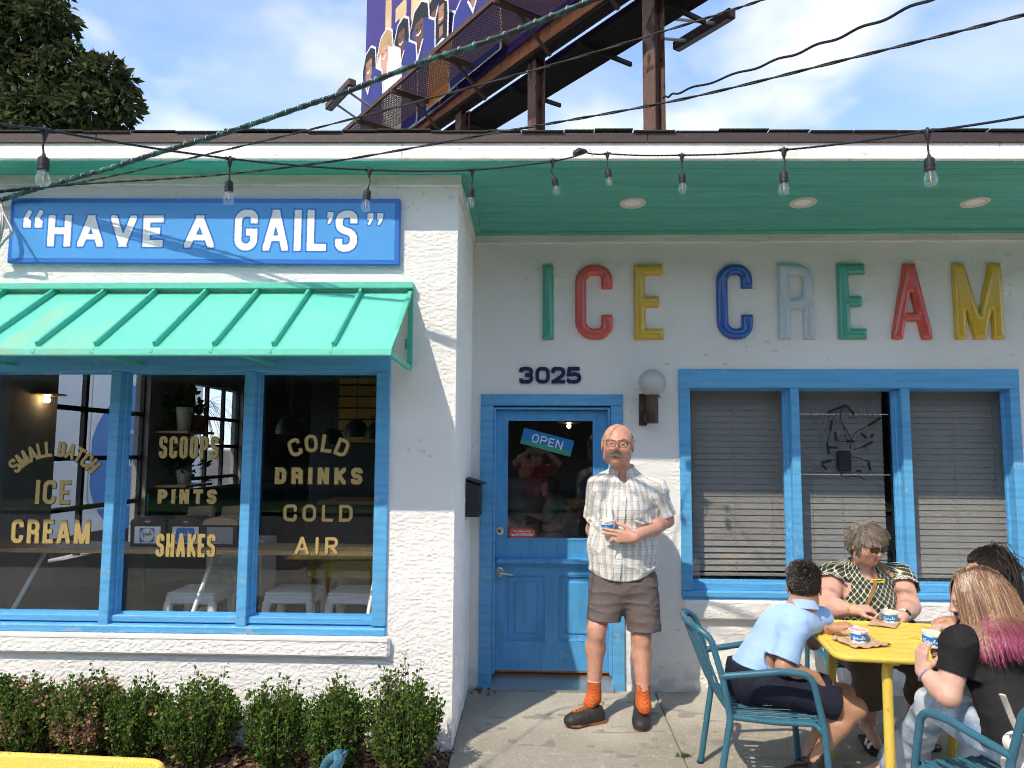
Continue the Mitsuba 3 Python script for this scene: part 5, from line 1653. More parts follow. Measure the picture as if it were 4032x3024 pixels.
def hand(wrist, fwd, palm, thumb, curl=(.5, .5, .5, .5), s=1.0, spread=0.05, tcurl=.4, k=.006):
    """Palm, five fingers and a thumb from the wrist along fwd; palm: the way the palm faces; thumb: the thumb's side. curl: bend of each finger from the forefinger on."""
    w, f = A(wrist), unit(fwd)
    p = unit(A(palm) - f * (A(palm) @ f))
    t = np.cross(p, f)
    t = t * np.sign(t @ A(thumb))
    q = [limb(w, w + f * .03 * s, .026 * s, .027 * s, .02, (p, .72))]
    for o in (.026, .009, -.009, -.025):
        q.append(limb(w + f * .022 * s + t * o * .7 * s, w + f * .082 * s + t * o * s - p * .002, .0145 * s, .0115 * s, .016))
    tips = []
    for i, (o, ln) in enumerate(zip((.026, .009, -.009, -.025), (.92, 1.0, .95, .78))):
        b = w + f * (.085 - .004 * (i == 3)) * s + t * o * s
        d = unit(f + t * spread * (1.5 - i) / 1.5)
        c = curl[i]
        for j, (L, r0, r1) in enumerate(((.043, .0098, .0090), (.027, .0090, .0082), (.021, .0082, .0068))):
            ang = c * (.75, 1.1, .7)[j]
            ax = np.cross(d, p)
            d = unit(d * math.cos(ang) + np.cross(ax, d) * math.sin(ang))
            e = b + d * L * ln * s
            q.append(limb(b, e, r0 * s, r1 * s, k))
            b = e
        tips.append((b, d))
    b = w + f * .022 * s + t * .024 * s + p * .006 * s
    d = unit(f * .65 + t * .75 + p * .25)
    for L, r0, r1, a in ((.040, .0145, .0115, 0), (.030, .0110, .0098, tcurl), (.024, .0098, .0075, tcurl)):
        tgt = unit(f + p * .45)
        d = unit(d * (1 - a) + tgt * a)
        e = b + d * L * s
        q.append(limb(b, e, r0 * s, r1 * s, .010 if a == 0 else k))
        b = e
    tips.append((b, d))
    return q, tips


def skin_colors(v, base, seed=1, amount=.10):
    """Skin with freckled and blotchy pigment."""
    a = fbm(v * 22, 3, seed)[:, None] - .5
    b = fbm(v * 120, 2, seed + 3)[:, None] - .5
    return np.clip(np.asarray(base) * (1 + A(amount, amount * 1.8, amount * 1.9) * a * 2 + A(.10, .13, .14) * b), .005, .9)


def cloth(prims, h, cuts=(), hollow=.010, wr=None, fn=None):
    """A garment: cuts = [(point, outward normal, reach)]; near each cut it is open and thin."""
    def extra(p, d):
        if wr is not None:
            d = wr(p, d)
        d0 = d
        for q, n, reach in cuts:
            s = (p - A(q)) @ unit(n)
            near = ((p - A(q)) ** 2).sum(1) < reach * reach
            d = np.where(near, np.maximum(d, s), d)
            d = np.where(near & (s > -.045), np.maximum(d, -(d0 + hollow)), d)
        return fn(p, d, d0) if fn else d
    return net(prims, h, extra)


def shoe(k, heel, toe, width, top, mat='shoe_black', sole='shoe_sole', name='shoe', lift=0.0):
    """heel, toe on the ground."""
    a, b = A(heel), A(toe)
    f = unit(b - a)
    L = np.linalg.norm(b - a)
    up = A(0, 0, 1)
    q = [limb(a + f * .045 + up * .040, b - f * .050 + up * .028, .040 * width, .047 * width, .03, (up, .80)), limb(a + f * .05 + up * .06, a + f * .055 + up * top, .043 * width, .040 * width, .04), limb(a + f * .09 + up * .072, b - f * .10 + up * .040, .034 * width, .036 * width, .05)]
    base = a[2] + .012

    def ex(p, d):
        return np.maximum(d, np.maximum(base - p[:, 2] + np.clip((p - a) @ f / L - .75, 0, 1) * -.04, p[:, 2] - a[2] - top - .004))
    obj(name, net(q, .004, ex), mat, k, smooth=True)
    side = np.cross(up, f)
    o = Polygon([(0, -.034), (.03, -.041), (L * .5, -.036), (L * .72, -.050), (L - .03, -.042), (L, -.012), (L, .012), (L - .03, .042), (L * .72, .050), (L * .5, .038), (.03, .041), (0, .034)]).buffer(.012).buffer(-.012)
    o = affinity.scale(o, 1.0, width, origin=(0, 0))
    sv = net(q, .004, ex)[0]
    v, ff = plate(o, .020, a - f * .004, f, side)
    t = np.clip(((v - a) @ f / L - .72) / .28, 0, 1)
    v[:, 2] += .012 * t ** 2
    obj('sole', (v, ff), sole, k)
    return sv


bsdf('shoe_black', P(lambda p, n, uv: mix((.012, .012, .013), (.035, .034, .033), fb(p.x * 60, p.y * 60, p.z * 60))), .6, .4)
bsdf('shoe_sole', (.30, .12, .05), .7, .3)
bsdf('shoe_sole_dark', (.03, .03, .03), .7, .3)
bsdf('lace', (.55, .20, .05), .6, .3)

# ---- the standing man
M = thing('standing_man', 'standing man in plaid shirt, grey shorts and orange socks holding an ice cream cup', 'person')
hd = Head((0.506, 4.775, 1.717), (-.14, -.985, .03), (.055, 0, 1), 1.11, 1.16)
J = dict(neck=(0.549, 4.875, 1.528), chest=(0.548, 4.860, 1.325), rs=(0.402, 4.860, 1.446), ls=(0.753, 4.880, 1.427), re=(0.363, 5.000, 1.158), rw=(0.428, 5.090, 0.979), le=(0.840, 4.930, 1.232), lw=(0.587, 4.635, 1.153),
         pel=(0.543, 4.870, 0.878), rh=(0.447, 4.870, 0.827), lh=(0.649, 4.870, 0.818), rk=(0.369, 4.800, 0.566), lk=(0.654, 4.820, 0.522), ra=(0.353, 4.845, 0.169), la=(0.656, 4.800, 0.160))
J = {k: A(v) for k, v in J.items()}
cupc = A((0.434, 4.678, 1.186))
hprims, mtips = hand(J['lw'], A(-.995, -.06, .06), A(.0, 1, .1), A(-.1, .2, 1), (.16, .12, .95, 1.05), 1.10, .10, .6)
sk = hd.prims(J['neck'], .055, .004) + [
    limb(J['neck'], J['chest'], .07, .13, .04), limb(J['chest'], J['pel'], .14, .14, .05), limb(J['rs'], J['ls'], .07, .07, .04),
    limb(J['rs'], J['re'], .058, .047, .03), limb(J['re'], J['rw'], .046, .030, .02), limb(J['ls'], J['le'], .058, .047, .03),
    limb(J['le'], J['le'] * .6 + J['lw'] * .4 + A(0, 0, -.004), .046, .050, .02), limb(J['le'] * .6 + J['lw'] * .4 + A(0, 0, -.004), J['lw'], .050, .030, .02)]
for a, b, c in (('rh', 'rk', 'ra'), ('lh', 'lk', 'la')):
    h0, k0, a0 = J[a], J[b], J[c]
    cf = k0 + (a0 - k0) * .32 + A(0, .022, 0)
    sk += [limb(h0, k0, .085, .058, .03), limb(k0 + A(0, -.012, .012), k0 + A(0, -.016, -.035), .050, .044, .03), limb(k0, cf, .052, .061, .03), limb(cf, a0, .060, .036, .03), limb(k0 + (a0 - k0) * .1 + A(0, -.02, 0), a0 + A(0, -.008, .04), .034, .026, .03)]
sk += hprims + hand(J['rw'], A(.8, .2, -.4), A(0, 1, 0), A(0, 0, 1), (.6,) * 4, 1.0)[0]
SKIN_M = A(.52, .275, .195)
v, f = body_mesh(sk, .0055, [hd.box(), around([J['lw'] - A(.03, 0, 0), J['lw'] - A(.2, .05, .05), J['lw'] - A(.1, .0, -.07)], .02)], .0026)
col = skin_colors(v, SKIN_M, 2)
legs_ = v[:, 2] < .75
hairy = (fbm(v * A(260, 260, 60), 2, 8)[:, None] - .5) * (legs_[:, None]) * .55
col = np.clip(col * (1 - hairy * A(.6, .8, .9)), .01, .9)
col = hd.tint(v, col, SKIN_M, (.34, .12, .10), .55)
scene[M + '__body'] = mikit.ply((v, f), 'skin', True, color=col)

# shirt with its plaid in its own cloth coordinates
xc, yc = J['pel'][0], J['pel'][1]
ax_y = A(0, 1, 0)
belly = A(xc - .004, yc - .018, 1.06)
shp = [limb(J['chest'] + A(0, 0, .03), belly, .186, .204, .06, (ax_y, .70)), limb(belly, A(xc, yc, .85), .204, .206, .06, (ax_y, .72)), limb(J['rs'], J['ls'], .068, .068, .06), limb(J['neck'] + A(0, .01, .0), J['chest'], .080, .16, .06), limb(J['neck'] + A(-.03, .02, -.02), J['rs'], .05, .07, .05), limb(J['neck'] + A(.03, .02, -.02), J['ls'], .05, .07, .05),
       limb(J['rs'], J['rs'] * .30 + J['re'] * .70, .072, .080, .05), limb(J['ls'], J['ls'] * .10 + J['le'] * .90, .072, .082, .05)]
sl_l, sl_r = unit(J['le'] - J['ls']), unit(J['re'] - J['rs'])
lcut = J['ls'] + (J['le'] - J['ls']) * .86
rcut = J['rs'] + (J['re'] - J['rs']) * .70


def shirt_fn(p, d, d0):
    hem = .868 + .055 * np.clip(np.abs(p[:, 0] - xc + .02) / .2, 0, 1.2) ** 2.2
    s = hem - p[:, 2]
    near = np.abs(p[:, 0] - xc) < .28
    near &= p[:, 2] < 1.15
    d = np.where(near, np.maximum(d, s), d)
    d = np.where(near & (s > -.06), np.maximum(d, -(d0 + .011)), d)
    # neck opening, deeper in front
    q = p - (J['neck'] + A(-.004, -.012, .035))
    hole = np.sqrt((q[:, 0] / (.064 + .25 * np.minimum(q[:, 2], 0) * (q[:, 1] < 0))) ** 2 + (np.maximum(q[:, 1], 0) / .072) ** 2 + (np.minimum(q[:, 1], 0) / .16) ** 2 + (np.minimum(q[:, 2], 0) / .115) ** 2)
    d = np.maximum(d, (1 - hole) * .06)
    return d


v, f = cloth(shp, .0048, [(lcut, sl_l + A(.0, -.1, -.25), .115), (rcut, sl_r, .11)], .012, wrinkle(.0115, 9, 3, (1, 1, .8)), shirt_fn)


def sleeve_uv(v, s, e):
    d = unit(e - s)
    q = v - s
    t = q @ d
    n1 = unit(np.cross(d, A(0, 1, 0)))
    n2 = np.cross(d, n1)
    rad = np.linalg.norm(q - t[:, None] * d, axis=1)
    return np.stack([np.arctan2(q @ n1, q @ n2) * .085 + 2.0, t], 1), rad, t


u = np.arctan2(v[:, 0] - xc, -(v[:, 1] - yc)) * .20
uv = np.stack([u, v[:, 2]], 1)
for s, e in (('ls', 'le'), ('rs', 're')):
    w, rad, t = sleeve_uv(v, J[s], J[e])
    side = (v[:, 0] - xc) * (1 if s == 'ls' else -1)
    on = (rad < .125) & (t > -.01) & (side > .155)
    uv[on] = w[on]


def plaid(p, n, uv):
    def stripes(x, per, s):
        t = x / per - dr.floor(x / per)
        band = sstep(.06, .10, t) * (1 - sstep(.40, .44, t))
        edge = sstep(.40, .42, t) * (1 - sstep(.46, .49, t)) + (1 - sstep(.03, .06, t)) * .8
        fine = sstep(.66, .67, t) * (1 - sstep(.69, .70, t)) + sstep(.76, .77, t) * (1 - sstep(.79, .80, t)) + sstep(.2, .21, t) * (1 - sstep(.235, .25, t)) * .7
        return band, edge, fine
    b1, e1, f1 = stripes(uv.x + .012, .049, 1)
    b2, e2, f2 = stripes(uv.y, .056, 2)
    c = mix((.72, .72, .70), (.50, .38, .23), b1 * .62)
    c = mix(c, (.52, .44, .32), b2 * .30)
    c = mix(c, (.085, .18, .28), e1 * .85)
    c = mix(c, (.11, .23, .34), e2 * .62)
    c = mix(c, (.28, .36, .42), f1 * .5)
    return mix(c, (.30, .38, .44), f2 * .45)


bsdf('plaid', P(plaid), .85, .2)
obj('shirt', (v, f), 'plaid', M, smooth=True, uv=uv)
# collar leaves, placket, snaps, pocket flaps, tag
def facing_strip(pts, w, t=.003, nrm=(0, -1, 0)):
    p = np.asarray(pts, float)
    d = np.gradient(p, axis=0)
    d /= np.linalg.norm(d, axis=1, keepdims=True)
    s = np.cross(d, unit(nrm))
    s /= np.linalg.norm(s, axis=1, keepdims=True)
    n = np.cross(s, d)
    w = np.broadcast_to(w, (len(p),))[:, None]
    v = np.stack([p - s * w, p + s * w, p + s * w - n * t * np.sign((n @ unit(nrm)))[:, None] * -1, p - s * w - n * t * np.sign((n @ unit(nrm)))[:, None] * -1], 1).reshape(-1, 3)
    m = len(p)
    i, j = np.meshgrid(np.arange(m - 1), np.arange(4), indexing='ij')
    q = np.stack([i * 4 + j, i * 4 + (j + 1) % 4, (i + 1) * 4 + (j + 1) % 4, (i + 1) * 4 + j], -1).reshape(-1, 4)
    return v, np.vstack([q[:, [0, 1, 2]], q[:, [0, 2, 3]], [[0, 1, 2], [0, 2, 3]]])


def on_surface(V, x, z, lift=.003):
    """The point of the garment nearest the street at x, z."""
    m = (np.abs(V[:, 0] - x) < .02) & (np.abs(V[:, 2] - z) < .02)
    return A(x, V[m][:, 1].min() - lift, z) if m.any() else A(x, V[:, 1].min(), z)


SV = v
pl = [on_surface(SV, x, z, .002) for x, z in zip(np.linspace(J['neck'][0] - .018, xc - .055, 22), np.linspace(1.40, .875, 22))]
pv, pf = facing_strip(smooth_path(pl, 2), .019)
obj('placket', (pv, pf), 'plaid', M, smooth=True, uv=np.stack([pv[:, 0] * 0 + .0155, pv[:, 2]], 1))
for z in np.linspace(1.36, .93, 6):
    x = np.interp(z, [.875, 1.40], [xc - .055, J['neck'][0] - .018])
    obj('snap', ball(on_surface(SV, x, z, .005), (.0055, .003, .0055), 2), 'cream', M, smooth=True)
def shirt_collar(key, neck, back, r=.058, drop=.035, mat='polo_blue', open_front=.5, uv=False, point=0.0):
    """A turned down collar round the neck; back: the way the nape faces; point: how far its front corners hang."""
    b = unit(A(back) * A(1, 1, 0))
    sd = np.cross(b, A(0, 0, 1))
    th = np.linspace(-math.pi + open_front, math.pi - open_front, 36)
    fr = np.clip((np.abs(th) - 1.9) / (math.pi - open_front - 1.9), 0, 1)
    rise = .030 + .014 * np.cos(th) - .020 * fr
    ring = lambda rr, z: A(neck) + np.broadcast_to(rr, th.shape)[:, None] * (np.cos(th)[:, None] * b + np.sin(th)[:, None] * sd) + z[:, None] * A(0, 0, 1)  # noqa: E731
    rows = [ring(r * .95, rise - .035), ring(r, rise), ring(r * 1.08, rise + .003), ring(r * (1.34 + .12 * fr), rise - drop - point * fr ** 2), ring(r * (1.30 + .12 * fr), rise - drop - point * fr ** 2 - .002)]
    v = np.vstack(rows)
    n = len(th)
    i = np.arange(n - 1)
    f = np.vstack([np.vstack([np.stack([i + o, i + o + 1, i + o + n + 1], 1), np.stack([i + o, i + o + n + 1, i + o + n], 1)]) for o in (0, n, 2 * n, 3 * n)])
    more = {'uv': np.stack([np.tile(th * r, 5), v[:, 2]], 1)} if uv else {}
    obj('collar', (v, f), mat, key, smooth=True if uv else 50, **more)


shirt_collar(M, J['neck'] + A(-.006, -.012, .030), (.1, 1, 0), .072, .056, 'plaid', .30, True, .040)
for (x0, z0), (x1, z1) in (((J['chest'][0] - .145, 1.262), (J['chest'][0] - .055, 1.272)), ((J['chest'][0] + .045, 1.278), (J['chest'][0] + .165, 1.262))):
    top = [on_surface(SV, x, np.interp(x, [x0, x1], [z0, z1]), .003) for x in np.linspace(x0, x1, 7)]
    bot = [on_surface(SV, x, np.interp(x, [x0, x1], [z0, z1]) - .030 - .014 * (1 - abs(2 * i / 6 - 1)), .010) for i, x in enumerate(np.linspace(x0, x1, 7))]
    w = np.vstack([top, bot, np.array(top) + A(0, .006, 0), np.array(bot) + A(0, .004, 0)])
    i = np.arange(6)
    ff = np.vstack([np.stack([i, i + 7, i + 8], 1), np.stack([i, i + 8, i + 1], 1), np.stack([i + 14, i + 22, i + 21], 1), np.stack([i + 14, i + 15, i + 22], 1), np.stack([i + 7, i + 21, i + 22], 1), np.stack([i + 7, i + 22, i + 8], 1)])
    obj('pocket_flap', (w, ff), 'plaid', M, uv=np.stack([w[:, 0] * 1.0, w[:, 2]], 1))
c = on_surface(SV, J['chest'][0] + .085, 1.262, .010)
single('name_tag', box(c[0] - .036, c[0] + .036, c[1] - .002, c[1] + .002, c[2] - .006, c[2] + .012, .001), 'galvanized', 'blank grey name tag on the pocket of the man\'s plaid shirt', 'name tag')

# shorts
hemr, heml = A((0.409, 4.820, 0.610)), A((0.673, 4.830, 0.549))
spr = [limb(A(xc, yc, .98), A(xc, yc, .84), .175, .19, .05, (ax_y, .74)), limb(J['rh'] + A(.0, 0, .02), hemr - A(0, 0, .04), .118, .106, .035), limb(J['lh'] + A(0, 0, .02), heml - A(0, 0, .04), .118, .106, .035)]
dr_, dl_ = unit(hemr - J['rh']), unit(heml - J['lh'])
v, f = cloth(spr, .005, [(hemr, dr_ * A(.3, .3, 1), .15), (heml, dl_ * A(.3, .3, 1), .15)], .010, wrinkle(.008, 9, 21, (1, 1, 2.2)))
bsdf('shorts', P(lambda p, n, uv: mix((.105, .085, .082), (.135, .112, .108), fb(p.x * 90, p.y * 90, p.z * 300))), .85, .2)
obj('shorts', (v, f), 'shorts', M, smooth=True)
for h in (hemr, heml):
    d = unit(h - (J['rh'] if h is hemr else J['lh']))
    ring = []
# socks
def sock_color(p, n, uv):
    t = p.z * 52 + .6 * dr.sin(p.x * 60)
    t = t - dr.floor(t)
    c = mix((.42, .085, .025), (.62, .19, .05), sstep(.62, .66, t) * (1 - sstep(.86, .90, t)))
    return mix(c, (.70, .60, .55), sstep(.2315, .2335, p.z) * (1 - sstep(.2375, .2395, p.z)))


bsdf('orange_sock', P(sock_color), .9, .2)
for a, k0, nm in (('ra', 'rk', 'r'), ('la', 'lk', 'l')):
    d = unit(J[k0] - J[a])
    top = J[a] + d * .075
    top = J[a] + d * ((.245 - J[a][2]) / d[2])
    q = [limb(J[a] - A(0, 0, .05), top, .045, .0435, .02), limb(J[a] + A(0, .01, -.03), J[a] + A(-.03 if nm == 'r' else 0, -.05, -.06), .043, .04, .02)]
    v, f = cloth(q, .0045, [(top - d * .004, d, .09)], .006, wrinkle(.0025, 26, 4, (1, 1, 3)))
    obj('sock', (v, f), 'orange_sock', M, smooth=True)
hr, tr_ = A((0.410, 4.844, -0.017)), A((0.161, 4.724, -0.020))
sv_r = shoe(M, hr, tr_ + A(0, .0, .012), 1.05, .095)
hl, tl_ = A((0.686, 4.986, -0.012)), A((0.631, 4.697, -0.021))
sv_l = shoe(M, hl + A(0, .06, .0), tl_ + A(-.008, -.02, 0), 1.08, .095)
def crest(sv, p):
    m = np.hypot(sv[:, 0] - p[0], sv[:, 1] - p[1]) < .010
    return A(p[0], p[1], sv[m][:, 2].max()) if m.any() else A(p)


for h, t, sv in ((hr, tr_, sv_r), (hl + A(0, .06, 0), tl_ + A(-.008, -.02, 0), sv_l)):
    fw = unit(t - h)
    sd = np.cross(A(0, 0, 1), fw)
    ls = []
    for q in range(4):
        b = h + fw * (.118 + .027 * q)
        for s_ in (-1, 1):
            ls.append(tube([crest(sv, b + sd * s_ * w_ + fw * (.020 * (.5 - w_ / .052))) + A(0, 0, .0015 + .001 * (s_ > 0)) for w_ in (.026, .013, 0, -.013, -.026)], .0026, 5))
    obj('laces', cat(*ls), 'lace', M)
    obj('pull_tab', tube(smooth_path([h + A(0, 0, .085) - fw * .0, h - fw * .008 + A(0, 0, .11), h + fw * .006 + A(0, 0, .118), h + fw * .008 + A(0, 0, .09)], 4), .003, 5), 'lace', M)

# grey side hair, brows, moustache
g = np.random.default_rng(31)
n = 5200
th = g.uniform(-math.pi, math.pi, n)
zz = g.uniform(-.055, .085, n)
fwdness = np.cos(th)
lim = np.where(fwdness > 0.15, .012 + .0 * th, .085)
keep = (fwdness < .30) & ~((fwdness > -.25) & (np.abs(np.sin(th)) > .8) & (zz < -.008)) & (zz < .066 - .035 * np.clip(fwdness + .35, 0, 1)) & ((zz > -.02) | (fwdness < -.3))
th, zz = th[keep], zz[keep]
hor = np.sqrt(np.clip(1 - ((zz - .036) / .092) ** 2, 0, 1))
root = np.stack([.0765 * 1.16 * hor * np.sin(th), -.018 + .098 * hor * np.cos(th), zz], 1)
out = root * A(1, 1, .2)
out /= np.linalg.norm(out, axis=1, keepdims=True)
L = g.uniform(.007, .013, (len(root), 1))
dirn = out * .18 + A(0, -.6, -.75) + g.normal(size=root.shape) * .25
dirn /= np.linalg.norm(dirn, axis=1, keepdims=True)
pts = np.stack([root - out * .002, root + dirn * L * .5 + out * .003, root + dirn * L], 1)
shade = g.uniform(.55, 1.2, (len(root), 1, 1)) * A(.50, .48, .45)
hv, hf = ball((0, 0, 0), 1, 4)
hv = hv * A(.0765 * 1.16, .098, .092) * 1.004 + A(0, -.018, .036)
hk_ = (hv[:, 1] < .012 + .25 * np.maximum(.03 - hv[:, 2], 0)) & (hv[:, 2] < .068 + .25 * hv[:, 1]) & (hv[:, 2] > -.045) & ((hv[:, 2] > -.01) | (hv[:, 1] < -.03))
hf = hf[hk_[hf].all(1)]
obj('hair_base', (hd.w(hv), hf), 'hair', M, smooth=True, color=np.tile(A(.36, .34, .31), (len(hv), 1)))
m, c = strands(hd.w(pts.reshape(-1, 3)).reshape(pts.shape), np.array([.0013, .0012, .0006]), np.repeat(shade, 3, 1))
obj('hair', m, 'hair', M, color=c)
n = 420
x = g.uniform(-.031, .031, n)
zt = -.046 + g.uniform(-.006, .004, n)
r0 = np.stack([x, .094 - np.abs(x) * .28 + .004, zt], 1)
dd = np.stack([np.sign(x) * (.35 + np.abs(x) * 12), np.full(n, .25), np.full(n, -1.0) - np.abs(x) * 12], 1) + g.normal(size=(n, 3)) * .18
dd /= np.linalg.norm(dd, axis=1, keepdims=True)
L = g.uniform(.010, .018, (n, 1))
pts = np.stack([r0, r0 + dd * L * .5 + A(0, .004, 0), r0 + dd * L + A(0, .001, 0)], 1)
m, c = strands(hd.w(pts.reshape(-1, 3)).reshape(pts.shape), np.array([.0013, .0012, .0006]), np.repeat(g.uniform(.5, 1.15, (n, 1, 1)) * A(.36, .31, .24), 3, 1))
obj('moustache', m, 'hair', M, color=c)


def brows(H, key, col, n=70, thick=1.0, seed=1):
    g = np.random.default_rng(seed)
    P0, D0 = [], []
    for s in (-1, 1):
        t = g.uniform(0, 1, n)
        P0.append(np.stack([s * (.014 + .032 * t), .090 - .012 * t ** 2, .0265 + .006 * np.sin(t * 2.4) + g.normal(size=n) * .0014 * thick], 1))
        D0.append(np.stack([np.full(n, s * 1.0), np.full(n, -.1), np.full(n, .25)], 1) + g.normal(size=(n, 3)) * .2)
    P0, D0 = np.vstack(P0), np.vstack(D0)
    D0 /= np.linalg.norm(D0, axis=1, keepdims=True)
    pts = np.stack([P0, P0 + D0 * .004 + A(0, .0015, 0), P0 + D0 * .009], 1)
    m, c = strands(H.w(pts.reshape(-1, 3)).reshape(pts.shape), np.array([.0010, .0009, .0004]), np.repeat(g.uniform(.6, 1.1, (2 * n, 1, 1)) * A(col), 3, 1))
    obj('eyebrows', m, 'hair', key, color=c)


brows(hd, M, (.30, .25, .19), 80)


def spectacles(H, label, dark, frame_mat, w=.027, h=.019, z=.008, y=.108):
    k = thing('glasses' if not dark else 'sunglasses', label, 'glasses')
    rings, lens = [], []
    for s in (-1, 1):
        pts = np.array(_rounded([(-w, -h), (w * .92, -h), (w, h), (-w, h)], [.012, .012, .007, .007], True, 6).coords)
        x = s * (.0325 + pts[:, 0] * (1 if s > 0 else 1) * s * s)
        loc = np.stack([s * .0325 + s * pts[:, 0], y - .010 * (np.abs(s * .0325 + s * pts[:, 0]) / .06) ** 2, z + pts[:, 1]], 1)
        rings.append(tube(H.w(loc), .0018 * H.s, 6, False))
        poly = H.w(np.vstack([loc[:-1], loc[:-1].mean(0)]))
        n = len(loc) - 1
        i = np.arange(n)
        lens.append((poly, np.stack([i, (i + 1) % n, i * 0 + n], 1)))
        rings.append(tube(H.w(np.array([[s * .060, y - .012, z + h * .7], [s * .074, y - .025, z + h * .7], [s * .079, .02, z + h * .5], [s * .080, -.012, z + .006], [s * .078, -.028, z - .018]])), .0016 * H.s, 6))
    rings.append(tube(H.w(np.array([[-.007, y, z + h * .55], [0, y + .002, z + h * .72], [.007, y, z + h * .55]])), .0017 * H.s, 6))
    obj('frame', cat(*rings), frame_mat, k, smooth=True)
    obj('lenses', cat(*lens), dark or 'glass', k, smooth=True)


bsdf('tortoise', P(lambda p, n, uv: mix((.02, .008, .006), (.07, .022, .012), nz(p.x * 200, p.y * 200, p.z * 200))), .3, .5)
bsdf('dark_lens', (.012, .009, .009), .08, .6)
spectacles(hd, 'thin dark brown spectacles on the standing man', None, 'tortoise')

# what he holds: cup with cone and spoon, and a napkin under it
tilt_ax = unit(A(-.06, -.08, 1))
ck = cup('paper cup with an upturned cone and spoon in the standing man\'s hand', cupc, tilt_ax, (-.75, -1, 0), .046, .066, 'cream_ice')
cone_b = cupc + A(.012, .0, .058)
obj('cone', move(lathe([(.0, 0), (.017, .0), (.0185, .010), (.018, .028), (.012, .030)], 18, (0, 0, 0)), frame_of(A(.0, 1, 0)), cone_b), 'waffle', ck, smooth=True)
obj('cone_wrap', move(lathe([(.0188, .012), (.0195, .030), (.012, .065), (.0025, .118), (0, .119)], 18, (0, 0, 0)), frame_of(A(.0, 1, 0)), cone_b), 'wrap_paper', ck, smooth=True)


def wrap_color(p, n, uv):
    w = nz(p.x * 300, p.y * 300, p.z * 220)
    c = mix((.76, .75, .73), (.62, .09, .10), sstep(.62, .68, w) * sstep(1.215, 1.225, p.z) * (1 - sstep(1.245, 1.255, p.z)))
    k = p.x * 160 - dr.floor(p.x * 160)
    return mix(c, (.04, .05, .12), (1 - sstep(1.206, 1.210, p.z)) * sstep(.3, .35, k) * sstep(1.188, 1.192, p.z))


bsdf('wrap_paper', P(wrap_color), .7, .2)
bsdf('waffle', P(lambda p, n, uv: mix((.62, .36, .09), (.42, .20, .05), sstep(.35, .65, .5 + .5 * dr.sin(p.x * 900 + p.z * 900) * dr.sin(p.x * 900 - p.z * 900)))), .7, .3)
spoon('white plastic spoon standing in the cup of the standing man', cupc + A(-.022, 0, .165), cupc + A(-.016, .002, .05), (0, -1, 0))
nk = np.array([(0.490, 4.660, 1.203), (0.541, 4.660, 1.152), (0.519, 4.640, 1.109), (0.473, 4.610, 1.129), (0.464, 4.630, 1.144), (0.423, 4.620, 1.122), (0.453, 4.630, 1.166)])
cN = nk.mean(0)
nv = np.vstack([nk, cN + A(0, -.012, 0), nk + A(0, .004, 0), cN + A(0, -.008, 0)])
i = np.arange(7)
single('paper_napkin', (nv, np.vstack([np.stack([i, (i + 1) % 7, i * 0 + 7], 1), np.stack([(i + 1) % 7 + 8, i + 8, i * 0 + 15], 1)])), 'kraft', 'pale napkin hanging from the standing man\'s hand', 'napkin', 'brown paper napkins')


# ---- the woman in the olive blouse, sitting behind the table
def arm(J, s, e, w, r=(.06, .05, .045, .028), k=.03):
    f = J[e] * .62 + J[w] * .38
    return [limb(J[s], J[e], r[0], r[1], k), limb(J[e], f, r[1] * .98, r[2] * 1.08, .02), limb(f, J[w], r[2] * 1.08, r[3], .02)]


def leg(J, h, kn, a, r=(.085, .058, .056, .036), back=(0, .02, 0)):
    cf = J[kn] + (J[a] - J[kn]) * .34 + A(back)
    return [limb(J[h], J[kn], r[0], r[1], .03), limb(J[kn], cf, r[1] * .92, r[2], .03), limb(cf, J[a], r[2], r[3], .03)]


def foot(a, toe, r=.033):
    a, toe = A(a), A(toe)
    return [limb(a, a * .5 + toe * .5 + A(0, 0, .005), r, r * .95, .03), limb(a * .5 + toe * .5, toe, r * .95, r * .7, .02), limb(a + A(0, 0, 0), a - (toe - a) * .18 - A(0, 0, .03), r, r * .9, .03)]


WO = thing('seated_woman', 'seated woman in olive patterned blouse and sunglasses eating from a spoon', 'person')
hw = Head((2.029, 4.700, 1.119), (.26, -.90, -.30), (-.03, 0, 1), 1.03, 1.10)
J = {k: A(v) for k, v in dict(neck=(2.037, 4.800, 0.932), chest=(2.029, 4.800, 0.792), rs=(1.858, 4.830, 0.891), ls=(2.282, 4.850, 0.892), re=(1.741, 4.620, 0.749), rw=(1.831, 4.440, 0.772), le=(2.259, 4.680, 0.749), lw=(2.121, 4.470, 0.735),
                              pel=(2.03, 4.90, .56), rh=(1.91, 4.82, .50), lh=(2.15, 4.82, .50), rk=(1.87, 4.36, .49), lk=(2.21, 4.36, .49), ra=(1.95, 4.60, .07), la=(2.25, 4.68, .07)).items()}
hp1, wt1 = hand(J['rw'], A(.92, -.10, .12), A(.1, .3, -.9), A(.3, -.6, .6), (.85, .95, 1.0, 1.05), .95, .03, .8)
hp2, wt2 = hand(J['lw'], A(-.78, -.25, -.38), A(-.1, .6, -.6), A(-.4, -.5, .5), (.55, .5, .5, .5), .93, .06, .3)
sk = hw.prims(J['neck'], .056, .010) + arm(J, 'rs', 're', 'rw', (.080, .062, .052, .031)) + arm(J, 'ls', 'le', 'lw', (.080, .062, .052, .031)) + hp1 + hp2
sk += [limb(J['neck'], J['chest'], .075, .15, .05), limb(J['chest'], J['pel'], .15, .15, .05), limb(J['rs'], J['ls'], .07, .07, .05)]
sk += leg(J, 'rh', 'rk', 'ra', (.10, .07, .066, .040)) + leg(J, 'lh', 'lk', 'la', (.10, .07, .066, .040))
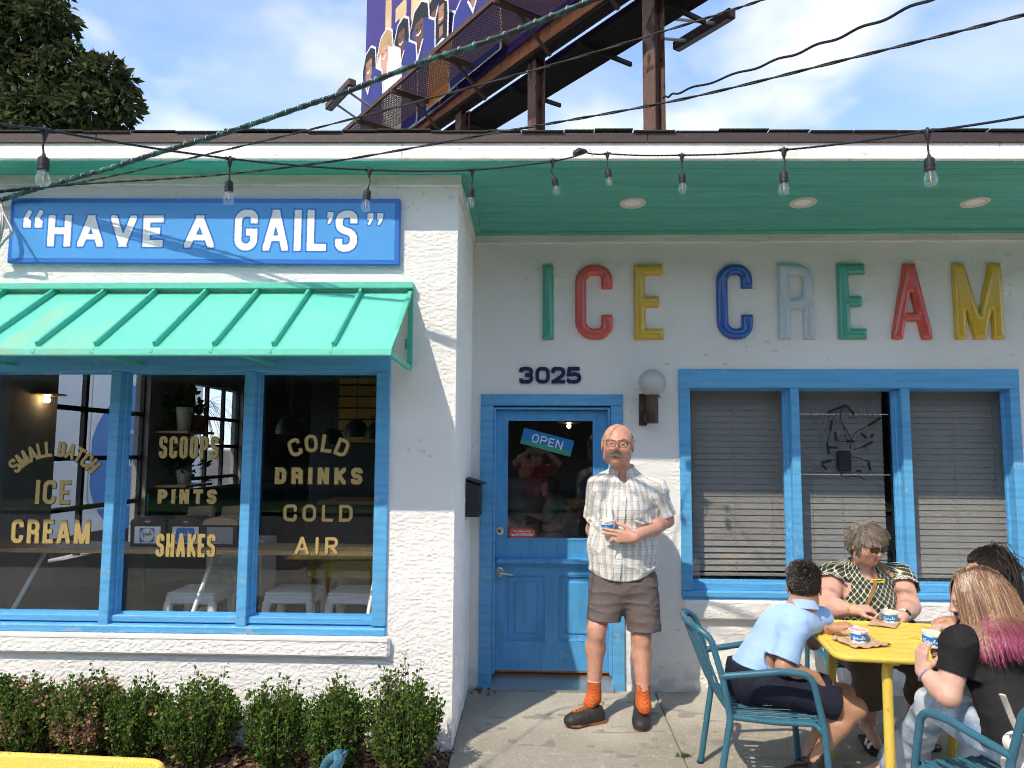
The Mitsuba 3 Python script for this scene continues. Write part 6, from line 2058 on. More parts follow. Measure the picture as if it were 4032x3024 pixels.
sk += foot(J['ra'], J['ra'] + A(-.02, -.17, -.05)) + foot(J['la'], J['la'] + A(.02, -.17, -.05))
SKIN_W = A(.56, .315, .235)
hb = [hw.box(), around([J['rw'], J['rw'] + A(.13, -.02, 0)], .06), around([J['lw'], J['lw'] + A(-.09, -.04, -.05)], .06)]
v, f = body_mesh(sk, .0065, hb, .0028)
col = hw.tint(v, skin_colors(v, SKIN_W, 12), SKIN_W, (.46, .16, .14), .35)
scene[WO + '__body'] = mikit.ply((v, f), 'skin', True, color=col)


def lattice(p, n, uv):
    """Olive ground with a wobbly white diamond net, starred at its knots."""
    x, y = uv.x * 29, uv.y * 29
    wob = (nz(uv.x * 22, uv.y * 22) - .5) * .35
    a, b = x + y * .8 + wob, x - y * .8 - wob
    fa, fb_ = dr.abs(a - dr.floor(a + .5)), dr.abs(b - dr.floor(b + .5))
    line = dr.maximum(1 - sstep(.045, .08, fa), 1 - sstep(.045, .08, fb_))
    d = dr.sqrt(fa * fa + fb_ * fb_)
    ang = dr.atan2(fa, fb_ + 1e-4)
    star = 1 - sstep(.12, .19, d * (1 + .35 * dr.sin(ang * 12)))
    g = mix((.022, .030, .012), (.048, .056, .026), sstep(.4, .6, nz(uv.x * 55, uv.y * 90)))
    return mix(g, (.66, .66, .58), dr.clip(line * .85 + star, 0, 1))


bsdf('blouse', P(lattice), .8, .25)
bsdf('zigzag', P(lambda p, n, uv: mix((.03, .035, .02), (.66, .66, .60), sstep(.42, .5, dr.abs((uv.y * 60 + dr.abs(uv.x * 40 - dr.floor(uv.x * 40) - .5) * 1.6) - dr.floor(uv.y * 60 + dr.abs(uv.x * 40 - dr.floor(uv.x * 40) - .5) * 1.6) - .5) * 2))), .8, .25)
ax_f = A(0, 1, 0)
c0 = J['chest']
bp = [limb(c0 + A(0, .0, .01), A(2.03, 4.82, .80), .19, .205, .06, (ax_f, .78)), limb(A(2.03, 4.84, .80), J['pel'] + A(0, -.03, .06), .20, .23, .06, (ax_f, .82)), limb(J['rs'], J['ls'], .078, .078, .06), limb(J['neck'] + A(0, .015, -.03), c0, .08, .16, .05),
      egg(c0 + A(-.075, -.10, -.075), (.085, .08, .085), .05), egg(c0 + A(.075, -.10, -.075), (.085, .08, .085), .05)]
so = {}
for s, e in (('rs', 're'), ('ls', 'le')):
    d = unit(J[e] - J[s])
    q = J[s] + d * .065
    so[s] = (q, d)
    bp.append(limb(J[s], q + d * .03, .090, .094, .04))


def neckline(H, J, w=.07, deep=.12, front=(0, -1, 0), pos=(0, -.02, .03)):
    fr = unit(front)
    sd = np.cross(fr, A(0, 0, 1))

    def fn(p, d, d0):
        q = p - (J['neck'] + A(pos))
        x, y, z = q @ sd, q @ fr, q[:, 2]
        hole = np.sqrt((x / w) ** 2 + (np.minimum(y, 0) / .075) ** 2 + (np.maximum(y, 0) / .16) ** 2 + (np.minimum(z, 0) / np.where(y > 0, deep, .03)) ** 2)
        return np.maximum(d, (1 - hole) * .06)
    return fn


v, f = cloth(bp, .0055, [(so['rs'][0], so['rs'][1], .13), (so['ls'][0], so['ls'][1], .13)], .010, wrinkle(.008, 10, 33), neckline(hw, J, .060, .080))
bu = np.arctan2(v[:, 0] - 2.03, -(v[:, 1] - 4.85)) * .20
obj('blouse', (v, f), 'blouse', WO, smooth=True, uv=np.stack([bu, v[:, 2]], 1))
BV = v
for s in ('rs', 'ls'):
    q, d = so[s]
    n1 = unit(np.cross(d, A(0, 1, 0)))
    n2 = np.cross(d, n1)
    th = np.linspace(0, 2 * math.pi, 60)
    wv = .010 * np.sin(th * 9)
    inner = q - d * .020 + .088 * (np.cos(th)[:, None] * n1 + np.sin(th)[:, None] * n2)
    mid = q + d * .004 + (.097 + wv * .3)[:, None] * (np.cos(th)[:, None] * n1 + np.sin(th)[:, None] * n2)
    outer = q + d * .026 + (.099 + wv * .6)[:, None] * (np.cos(th)[:, None] * n1 + np.sin(th)[:, None] * n2)
    rv = np.vstack([inner, mid, outer])
    i = np.arange(59)
    rf = np.vstack([np.stack([i + o, i + o + 1, i + o + 61], 1) for o in (0, 60)] + [np.stack([i + o, i + o + 61, i + o + 60], 1) for o in (0, 60)])
    uvv = np.stack([np.tile(th * .1, 3), np.repeat([0, .022, .044], 60)], 1)
    obj('ruffle', (rv, rf), 'zigzag', WO, smooth=True, uv=uvv)
spk = [limb(A(2.03, 4.90, .60), A(2.03, 4.86, .52), .19, .18, .05), limb(J['rh'], J['rk'], .118, .098, .04), limb(J['rk'], J['rk'] * .42 + J['ra'] * .58, .094, .092, .03), limb(J['lh'], J['lk'], .118, .098, .04), limb(J['lk'], J['lk'] * .42 + J['la'] * .58, .094, .092, .03)]
dr1, dl1 = unit(J['ra'] - J['rk']), unit(J['la'] - J['lk'])
v, f = cloth(spk, .0065, [(J['rk'] * .45 + J['ra'] * .55, dr1, .14), (J['lk'] * .45 + J['la'] * .55, dl1, .14)], .012, wrinkle(.008, 9, 51, (1, 1, 1.8)))
bsdf('khaki', (.115, .088, .068), .85, .2)
obj('trousers', (v, f), 'khaki', WO, smooth=True)


def sandal(key, a, toe, mat, strap_mat, holes=True):
    a, toe = A(a), A(toe)
    f_ = unit((toe - a) * A(1, 1, 0))
    sd = np.cross(A(0, 0, 1), f_)
    L = np.linalg.norm((toe - a)[:2]) + .095
    st = A(a[0], a[1], gz(a[1])) - f_ * .055
    o = Polygon([(0, -.03), (L * .3, -.032), (L * .72, -.046), (L, -.03), (L + .012, 0), (L, .03), (L * .72, .044), (L * .3, .032), (0, .03)]).buffer(.012)
    m = plate(o, .020, st + A(0, 0, .001), f_, sd)
    obj('sandal_sole', m, mat, key)
    bands = []
    for t, h in ((.62, .052), (.82, .042)):
        c = st + f_ * L * t
        bands.append(tube([c - sd * .045 + A(0, 0, .015), c - sd * .036 + A(0, 0, h), c + A(0, 0, h + .012), c + sd * .036 + A(0, 0, h), c + sd * .045 + A(0, 0, .015)], .014, 8, True, .35))
    c = a + A(0, 0, .02)
    th = np.linspace(0, 2 * math.pi, 20)
    bands.append(tube([c + .042 * (f_ * math.cos(t) + sd * math.sin(t)) + A(0, 0, .012 * math.cos(t)) for t in th], .012, 8, False, .35))
    obj('sandal_strap', cat(*bands), strap_mat, key, smooth=40)


sandal(WO, J['ra'], J['ra'] + A(-.02, -.15, 0), 'shoe_sole_dark', 'white')
sandal(WO, J['la'], J['la'] + A(.02, -.15, 0), 'shoe_sole_dark', 'white')
spectacles(hw, 'dark sunglasses on the woman in the olive blouse', 'dark_lens', 'black', .027, .0165, .010, .110)
brows(hw, WO, (.16, .12, .09), 50, 1, 4)


def cap_hair(H, n, length, col_fn, fall, region, seed, lift=.012, r=.0016, m=6, wide=1.0, scale=1.04):
    """Strands rooted on the skull where region(local root) holds; fall(local root) gives the way they comb."""
    g = np.random.default_rng(seed)
    d = rand_unit(n * 3, g)
    root = d * A(.074 * wide, .096, .090) * scale + A(0, -.018, .036)
    root = root[region(root)][:n]
    n = len(root)
    o = (root - A(0, -.018, .036)) / A(.074 * wide, .096, .090) ** 2
    o /= np.linalg.norm(o, axis=1, keepdims=True)
    dirn = fall(root, o, g)
    L = length(root, g)[:, None]
    t = np.linspace(0, 1, m)
    pts, cur, dd = [root - o * .004], root.copy(), dirn + o * .5
    for q in range(1, m):
        dd = dd / np.linalg.norm(dd, axis=1, keepdims=True)
        cur = cur + dd * L / (m - 1)
        # keep outside the skull
        e = (cur - A(0, -.018, .036)) / (A(.074 * wide, .096, .090) * (scale + lift / .09 * min(1, q / 2)))
        ln = np.linalg.norm(e, axis=1, keepdims=True)
        cur = np.where(ln < 1, (cur - A(0, -.018, .036)) / np.maximum(ln, 1e-3) + A(0, -.018, .036), cur)
        pts.append(cur.copy())
        dd = dirn * .75 + A(0, 0, -.25) + g.normal(size=(n, 3)) * .06
    pts = np.stack(pts, 1)
    col = col_fn(root, t, g)
    return strands(H.w(pts.reshape(-1, 3)).reshape(pts.shape), r * np.array([1.0] * (m - 1) + [.4]), col)


def tones(cols, lo=.7, hi=1.15):
    cols = np.array(cols)

    def fn(root, t, g):
        c = cols[g.integers(0, len(cols), len(root))] * g.uniform(lo, hi, (len(root), 1))
        return np.repeat(c[:, None], len(t), 1)
    return fn


def scalp(H, prims_r, mat_col, key, wide=1.0, cut=None, s=1.02):
    """A close cap under the strands, so that no skin shows between them."""
    v, f = ball((0, 0, 0), 1, 4)
    v = v * A(.074 * wide, .096, .090) * s + A(0, -.018, .036)
    keep = cut(v)
    f = f[keep[f].all(1)]
    obj('hair_base', (H.w(v), f), 'hair', key, smooth=True, color=np.tile(A(mat_col), (len(v), 1)))


def face_open(v):   # hair everywhere but the face
    return (v[:, 1] < .030) | (v[:, 2] > .072 + .25 * np.maximum(v[:, 1] - .04, 0))


short = lambda v: ((v[:, 1] < .035) & (v[:, 2] > -.055 + .5 * np.maximum(v[:, 1] + .02, 0))) | (v[:, 2] > .052)  # noqa: E731
scalp(hw, None, (.10, .085, .07), WO, 1.1, short, 1.06)
m, c = cap_hair(hw, 5200, lambda r, g: g.uniform(.040, .062, len(r)), tones([(.15, .125, .10), (.26, .225, .19), (.11, .085, .065), (.33, .29, .25)]),
                lambda r, o, g: np.stack([np.full(len(r), .55) * np.where(r[:, 2] > .06, 1, .1) + o[:, 0] * .4, np.where(r[:, 1] > .0, .45, -.5), np.where(r[:, 2] > .08, -.1, -1.0)], 1) + g.normal(size=(len(r), 3)) * .07, short, 5, .007, .0015, 6, 1.1, 1.05)
obj('hair', m, 'hair', WO, color=c)
obj('earring', ball(hw.w((.080, -.008, -.038)), .005, 2), 'steel', WO)
# bag strap, name badge, bracelet, watch, necklace
stp = [on_surface(BV, x, z, .004) for x, z in ((J['ls'][0] - .10, J['ls'][2] + .03), (J['chest'][0] + .06, 1.02), (J['chest'][0] + .03, .92), (J['chest'][0] - .02, .82), (J['chest'][0] - .09, .70))]
obj('bag_strap', facing_strip(smooth_path(stp, 5), .011), 'strap_tan', WO)
bsdf('strap_tan', (.30, .17, .08), .6, .3)
c = A((2.065, 4.600, 0.904))
c = on_surface(BV, c[0], c[2], .006)
nb = thing('name_badge', 'small yellow name badge on the olive blouse', 'badge')
obj('plate', box(c[0] - .039, c[0] + .039, c[1] - .003, c[1] + .001, c[2] - .011, c[2] + .011, .001), 'badge_yellow', nb)
obj('print', cat(*[box(c[0] + a, c[0] + b, c[1] - .0036, c[1] - .0030, c[2] + z, c[2] + z + h) for a, b, z, h in ((-.03, -.022, 0, .007), (-.016, .03, .001, .005), (-.012, .02, -.006, .003))]), 'black', nb)
bsdf('badge_yellow', (.70, .55, .06), .4, .5)
bsdf('brass', (.65, .48, .20), .3, .5, .8)
dwr = unit(J['rw'] - J['re'])
bc2 = J['rw'] - dwr * .012
n1 = unit(np.cross(dwr, A(0, 0, 1)))
n2 = np.cross(dwr, n1)
obj('bracelet', tube([bc2 + .036 * (n1 * math.cos(t) + n2 * math.sin(t)) for t in np.linspace(0, 2 * math.pi, 24)], .005, 6, False), 'brass', WO, smooth=True)
dwl = unit(J['lw'] - J['le'])
wc_ = J['lw'] - dwl * .015
n1 = unit(np.cross(dwl, A(0, 0, 1)))
n2 = np.cross(dwl, n1)
wt = obj('watch_band', tube([wc_ + .035 * (n1 * math.cos(t) + n2 * math.sin(t)) for t in np.linspace(0, 2 * math.pi, 24)], .009, 6, False, .3), 'white', WO, smooth=True)
wf = wc_ + unit(A(.5, -.6, .6)) * .036
obj('watch_face', move(box(-.012, .012, -.018, .018, -.004, .004, .003), frame_of(unit(np.cross(A(.5, -.6, .6), dwl)), A(.5, -.6, .6)), wf), 'black', WO)
nkl = [on_surface(np.vstack([BV, v]), x, z, .002) if False else A(x, y, z) for x, y, z in [tuple(J['neck'] + A(.06 * math.sin(a), -.055 - .035 * math.cos(a), -.01 - .06 * math.cos(a / 1.1) ** 2)) for a in np.linspace(-1.3, 1.3, 13)]]
obj('necklace', tube(nkl, .0016, 5), 'brass', WO)
tipc = wt1[0][0] * .5 + wt1[4][0] * .5
spoon('white spoon in the raised hand of the woman in the olive blouse', tipc - A(.03, 0, .002), (1.987, 4.370, 0.806), (.1, -.3, 1))

# ---- the boy, seen from behind
BO = thing('seated_boy', 'seated boy in light blue polo and navy shorts seen from behind', 'person')
hbo = Head((1.414, 4.060, 0.964), (.34, .90, -.08), (.02, .04, 1), .99, 1.06)
J = {k: A(v) for k, v in dict(neck=(1.396, 4.030, 0.876), chest=(1.27, 4.03, .745), pel=(1.11, 4.03, .52), rs=(1.308, 3.900, 0.795), ls=(1.545, 4.200, 0.769), re=(1.229, 3.860, 0.609), rw=(1.405, 3.900, 0.550), le=(1.518, 4.240, 0.635), lw=(1.550, 4.020, 0.764),
                              rh=(1.15, 3.93, .50), lh=(1.15, 4.13, .50), rk=(1.596, 3.900, 0.400), lk=(1.632, 4.120, 0.398), ra=(1.401, 3.930, 0.138), la=(1.440, 4.140, 0.083)).items()}
hp1, _t = hand(J['rw'], A(.55, .05, -.75), A(-.6, .1, -.5), A(.3, .9, 0), (.5, .5, .5, .5), .78, .05, .3)
hp2, bt1 = hand(J['lw'], A(.85, -.15, .25), A(-.1, .4, -.8), A(0, -.6, .7), (.75, .85, .9, .95), .78, .04, .7)
sk = hbo.prims(J['neck'], .046) + arm(J, 'rs', 're', 'rw', (.045, .037, .034, .021)) + arm(J, 'ls', 'le', 'lw', (.045, .037, .034, .021)) + hp1 + hp2
sk += [limb(J['neck'], J['chest'], .055, .10, .05), limb(J['chest'], J['pel'], .10, .10, .05), limb(J['rs'], J['ls'], .05, .05, .05)]
sk += leg(J, 'rh', 'rk', 'ra', (.072, .050, .050, .030), (-.02, 0, 0)) + leg(J, 'lh', 'lk', 'la', (.072, .050, .050, .030), (-.02, 0, 0))
SKIN_B = A(.40, .22, .14)
hb = [hbo.box(), around([J['rw'], J['rw'] + A(.06, 0, -.09)], .045), around([J['lw'], J['lw'] + A(.11, -.02, .03)], .05)]
v, f = body_mesh(sk, .0055, hb, .0028)
col = hbo.tint(v, skin_colors(v, SKIN_B, 15, .05), SKIN_B, (.35, .13, .10), .3)
q = hbo.loc(v)
ear = (np.abs(q[:, 0]) > .078) & (np.abs(q[:, 2]) < .05) & (np.abs(q[:, 1]) < .05)
col[ear] = col[ear] * A(1.25, .72, .66)
scene[BO + '__body'] = mikit.ply((v, f), 'skin', True, color=col)
lean = unit(J['chest'] - J['pel'])
fwd_b = unit(A(1, -.05, 0))
bpq = [limb(J['chest'] + lean * .02, J['pel'] + A(0, 0, .02), .122, .128, .05, (np.cross(lean, A(0, 1, 0)), .80)), limb(J['rs'], J['ls'], .062, .062, .05), limb(J['neck'] + A(-.01, 0, -.035), J['chest'], .062, .11, .05)]
cu = {}
for s, e in (('rs', 're'), ('ls', 'le')):
    d = unit(J[e] - J[s])
    qn = J[s] * .16 + J[e] * .84
    cu[s] = (qn, d)
    bpq.append(limb(J[s], qn + d * .03, .058, .068, .04))


def polo_fn(p, d, d0):
    q = p - (J['neck'] + A(.012, .0, .03))
    hole = np.sqrt((q[:, 0] / .055) ** 2 + (q[:, 1] / .055) ** 2 + (np.minimum(q[:, 2], 0) / .05) ** 2)
    d = np.maximum(d, (1 - hole) * .05)
    s = -((p - (J['pel'] + A(0, 0, -.005))) @ unit(lean * A(.3, 1, 1)))
    return np.maximum(d, s)


bsdf('polo_blue', P(lambda p, n, uv: mix((.30, .46, .72), (.34, .50, .76), fb(p.x * 120, p.y * 120, p.z * 120))), .85, .2)
v, f = cloth(bpq, .005, [(cu['rs'][0], cu['rs'][1], .10), (cu['ls'][0], cu['ls'][1], .10)], .009, wrinkle(.0065, 8, 71), polo_fn)
obj('polo_shirt', (v, f), 'polo_blue', BO, smooth=True)


shirt_collar(BO, J['neck'] + A(0, 0, -.004), (-.34, -.9, 0), .058, .040)
bspk = [limb(J['pel'] + A(.005, 0, .05), J['pel'] - A(0, 0, .03), .124, .128, .04), limb(J['rh'], J['rk'] * .80 + J['rh'] * .20, .088, .080, .03), limb(J['lh'], J['lk'] * .80 + J['lh'] * .20, .088, .080, .03)]
d1, d2 = unit(J['rk'] - J['rh']), unit(J['lk'] - J['lh'])
v, f = cloth(bspk, .0055, [(J['rk'] * .80 + J['rh'] * .20, d1, .12), (J['lk'] * .80 + J['lh'] * .20, d2, .12)], .009, wrinkle(.006, 9, 91), lambda p, d, d0: np.where((p[:, 0] < J['pel'][0] + .16), np.maximum(d, (p - (J['pel'] + A(0, 0, .055))) @ unit(lean * A(.3, 1, 1))), d))
bsdf('navy_cloth', P(lambda p, n, uv: mix((.008, .010, .022), (.014, .018, .036), fb(p.x * 80, p.y * 80, p.z * 80))), .8, .25)
obj('shorts', (v, f), 'navy_cloth', BO, smooth=True)
n1 = unit(np.cross(lean, A(0, 1, 0)))
ctr = J['pel'] + lean * .022
obj('belt', tube([ctr + .116 * (n1 * math.cos(t) * .86 + A(0, 1, 0) * math.sin(t)) for t in np.linspace(0, 2 * math.pi, 30)], .015, 6, False, .3), 'black', BO, smooth=True)
for a, k0 in (('ra', 'rk'), ('la', 'lk')):
    d = unit(J[k0] - J[a])
    v, f = cloth([limb(J[a] - A(0, 0, .04), J[a] + d * .06, .036, .036, .02)], .005, [(J[a] + d * .055, d, .07)], .006)
    obj('sock', (v, f), 'black', BO, smooth=True)
    g0 = A(J[a][0], J[a][1], gz(J[a][1]))
    shoe(BO, g0 - A(-.05, -.02, 0), g0 + A(-.155, -.03, .0) , .86, .075, 'shoe_black', 'shoe_sole_dark', 'sneaker')
boyh = lambda v: (v[:, 2] > -.050 + .9 * np.maximum(v[:, 1] + .035, 0)) & ((v[:, 1] < .045) | (v[:, 2] > .085))  # noqa: E731
scalp(hbo, None, (.014, .010, .008), BO, 1.06, boyh, 1.035)
m, c = cap_hair(hbo, 7000, lambda r, g: np.where(r[:, 2] > .075, g.uniform(.022, .034, len(r)), g.uniform(.006, .012, len(r))), tones([(.020, .013, .010), (.012, .009, .007), (.035, .022, .015)]),
                lambda r, o, g: o * .7 + np.stack([.25 - r[:, 0] * 6, np.full(len(r), .5), np.full(len(r), -.3)], 1) * .6 + g.normal(size=(len(r), 3)) * .2, boyh, 9, .004, .0014, 4, 1.06, 1.035)
obj('hair', m, 'hair', BO, color=c)
tb_ = bt1[0][0] * .5 + bt1[4][0] * .5
spoon('white spoon in the boy\'s outstretched hand', tb_ - A(.05, 0, -.02), (1.655, 3.980, 0.786), (.2, -.5, .8))

# ---- the woman in black with dyed hair, turned away
KO = thing('seated_woman', 'seated woman in black shirt with brown hair dyed magenta at the ends', 'person')
hk = Head((1.954, 3.440, 1.028), (-.86, .42, -.28), (-.10, -.1, 1), 1.0, 1.0)
J = {k: A(v) for k, v in dict(neck=(2.013, 3.440, 0.915), chest=(1.98, 3.40, .80), pel=(2.02, 3.25, .53), ls=(1.812, 3.330, 0.864), rs=(2.212, 3.520, 0.853), le=(1.739, 3.300, 0.655), lw=(1.687, 3.400, 0.726), re=(2.191, 3.720, 0.706), rw=(1.994, 3.660, 0.835),
                              lh=(1.92, 3.32, .50), rh=(2.12, 3.36, .50), lk=(1.872, 3.660, 0.506), rk=(2.16, 3.80, .50), la=(1.90, 4.10, .06), ra=(2.10, 3.75, .07)).items()}
hp1, kt1 = hand(J['lw'], A(.02, .04, .98), A(.88, .20, .25), A(0, -1, .1), (.50, .55, .62, .70), .94, .06, .30)
hp2, kt2 = hand(J['rw'], A(-.85, -.05, .30), A(-.1, -.1, -1), A(-.2, -1, .2), (.75, .85, .8, .55), .94, .10, .75)
sk = hk.prims(J['neck'], .050) + arm(J, 'ls', 'le', 'lw', (.060, .048, .044, .028)) + arm(J, 'rs', 're', 'rw', (.060, .048, .044, .028)) + hp1 + hp2
sk += [limb(J['neck'], J['chest'], .06, .12, .05), limb(J['chest'], J['pel'], .12, .12, .05), limb(J['rs'], J['ls'], .055, .055, .05)] + leg(J, 'lh', 'lk', 'la') + leg(J, 'rh', 'rk', 'ra')
ltoe = A((1.858, 4.160, 0.055))
sk += foot(J['la'], J['la'] + A(-.16, .03, -.055))
hb = [hk.box(), around([J['lw'], J['lw'] + A(0, .03, .17)], .06), around([J['rw'], J['rw'] + A(-.16, 0, .05)], .06)]
SKIN_K = A(.56, .33, .25)
v, f = body_mesh(sk, .0065, hb, .0028)
col = hk.tint(v, skin_colors(v, SKIN_K, 25), SKIN_K, (.42, .15, .14), .3)
for tip, d in kt1 + kt2:   # yellow nail varnish
    w = np.linalg.norm(v - (tip + d * .003), axis=1)
    col[w < .0085] = (.75, .66, .05)
scene[KO + '__body'] = mikit.ply((v, f), 'skin', True, color=col)
lean = unit(J['chest'] - J['pel'])
xb = unit(J['rs'] - J['ls'])
kp = [limb(J['chest'], J['pel'] + A(0, 0, .03), .155, .165, .06, (unit(np.cross(lean, xb)), .74)), limb(J['pel'] + A(0, 0, .04), J['pel'] - A(0, 0, .04), .165, .19, .05, (unit(np.cross(lean, xb)), .8)), limb(J['rs'], J['ls'], .069, .069, .05), limb(J['neck'] + A(.02, -.02, -.03), J['chest'], .07, .13, .05)]
cu = {}
for s, e in (('ls', 'le'), ('rs', 're')):
    d = unit(J[e] - J[s])
    qn = J[s] * .42 + J[e] * .58
    cu[s] = (qn, d)
    kp.append(limb(J[s], qn + d * .03, .068, .068, .04))


def tee_fn(p, d, d0):
    q = p - (J['neck'] + A(-.02, .01, .035))
    hole = np.sqrt((q[:, 0] / .062) ** 2 + (q[:, 1] / .062) ** 2 + (np.minimum(q[:, 2], 0) / .06) ** 2)
    d = np.maximum(d, (1 - hole) * .05)
    s = .475 - p[:, 2]
    return np.maximum(d, np.maximum(s, np.where(s > -.03, -(d0 + .010), -9)))


bsdf('black_cloth', P(lambda p, n, uv: mix((.0075, .0075, .008), (.013, .013, .0135), fb(p.x * 150, p.y * 150, p.z * 150))), .8, .3)
v, f = cloth(kp, .0055, [(cu['ls'][0], cu['ls'][1], .11), (cu['rs'][0], cu['rs'][1], .11)], .008, wrinkle(.0075, 9, 101, (1, 1, 1.5)), tee_fn)
obj('shirt', (v, f), 'black_cloth', KO, smooth=True)


def denim_c(p, n, uv):
    a = fb(p.x * 9, p.y * 9, p.z * 6, octaves=4)
    c = mix((.16, .24, .36), (.50, .58, .66), sstep(.34, .66, a))
    w = nz(p.x * 700, p.y * 700, p.z * 350)
    return mix(c, (.62, .68, .72), sstep(.6, .9, w) * .5)


bsdf('denim', P(denim_c), .85, .2)
dk1, dk2 = unit(J['la'] - J['lk']), unit(J['ra'] - J['rk'])
jp = [limb(J['pel'] + A(0, 0, .02), J['pel'] - A(0, 0, .04), .155, .165, .05, (unit(np.cross(lean, xb)), .8)), limb(J['lh'], J['lk'], .105, .080, .04), limb(J['lk'], J['lk'] * .5 + J['la'] * .5, .078, .076, .03), limb(J['lk'] * .5 + J['la'] * .5, J['la'] + dk1 * .03, .076, .118, .03), limb(J['rh'], J['rk'], .105, .080, .04), limb(J['rk'], J['ra'], .078, .11, .03)]
v, f = cloth(jp, .006, [(J['la'] - dk1 * .0, dk1, .18), (J['ra'] - dk2 * .01, dk2, .18)], .010, wrinkle(.010, 8, 121, (1, 1, 1.6)))
obj('jeans', (v, f), 'denim', KO, smooth=True)
for z0, q0 in ((.45, 0),):
    pk = [J['pel'] + A(-.09, -.14, -.02), J['pel'] + A(-.05, -.165, -.06)]
sandal(KO, J['la'] + A(0, 0, -.01), J['la'] + A(-.15, .03, 0), 'shoe_sole_dark', 'black')
# watch with a lilac band
dw = unit(J['lw'] - J['le'])
c0 = J['lw'] - dw * .02
n1 = unit(np.cross(dw, A(0, 0, 1)))
n2 = np.cross(dw, n1)
obj('watch_band', tube([c0 + .034 * (n1 * math.cos(t) + n2 * math.sin(t)) for t in np.linspace(0, 2 * math.pi, 24)], .010, 6, False, .35), 'lilac', KO, smooth=True)
bsdf('lilac', (.30, .24, .38), .5, .3)
# long hair: brown with blond streaks, magenta towards the ends
g = np.random.default_rng(77)
n = 5200
d0 = rand_unit(n * 3, g)
root = d0 * A(.074, .096, .090) * 1.03 + A(0, -.018, .036)
ok = (root[:, 2] > -.02) & ((root[:, 1] < .045) | (root[:, 2] > .095)) & ~((root[:, 1] > .0) & (root[:, 2] < .05) & (np.abs(root[:, 0]) > .05) & (root[:, 1] > .03))
root = root[ok][:n]
n = len(root)
o = (root - A(0, -.018, .036)) / A(.074, .096, .090) ** 2
o /= np.linalg.norm(o, axis=1, keepdims=True)
W0, O = hk.w(root), o @ hk.R.T
backw = unit(-hk.R[:, 1] + A(.25, -.25, 0))
m = 13
L = g.uniform(.25, .35, n) + .03 * (root[:, 1] < -.05)
side = np.sign(root[:, 0] - .012)      # parted a little off the middle
sidew = hk.R[:, 0][None] * side[:, None]
pts = [W0 - O * .004]
cur, dd = W0.copy(), O * .6 + sidew * .7 * (root[:, 2:3] > .05) + backw * .35
clump = noise(root * 42, 7)[:, None] - .5
for q in range(1, m):
    dd /= np.linalg.norm(dd, axis=1, keepdims=True)
    cur = cur + dd * (L / (m - 1))[:, None]
    e = hk.loc(cur) - A(0, -.018, .036)
    ln = np.linalg.norm(e / (A(.074, .096, .090) * 1.13), axis=1, keepdims=True)
    fixed = hk.w(e / np.maximum(ln, 1e-3) + A(0, -.018, .036))
    cur = np.where(ln < 1, fixed, cur)
    # lies on the shoulders and the back
    sh = J['chest'] + A(.02, -.03, .02)
    for ctr, rr in ((J['neck'] + A(.03, -.03, -.085), .135), (sh, .185), (J['ls'], .085), (J['rs'], .085)):
        w = cur - ctr
        r_ = np.linalg.norm(w, axis=1, keepdims=True)
        cur = np.where(r_ < rr, ctr + w / np.maximum(r_, 1e-3) * rr, cur)
    pts.append(cur.copy())
    dd = dd * .35 + A(0, 0, -1.0) + backw * (.20 if q < 9 else .26) + O * (.10 if q < 6 else .05) + sidew * (.05 + .20 * clump) + g.normal(size=(n, 3)) * (.05 if q < 8 else .16)
    if q > 8:
        dd += .30 * np.sin(q * 1.1 + clump * 20) * sidew
pts = np.stack(pts, 1)
t = np.linspace(0, 1, m)[None, :, None]
basec = np.array([(.22, .125, .075), (.34, .21, .12), (.13, .075, .05), (.50, .33, .20)])[g.choice(4, n, p=[.38, .25, .25, .12])] * g.uniform(.75, 1.15, (n, 1))
dye = np.array([(.22, .022, .075), (.34, .06, .13), (.14, .015, .05)])[g.choice(3, n)] * g.uniform(.7, 1.2, (n, 1))
far = (root[:, 1] < .0)[:, None, None] * 1.0
start = .54 + .14 * g.uniform(-1, 1, (n, 1, 1)) + .22 * (1 - far)
k_ = np.clip((t - start) / .16, 0, 1)
rootdark = np.clip(1 - t / .10, 0, 1) * .5
col = basec[:, None] * (1 - rootdark) * (1 - k_) + dye[:, None] * k_
mm, c = strands(pts,   .0014 * np.array([1.0] * 10 + [.8, .6, .3]), col)
obj('hair', mm, 'hair', KO, color=c)
scalp(hk, None, (.10, .06, .04), KO, 1.0, lambda v: (v[:, 2] > -.02) & ((v[:, 1] < .04) | (v[:, 2] > .095)), 1.03)
er = hk.w((.082, -.004, -.045))
obj('earring', tube([er + .016 * (hk.R[:, 1] * math.cos(t) + A(0, 0, 1) * math.sin(t)) for t in np.linspace(0, 2 * math.pi, 20)], .0016, 5, False), 'brass', KO)
tip = (kt1[0][0] + kt1[1][0] + kt1[4][0]) / 3
cb = J['lw'] + A(.050, .012, .105)
cup('paper cup held up in the left hand of the woman in black', cb, unit(A(.10, -.06, 1)), (-.5, -.85, 0), .043, .058, 'cream_ice')
kc = kt2[0][0] * .5 + kt2[4][0] * .5
spoon('white spoon dipping into the cup of the woman in black', kc + A(.0, .0, .05), cb + A(.008, 0, .052), (0, -1, .2))
g = np.random.default_rng(6)
v, f = ball((0, 0, 0), 1, 3)
v = v * (.022 + .012 * (np.abs(noise(v * 2.6 + 3, 4) - .5) * 2)[:, None]) * A(1, 1, 1.1) + cb + A(.022, .0, -.028)
single('paper_napkin', (v, f), 'kraft', 'crumpled brown napkin in the left hand of the woman in black', 'napkin', 'brown paper napkins')
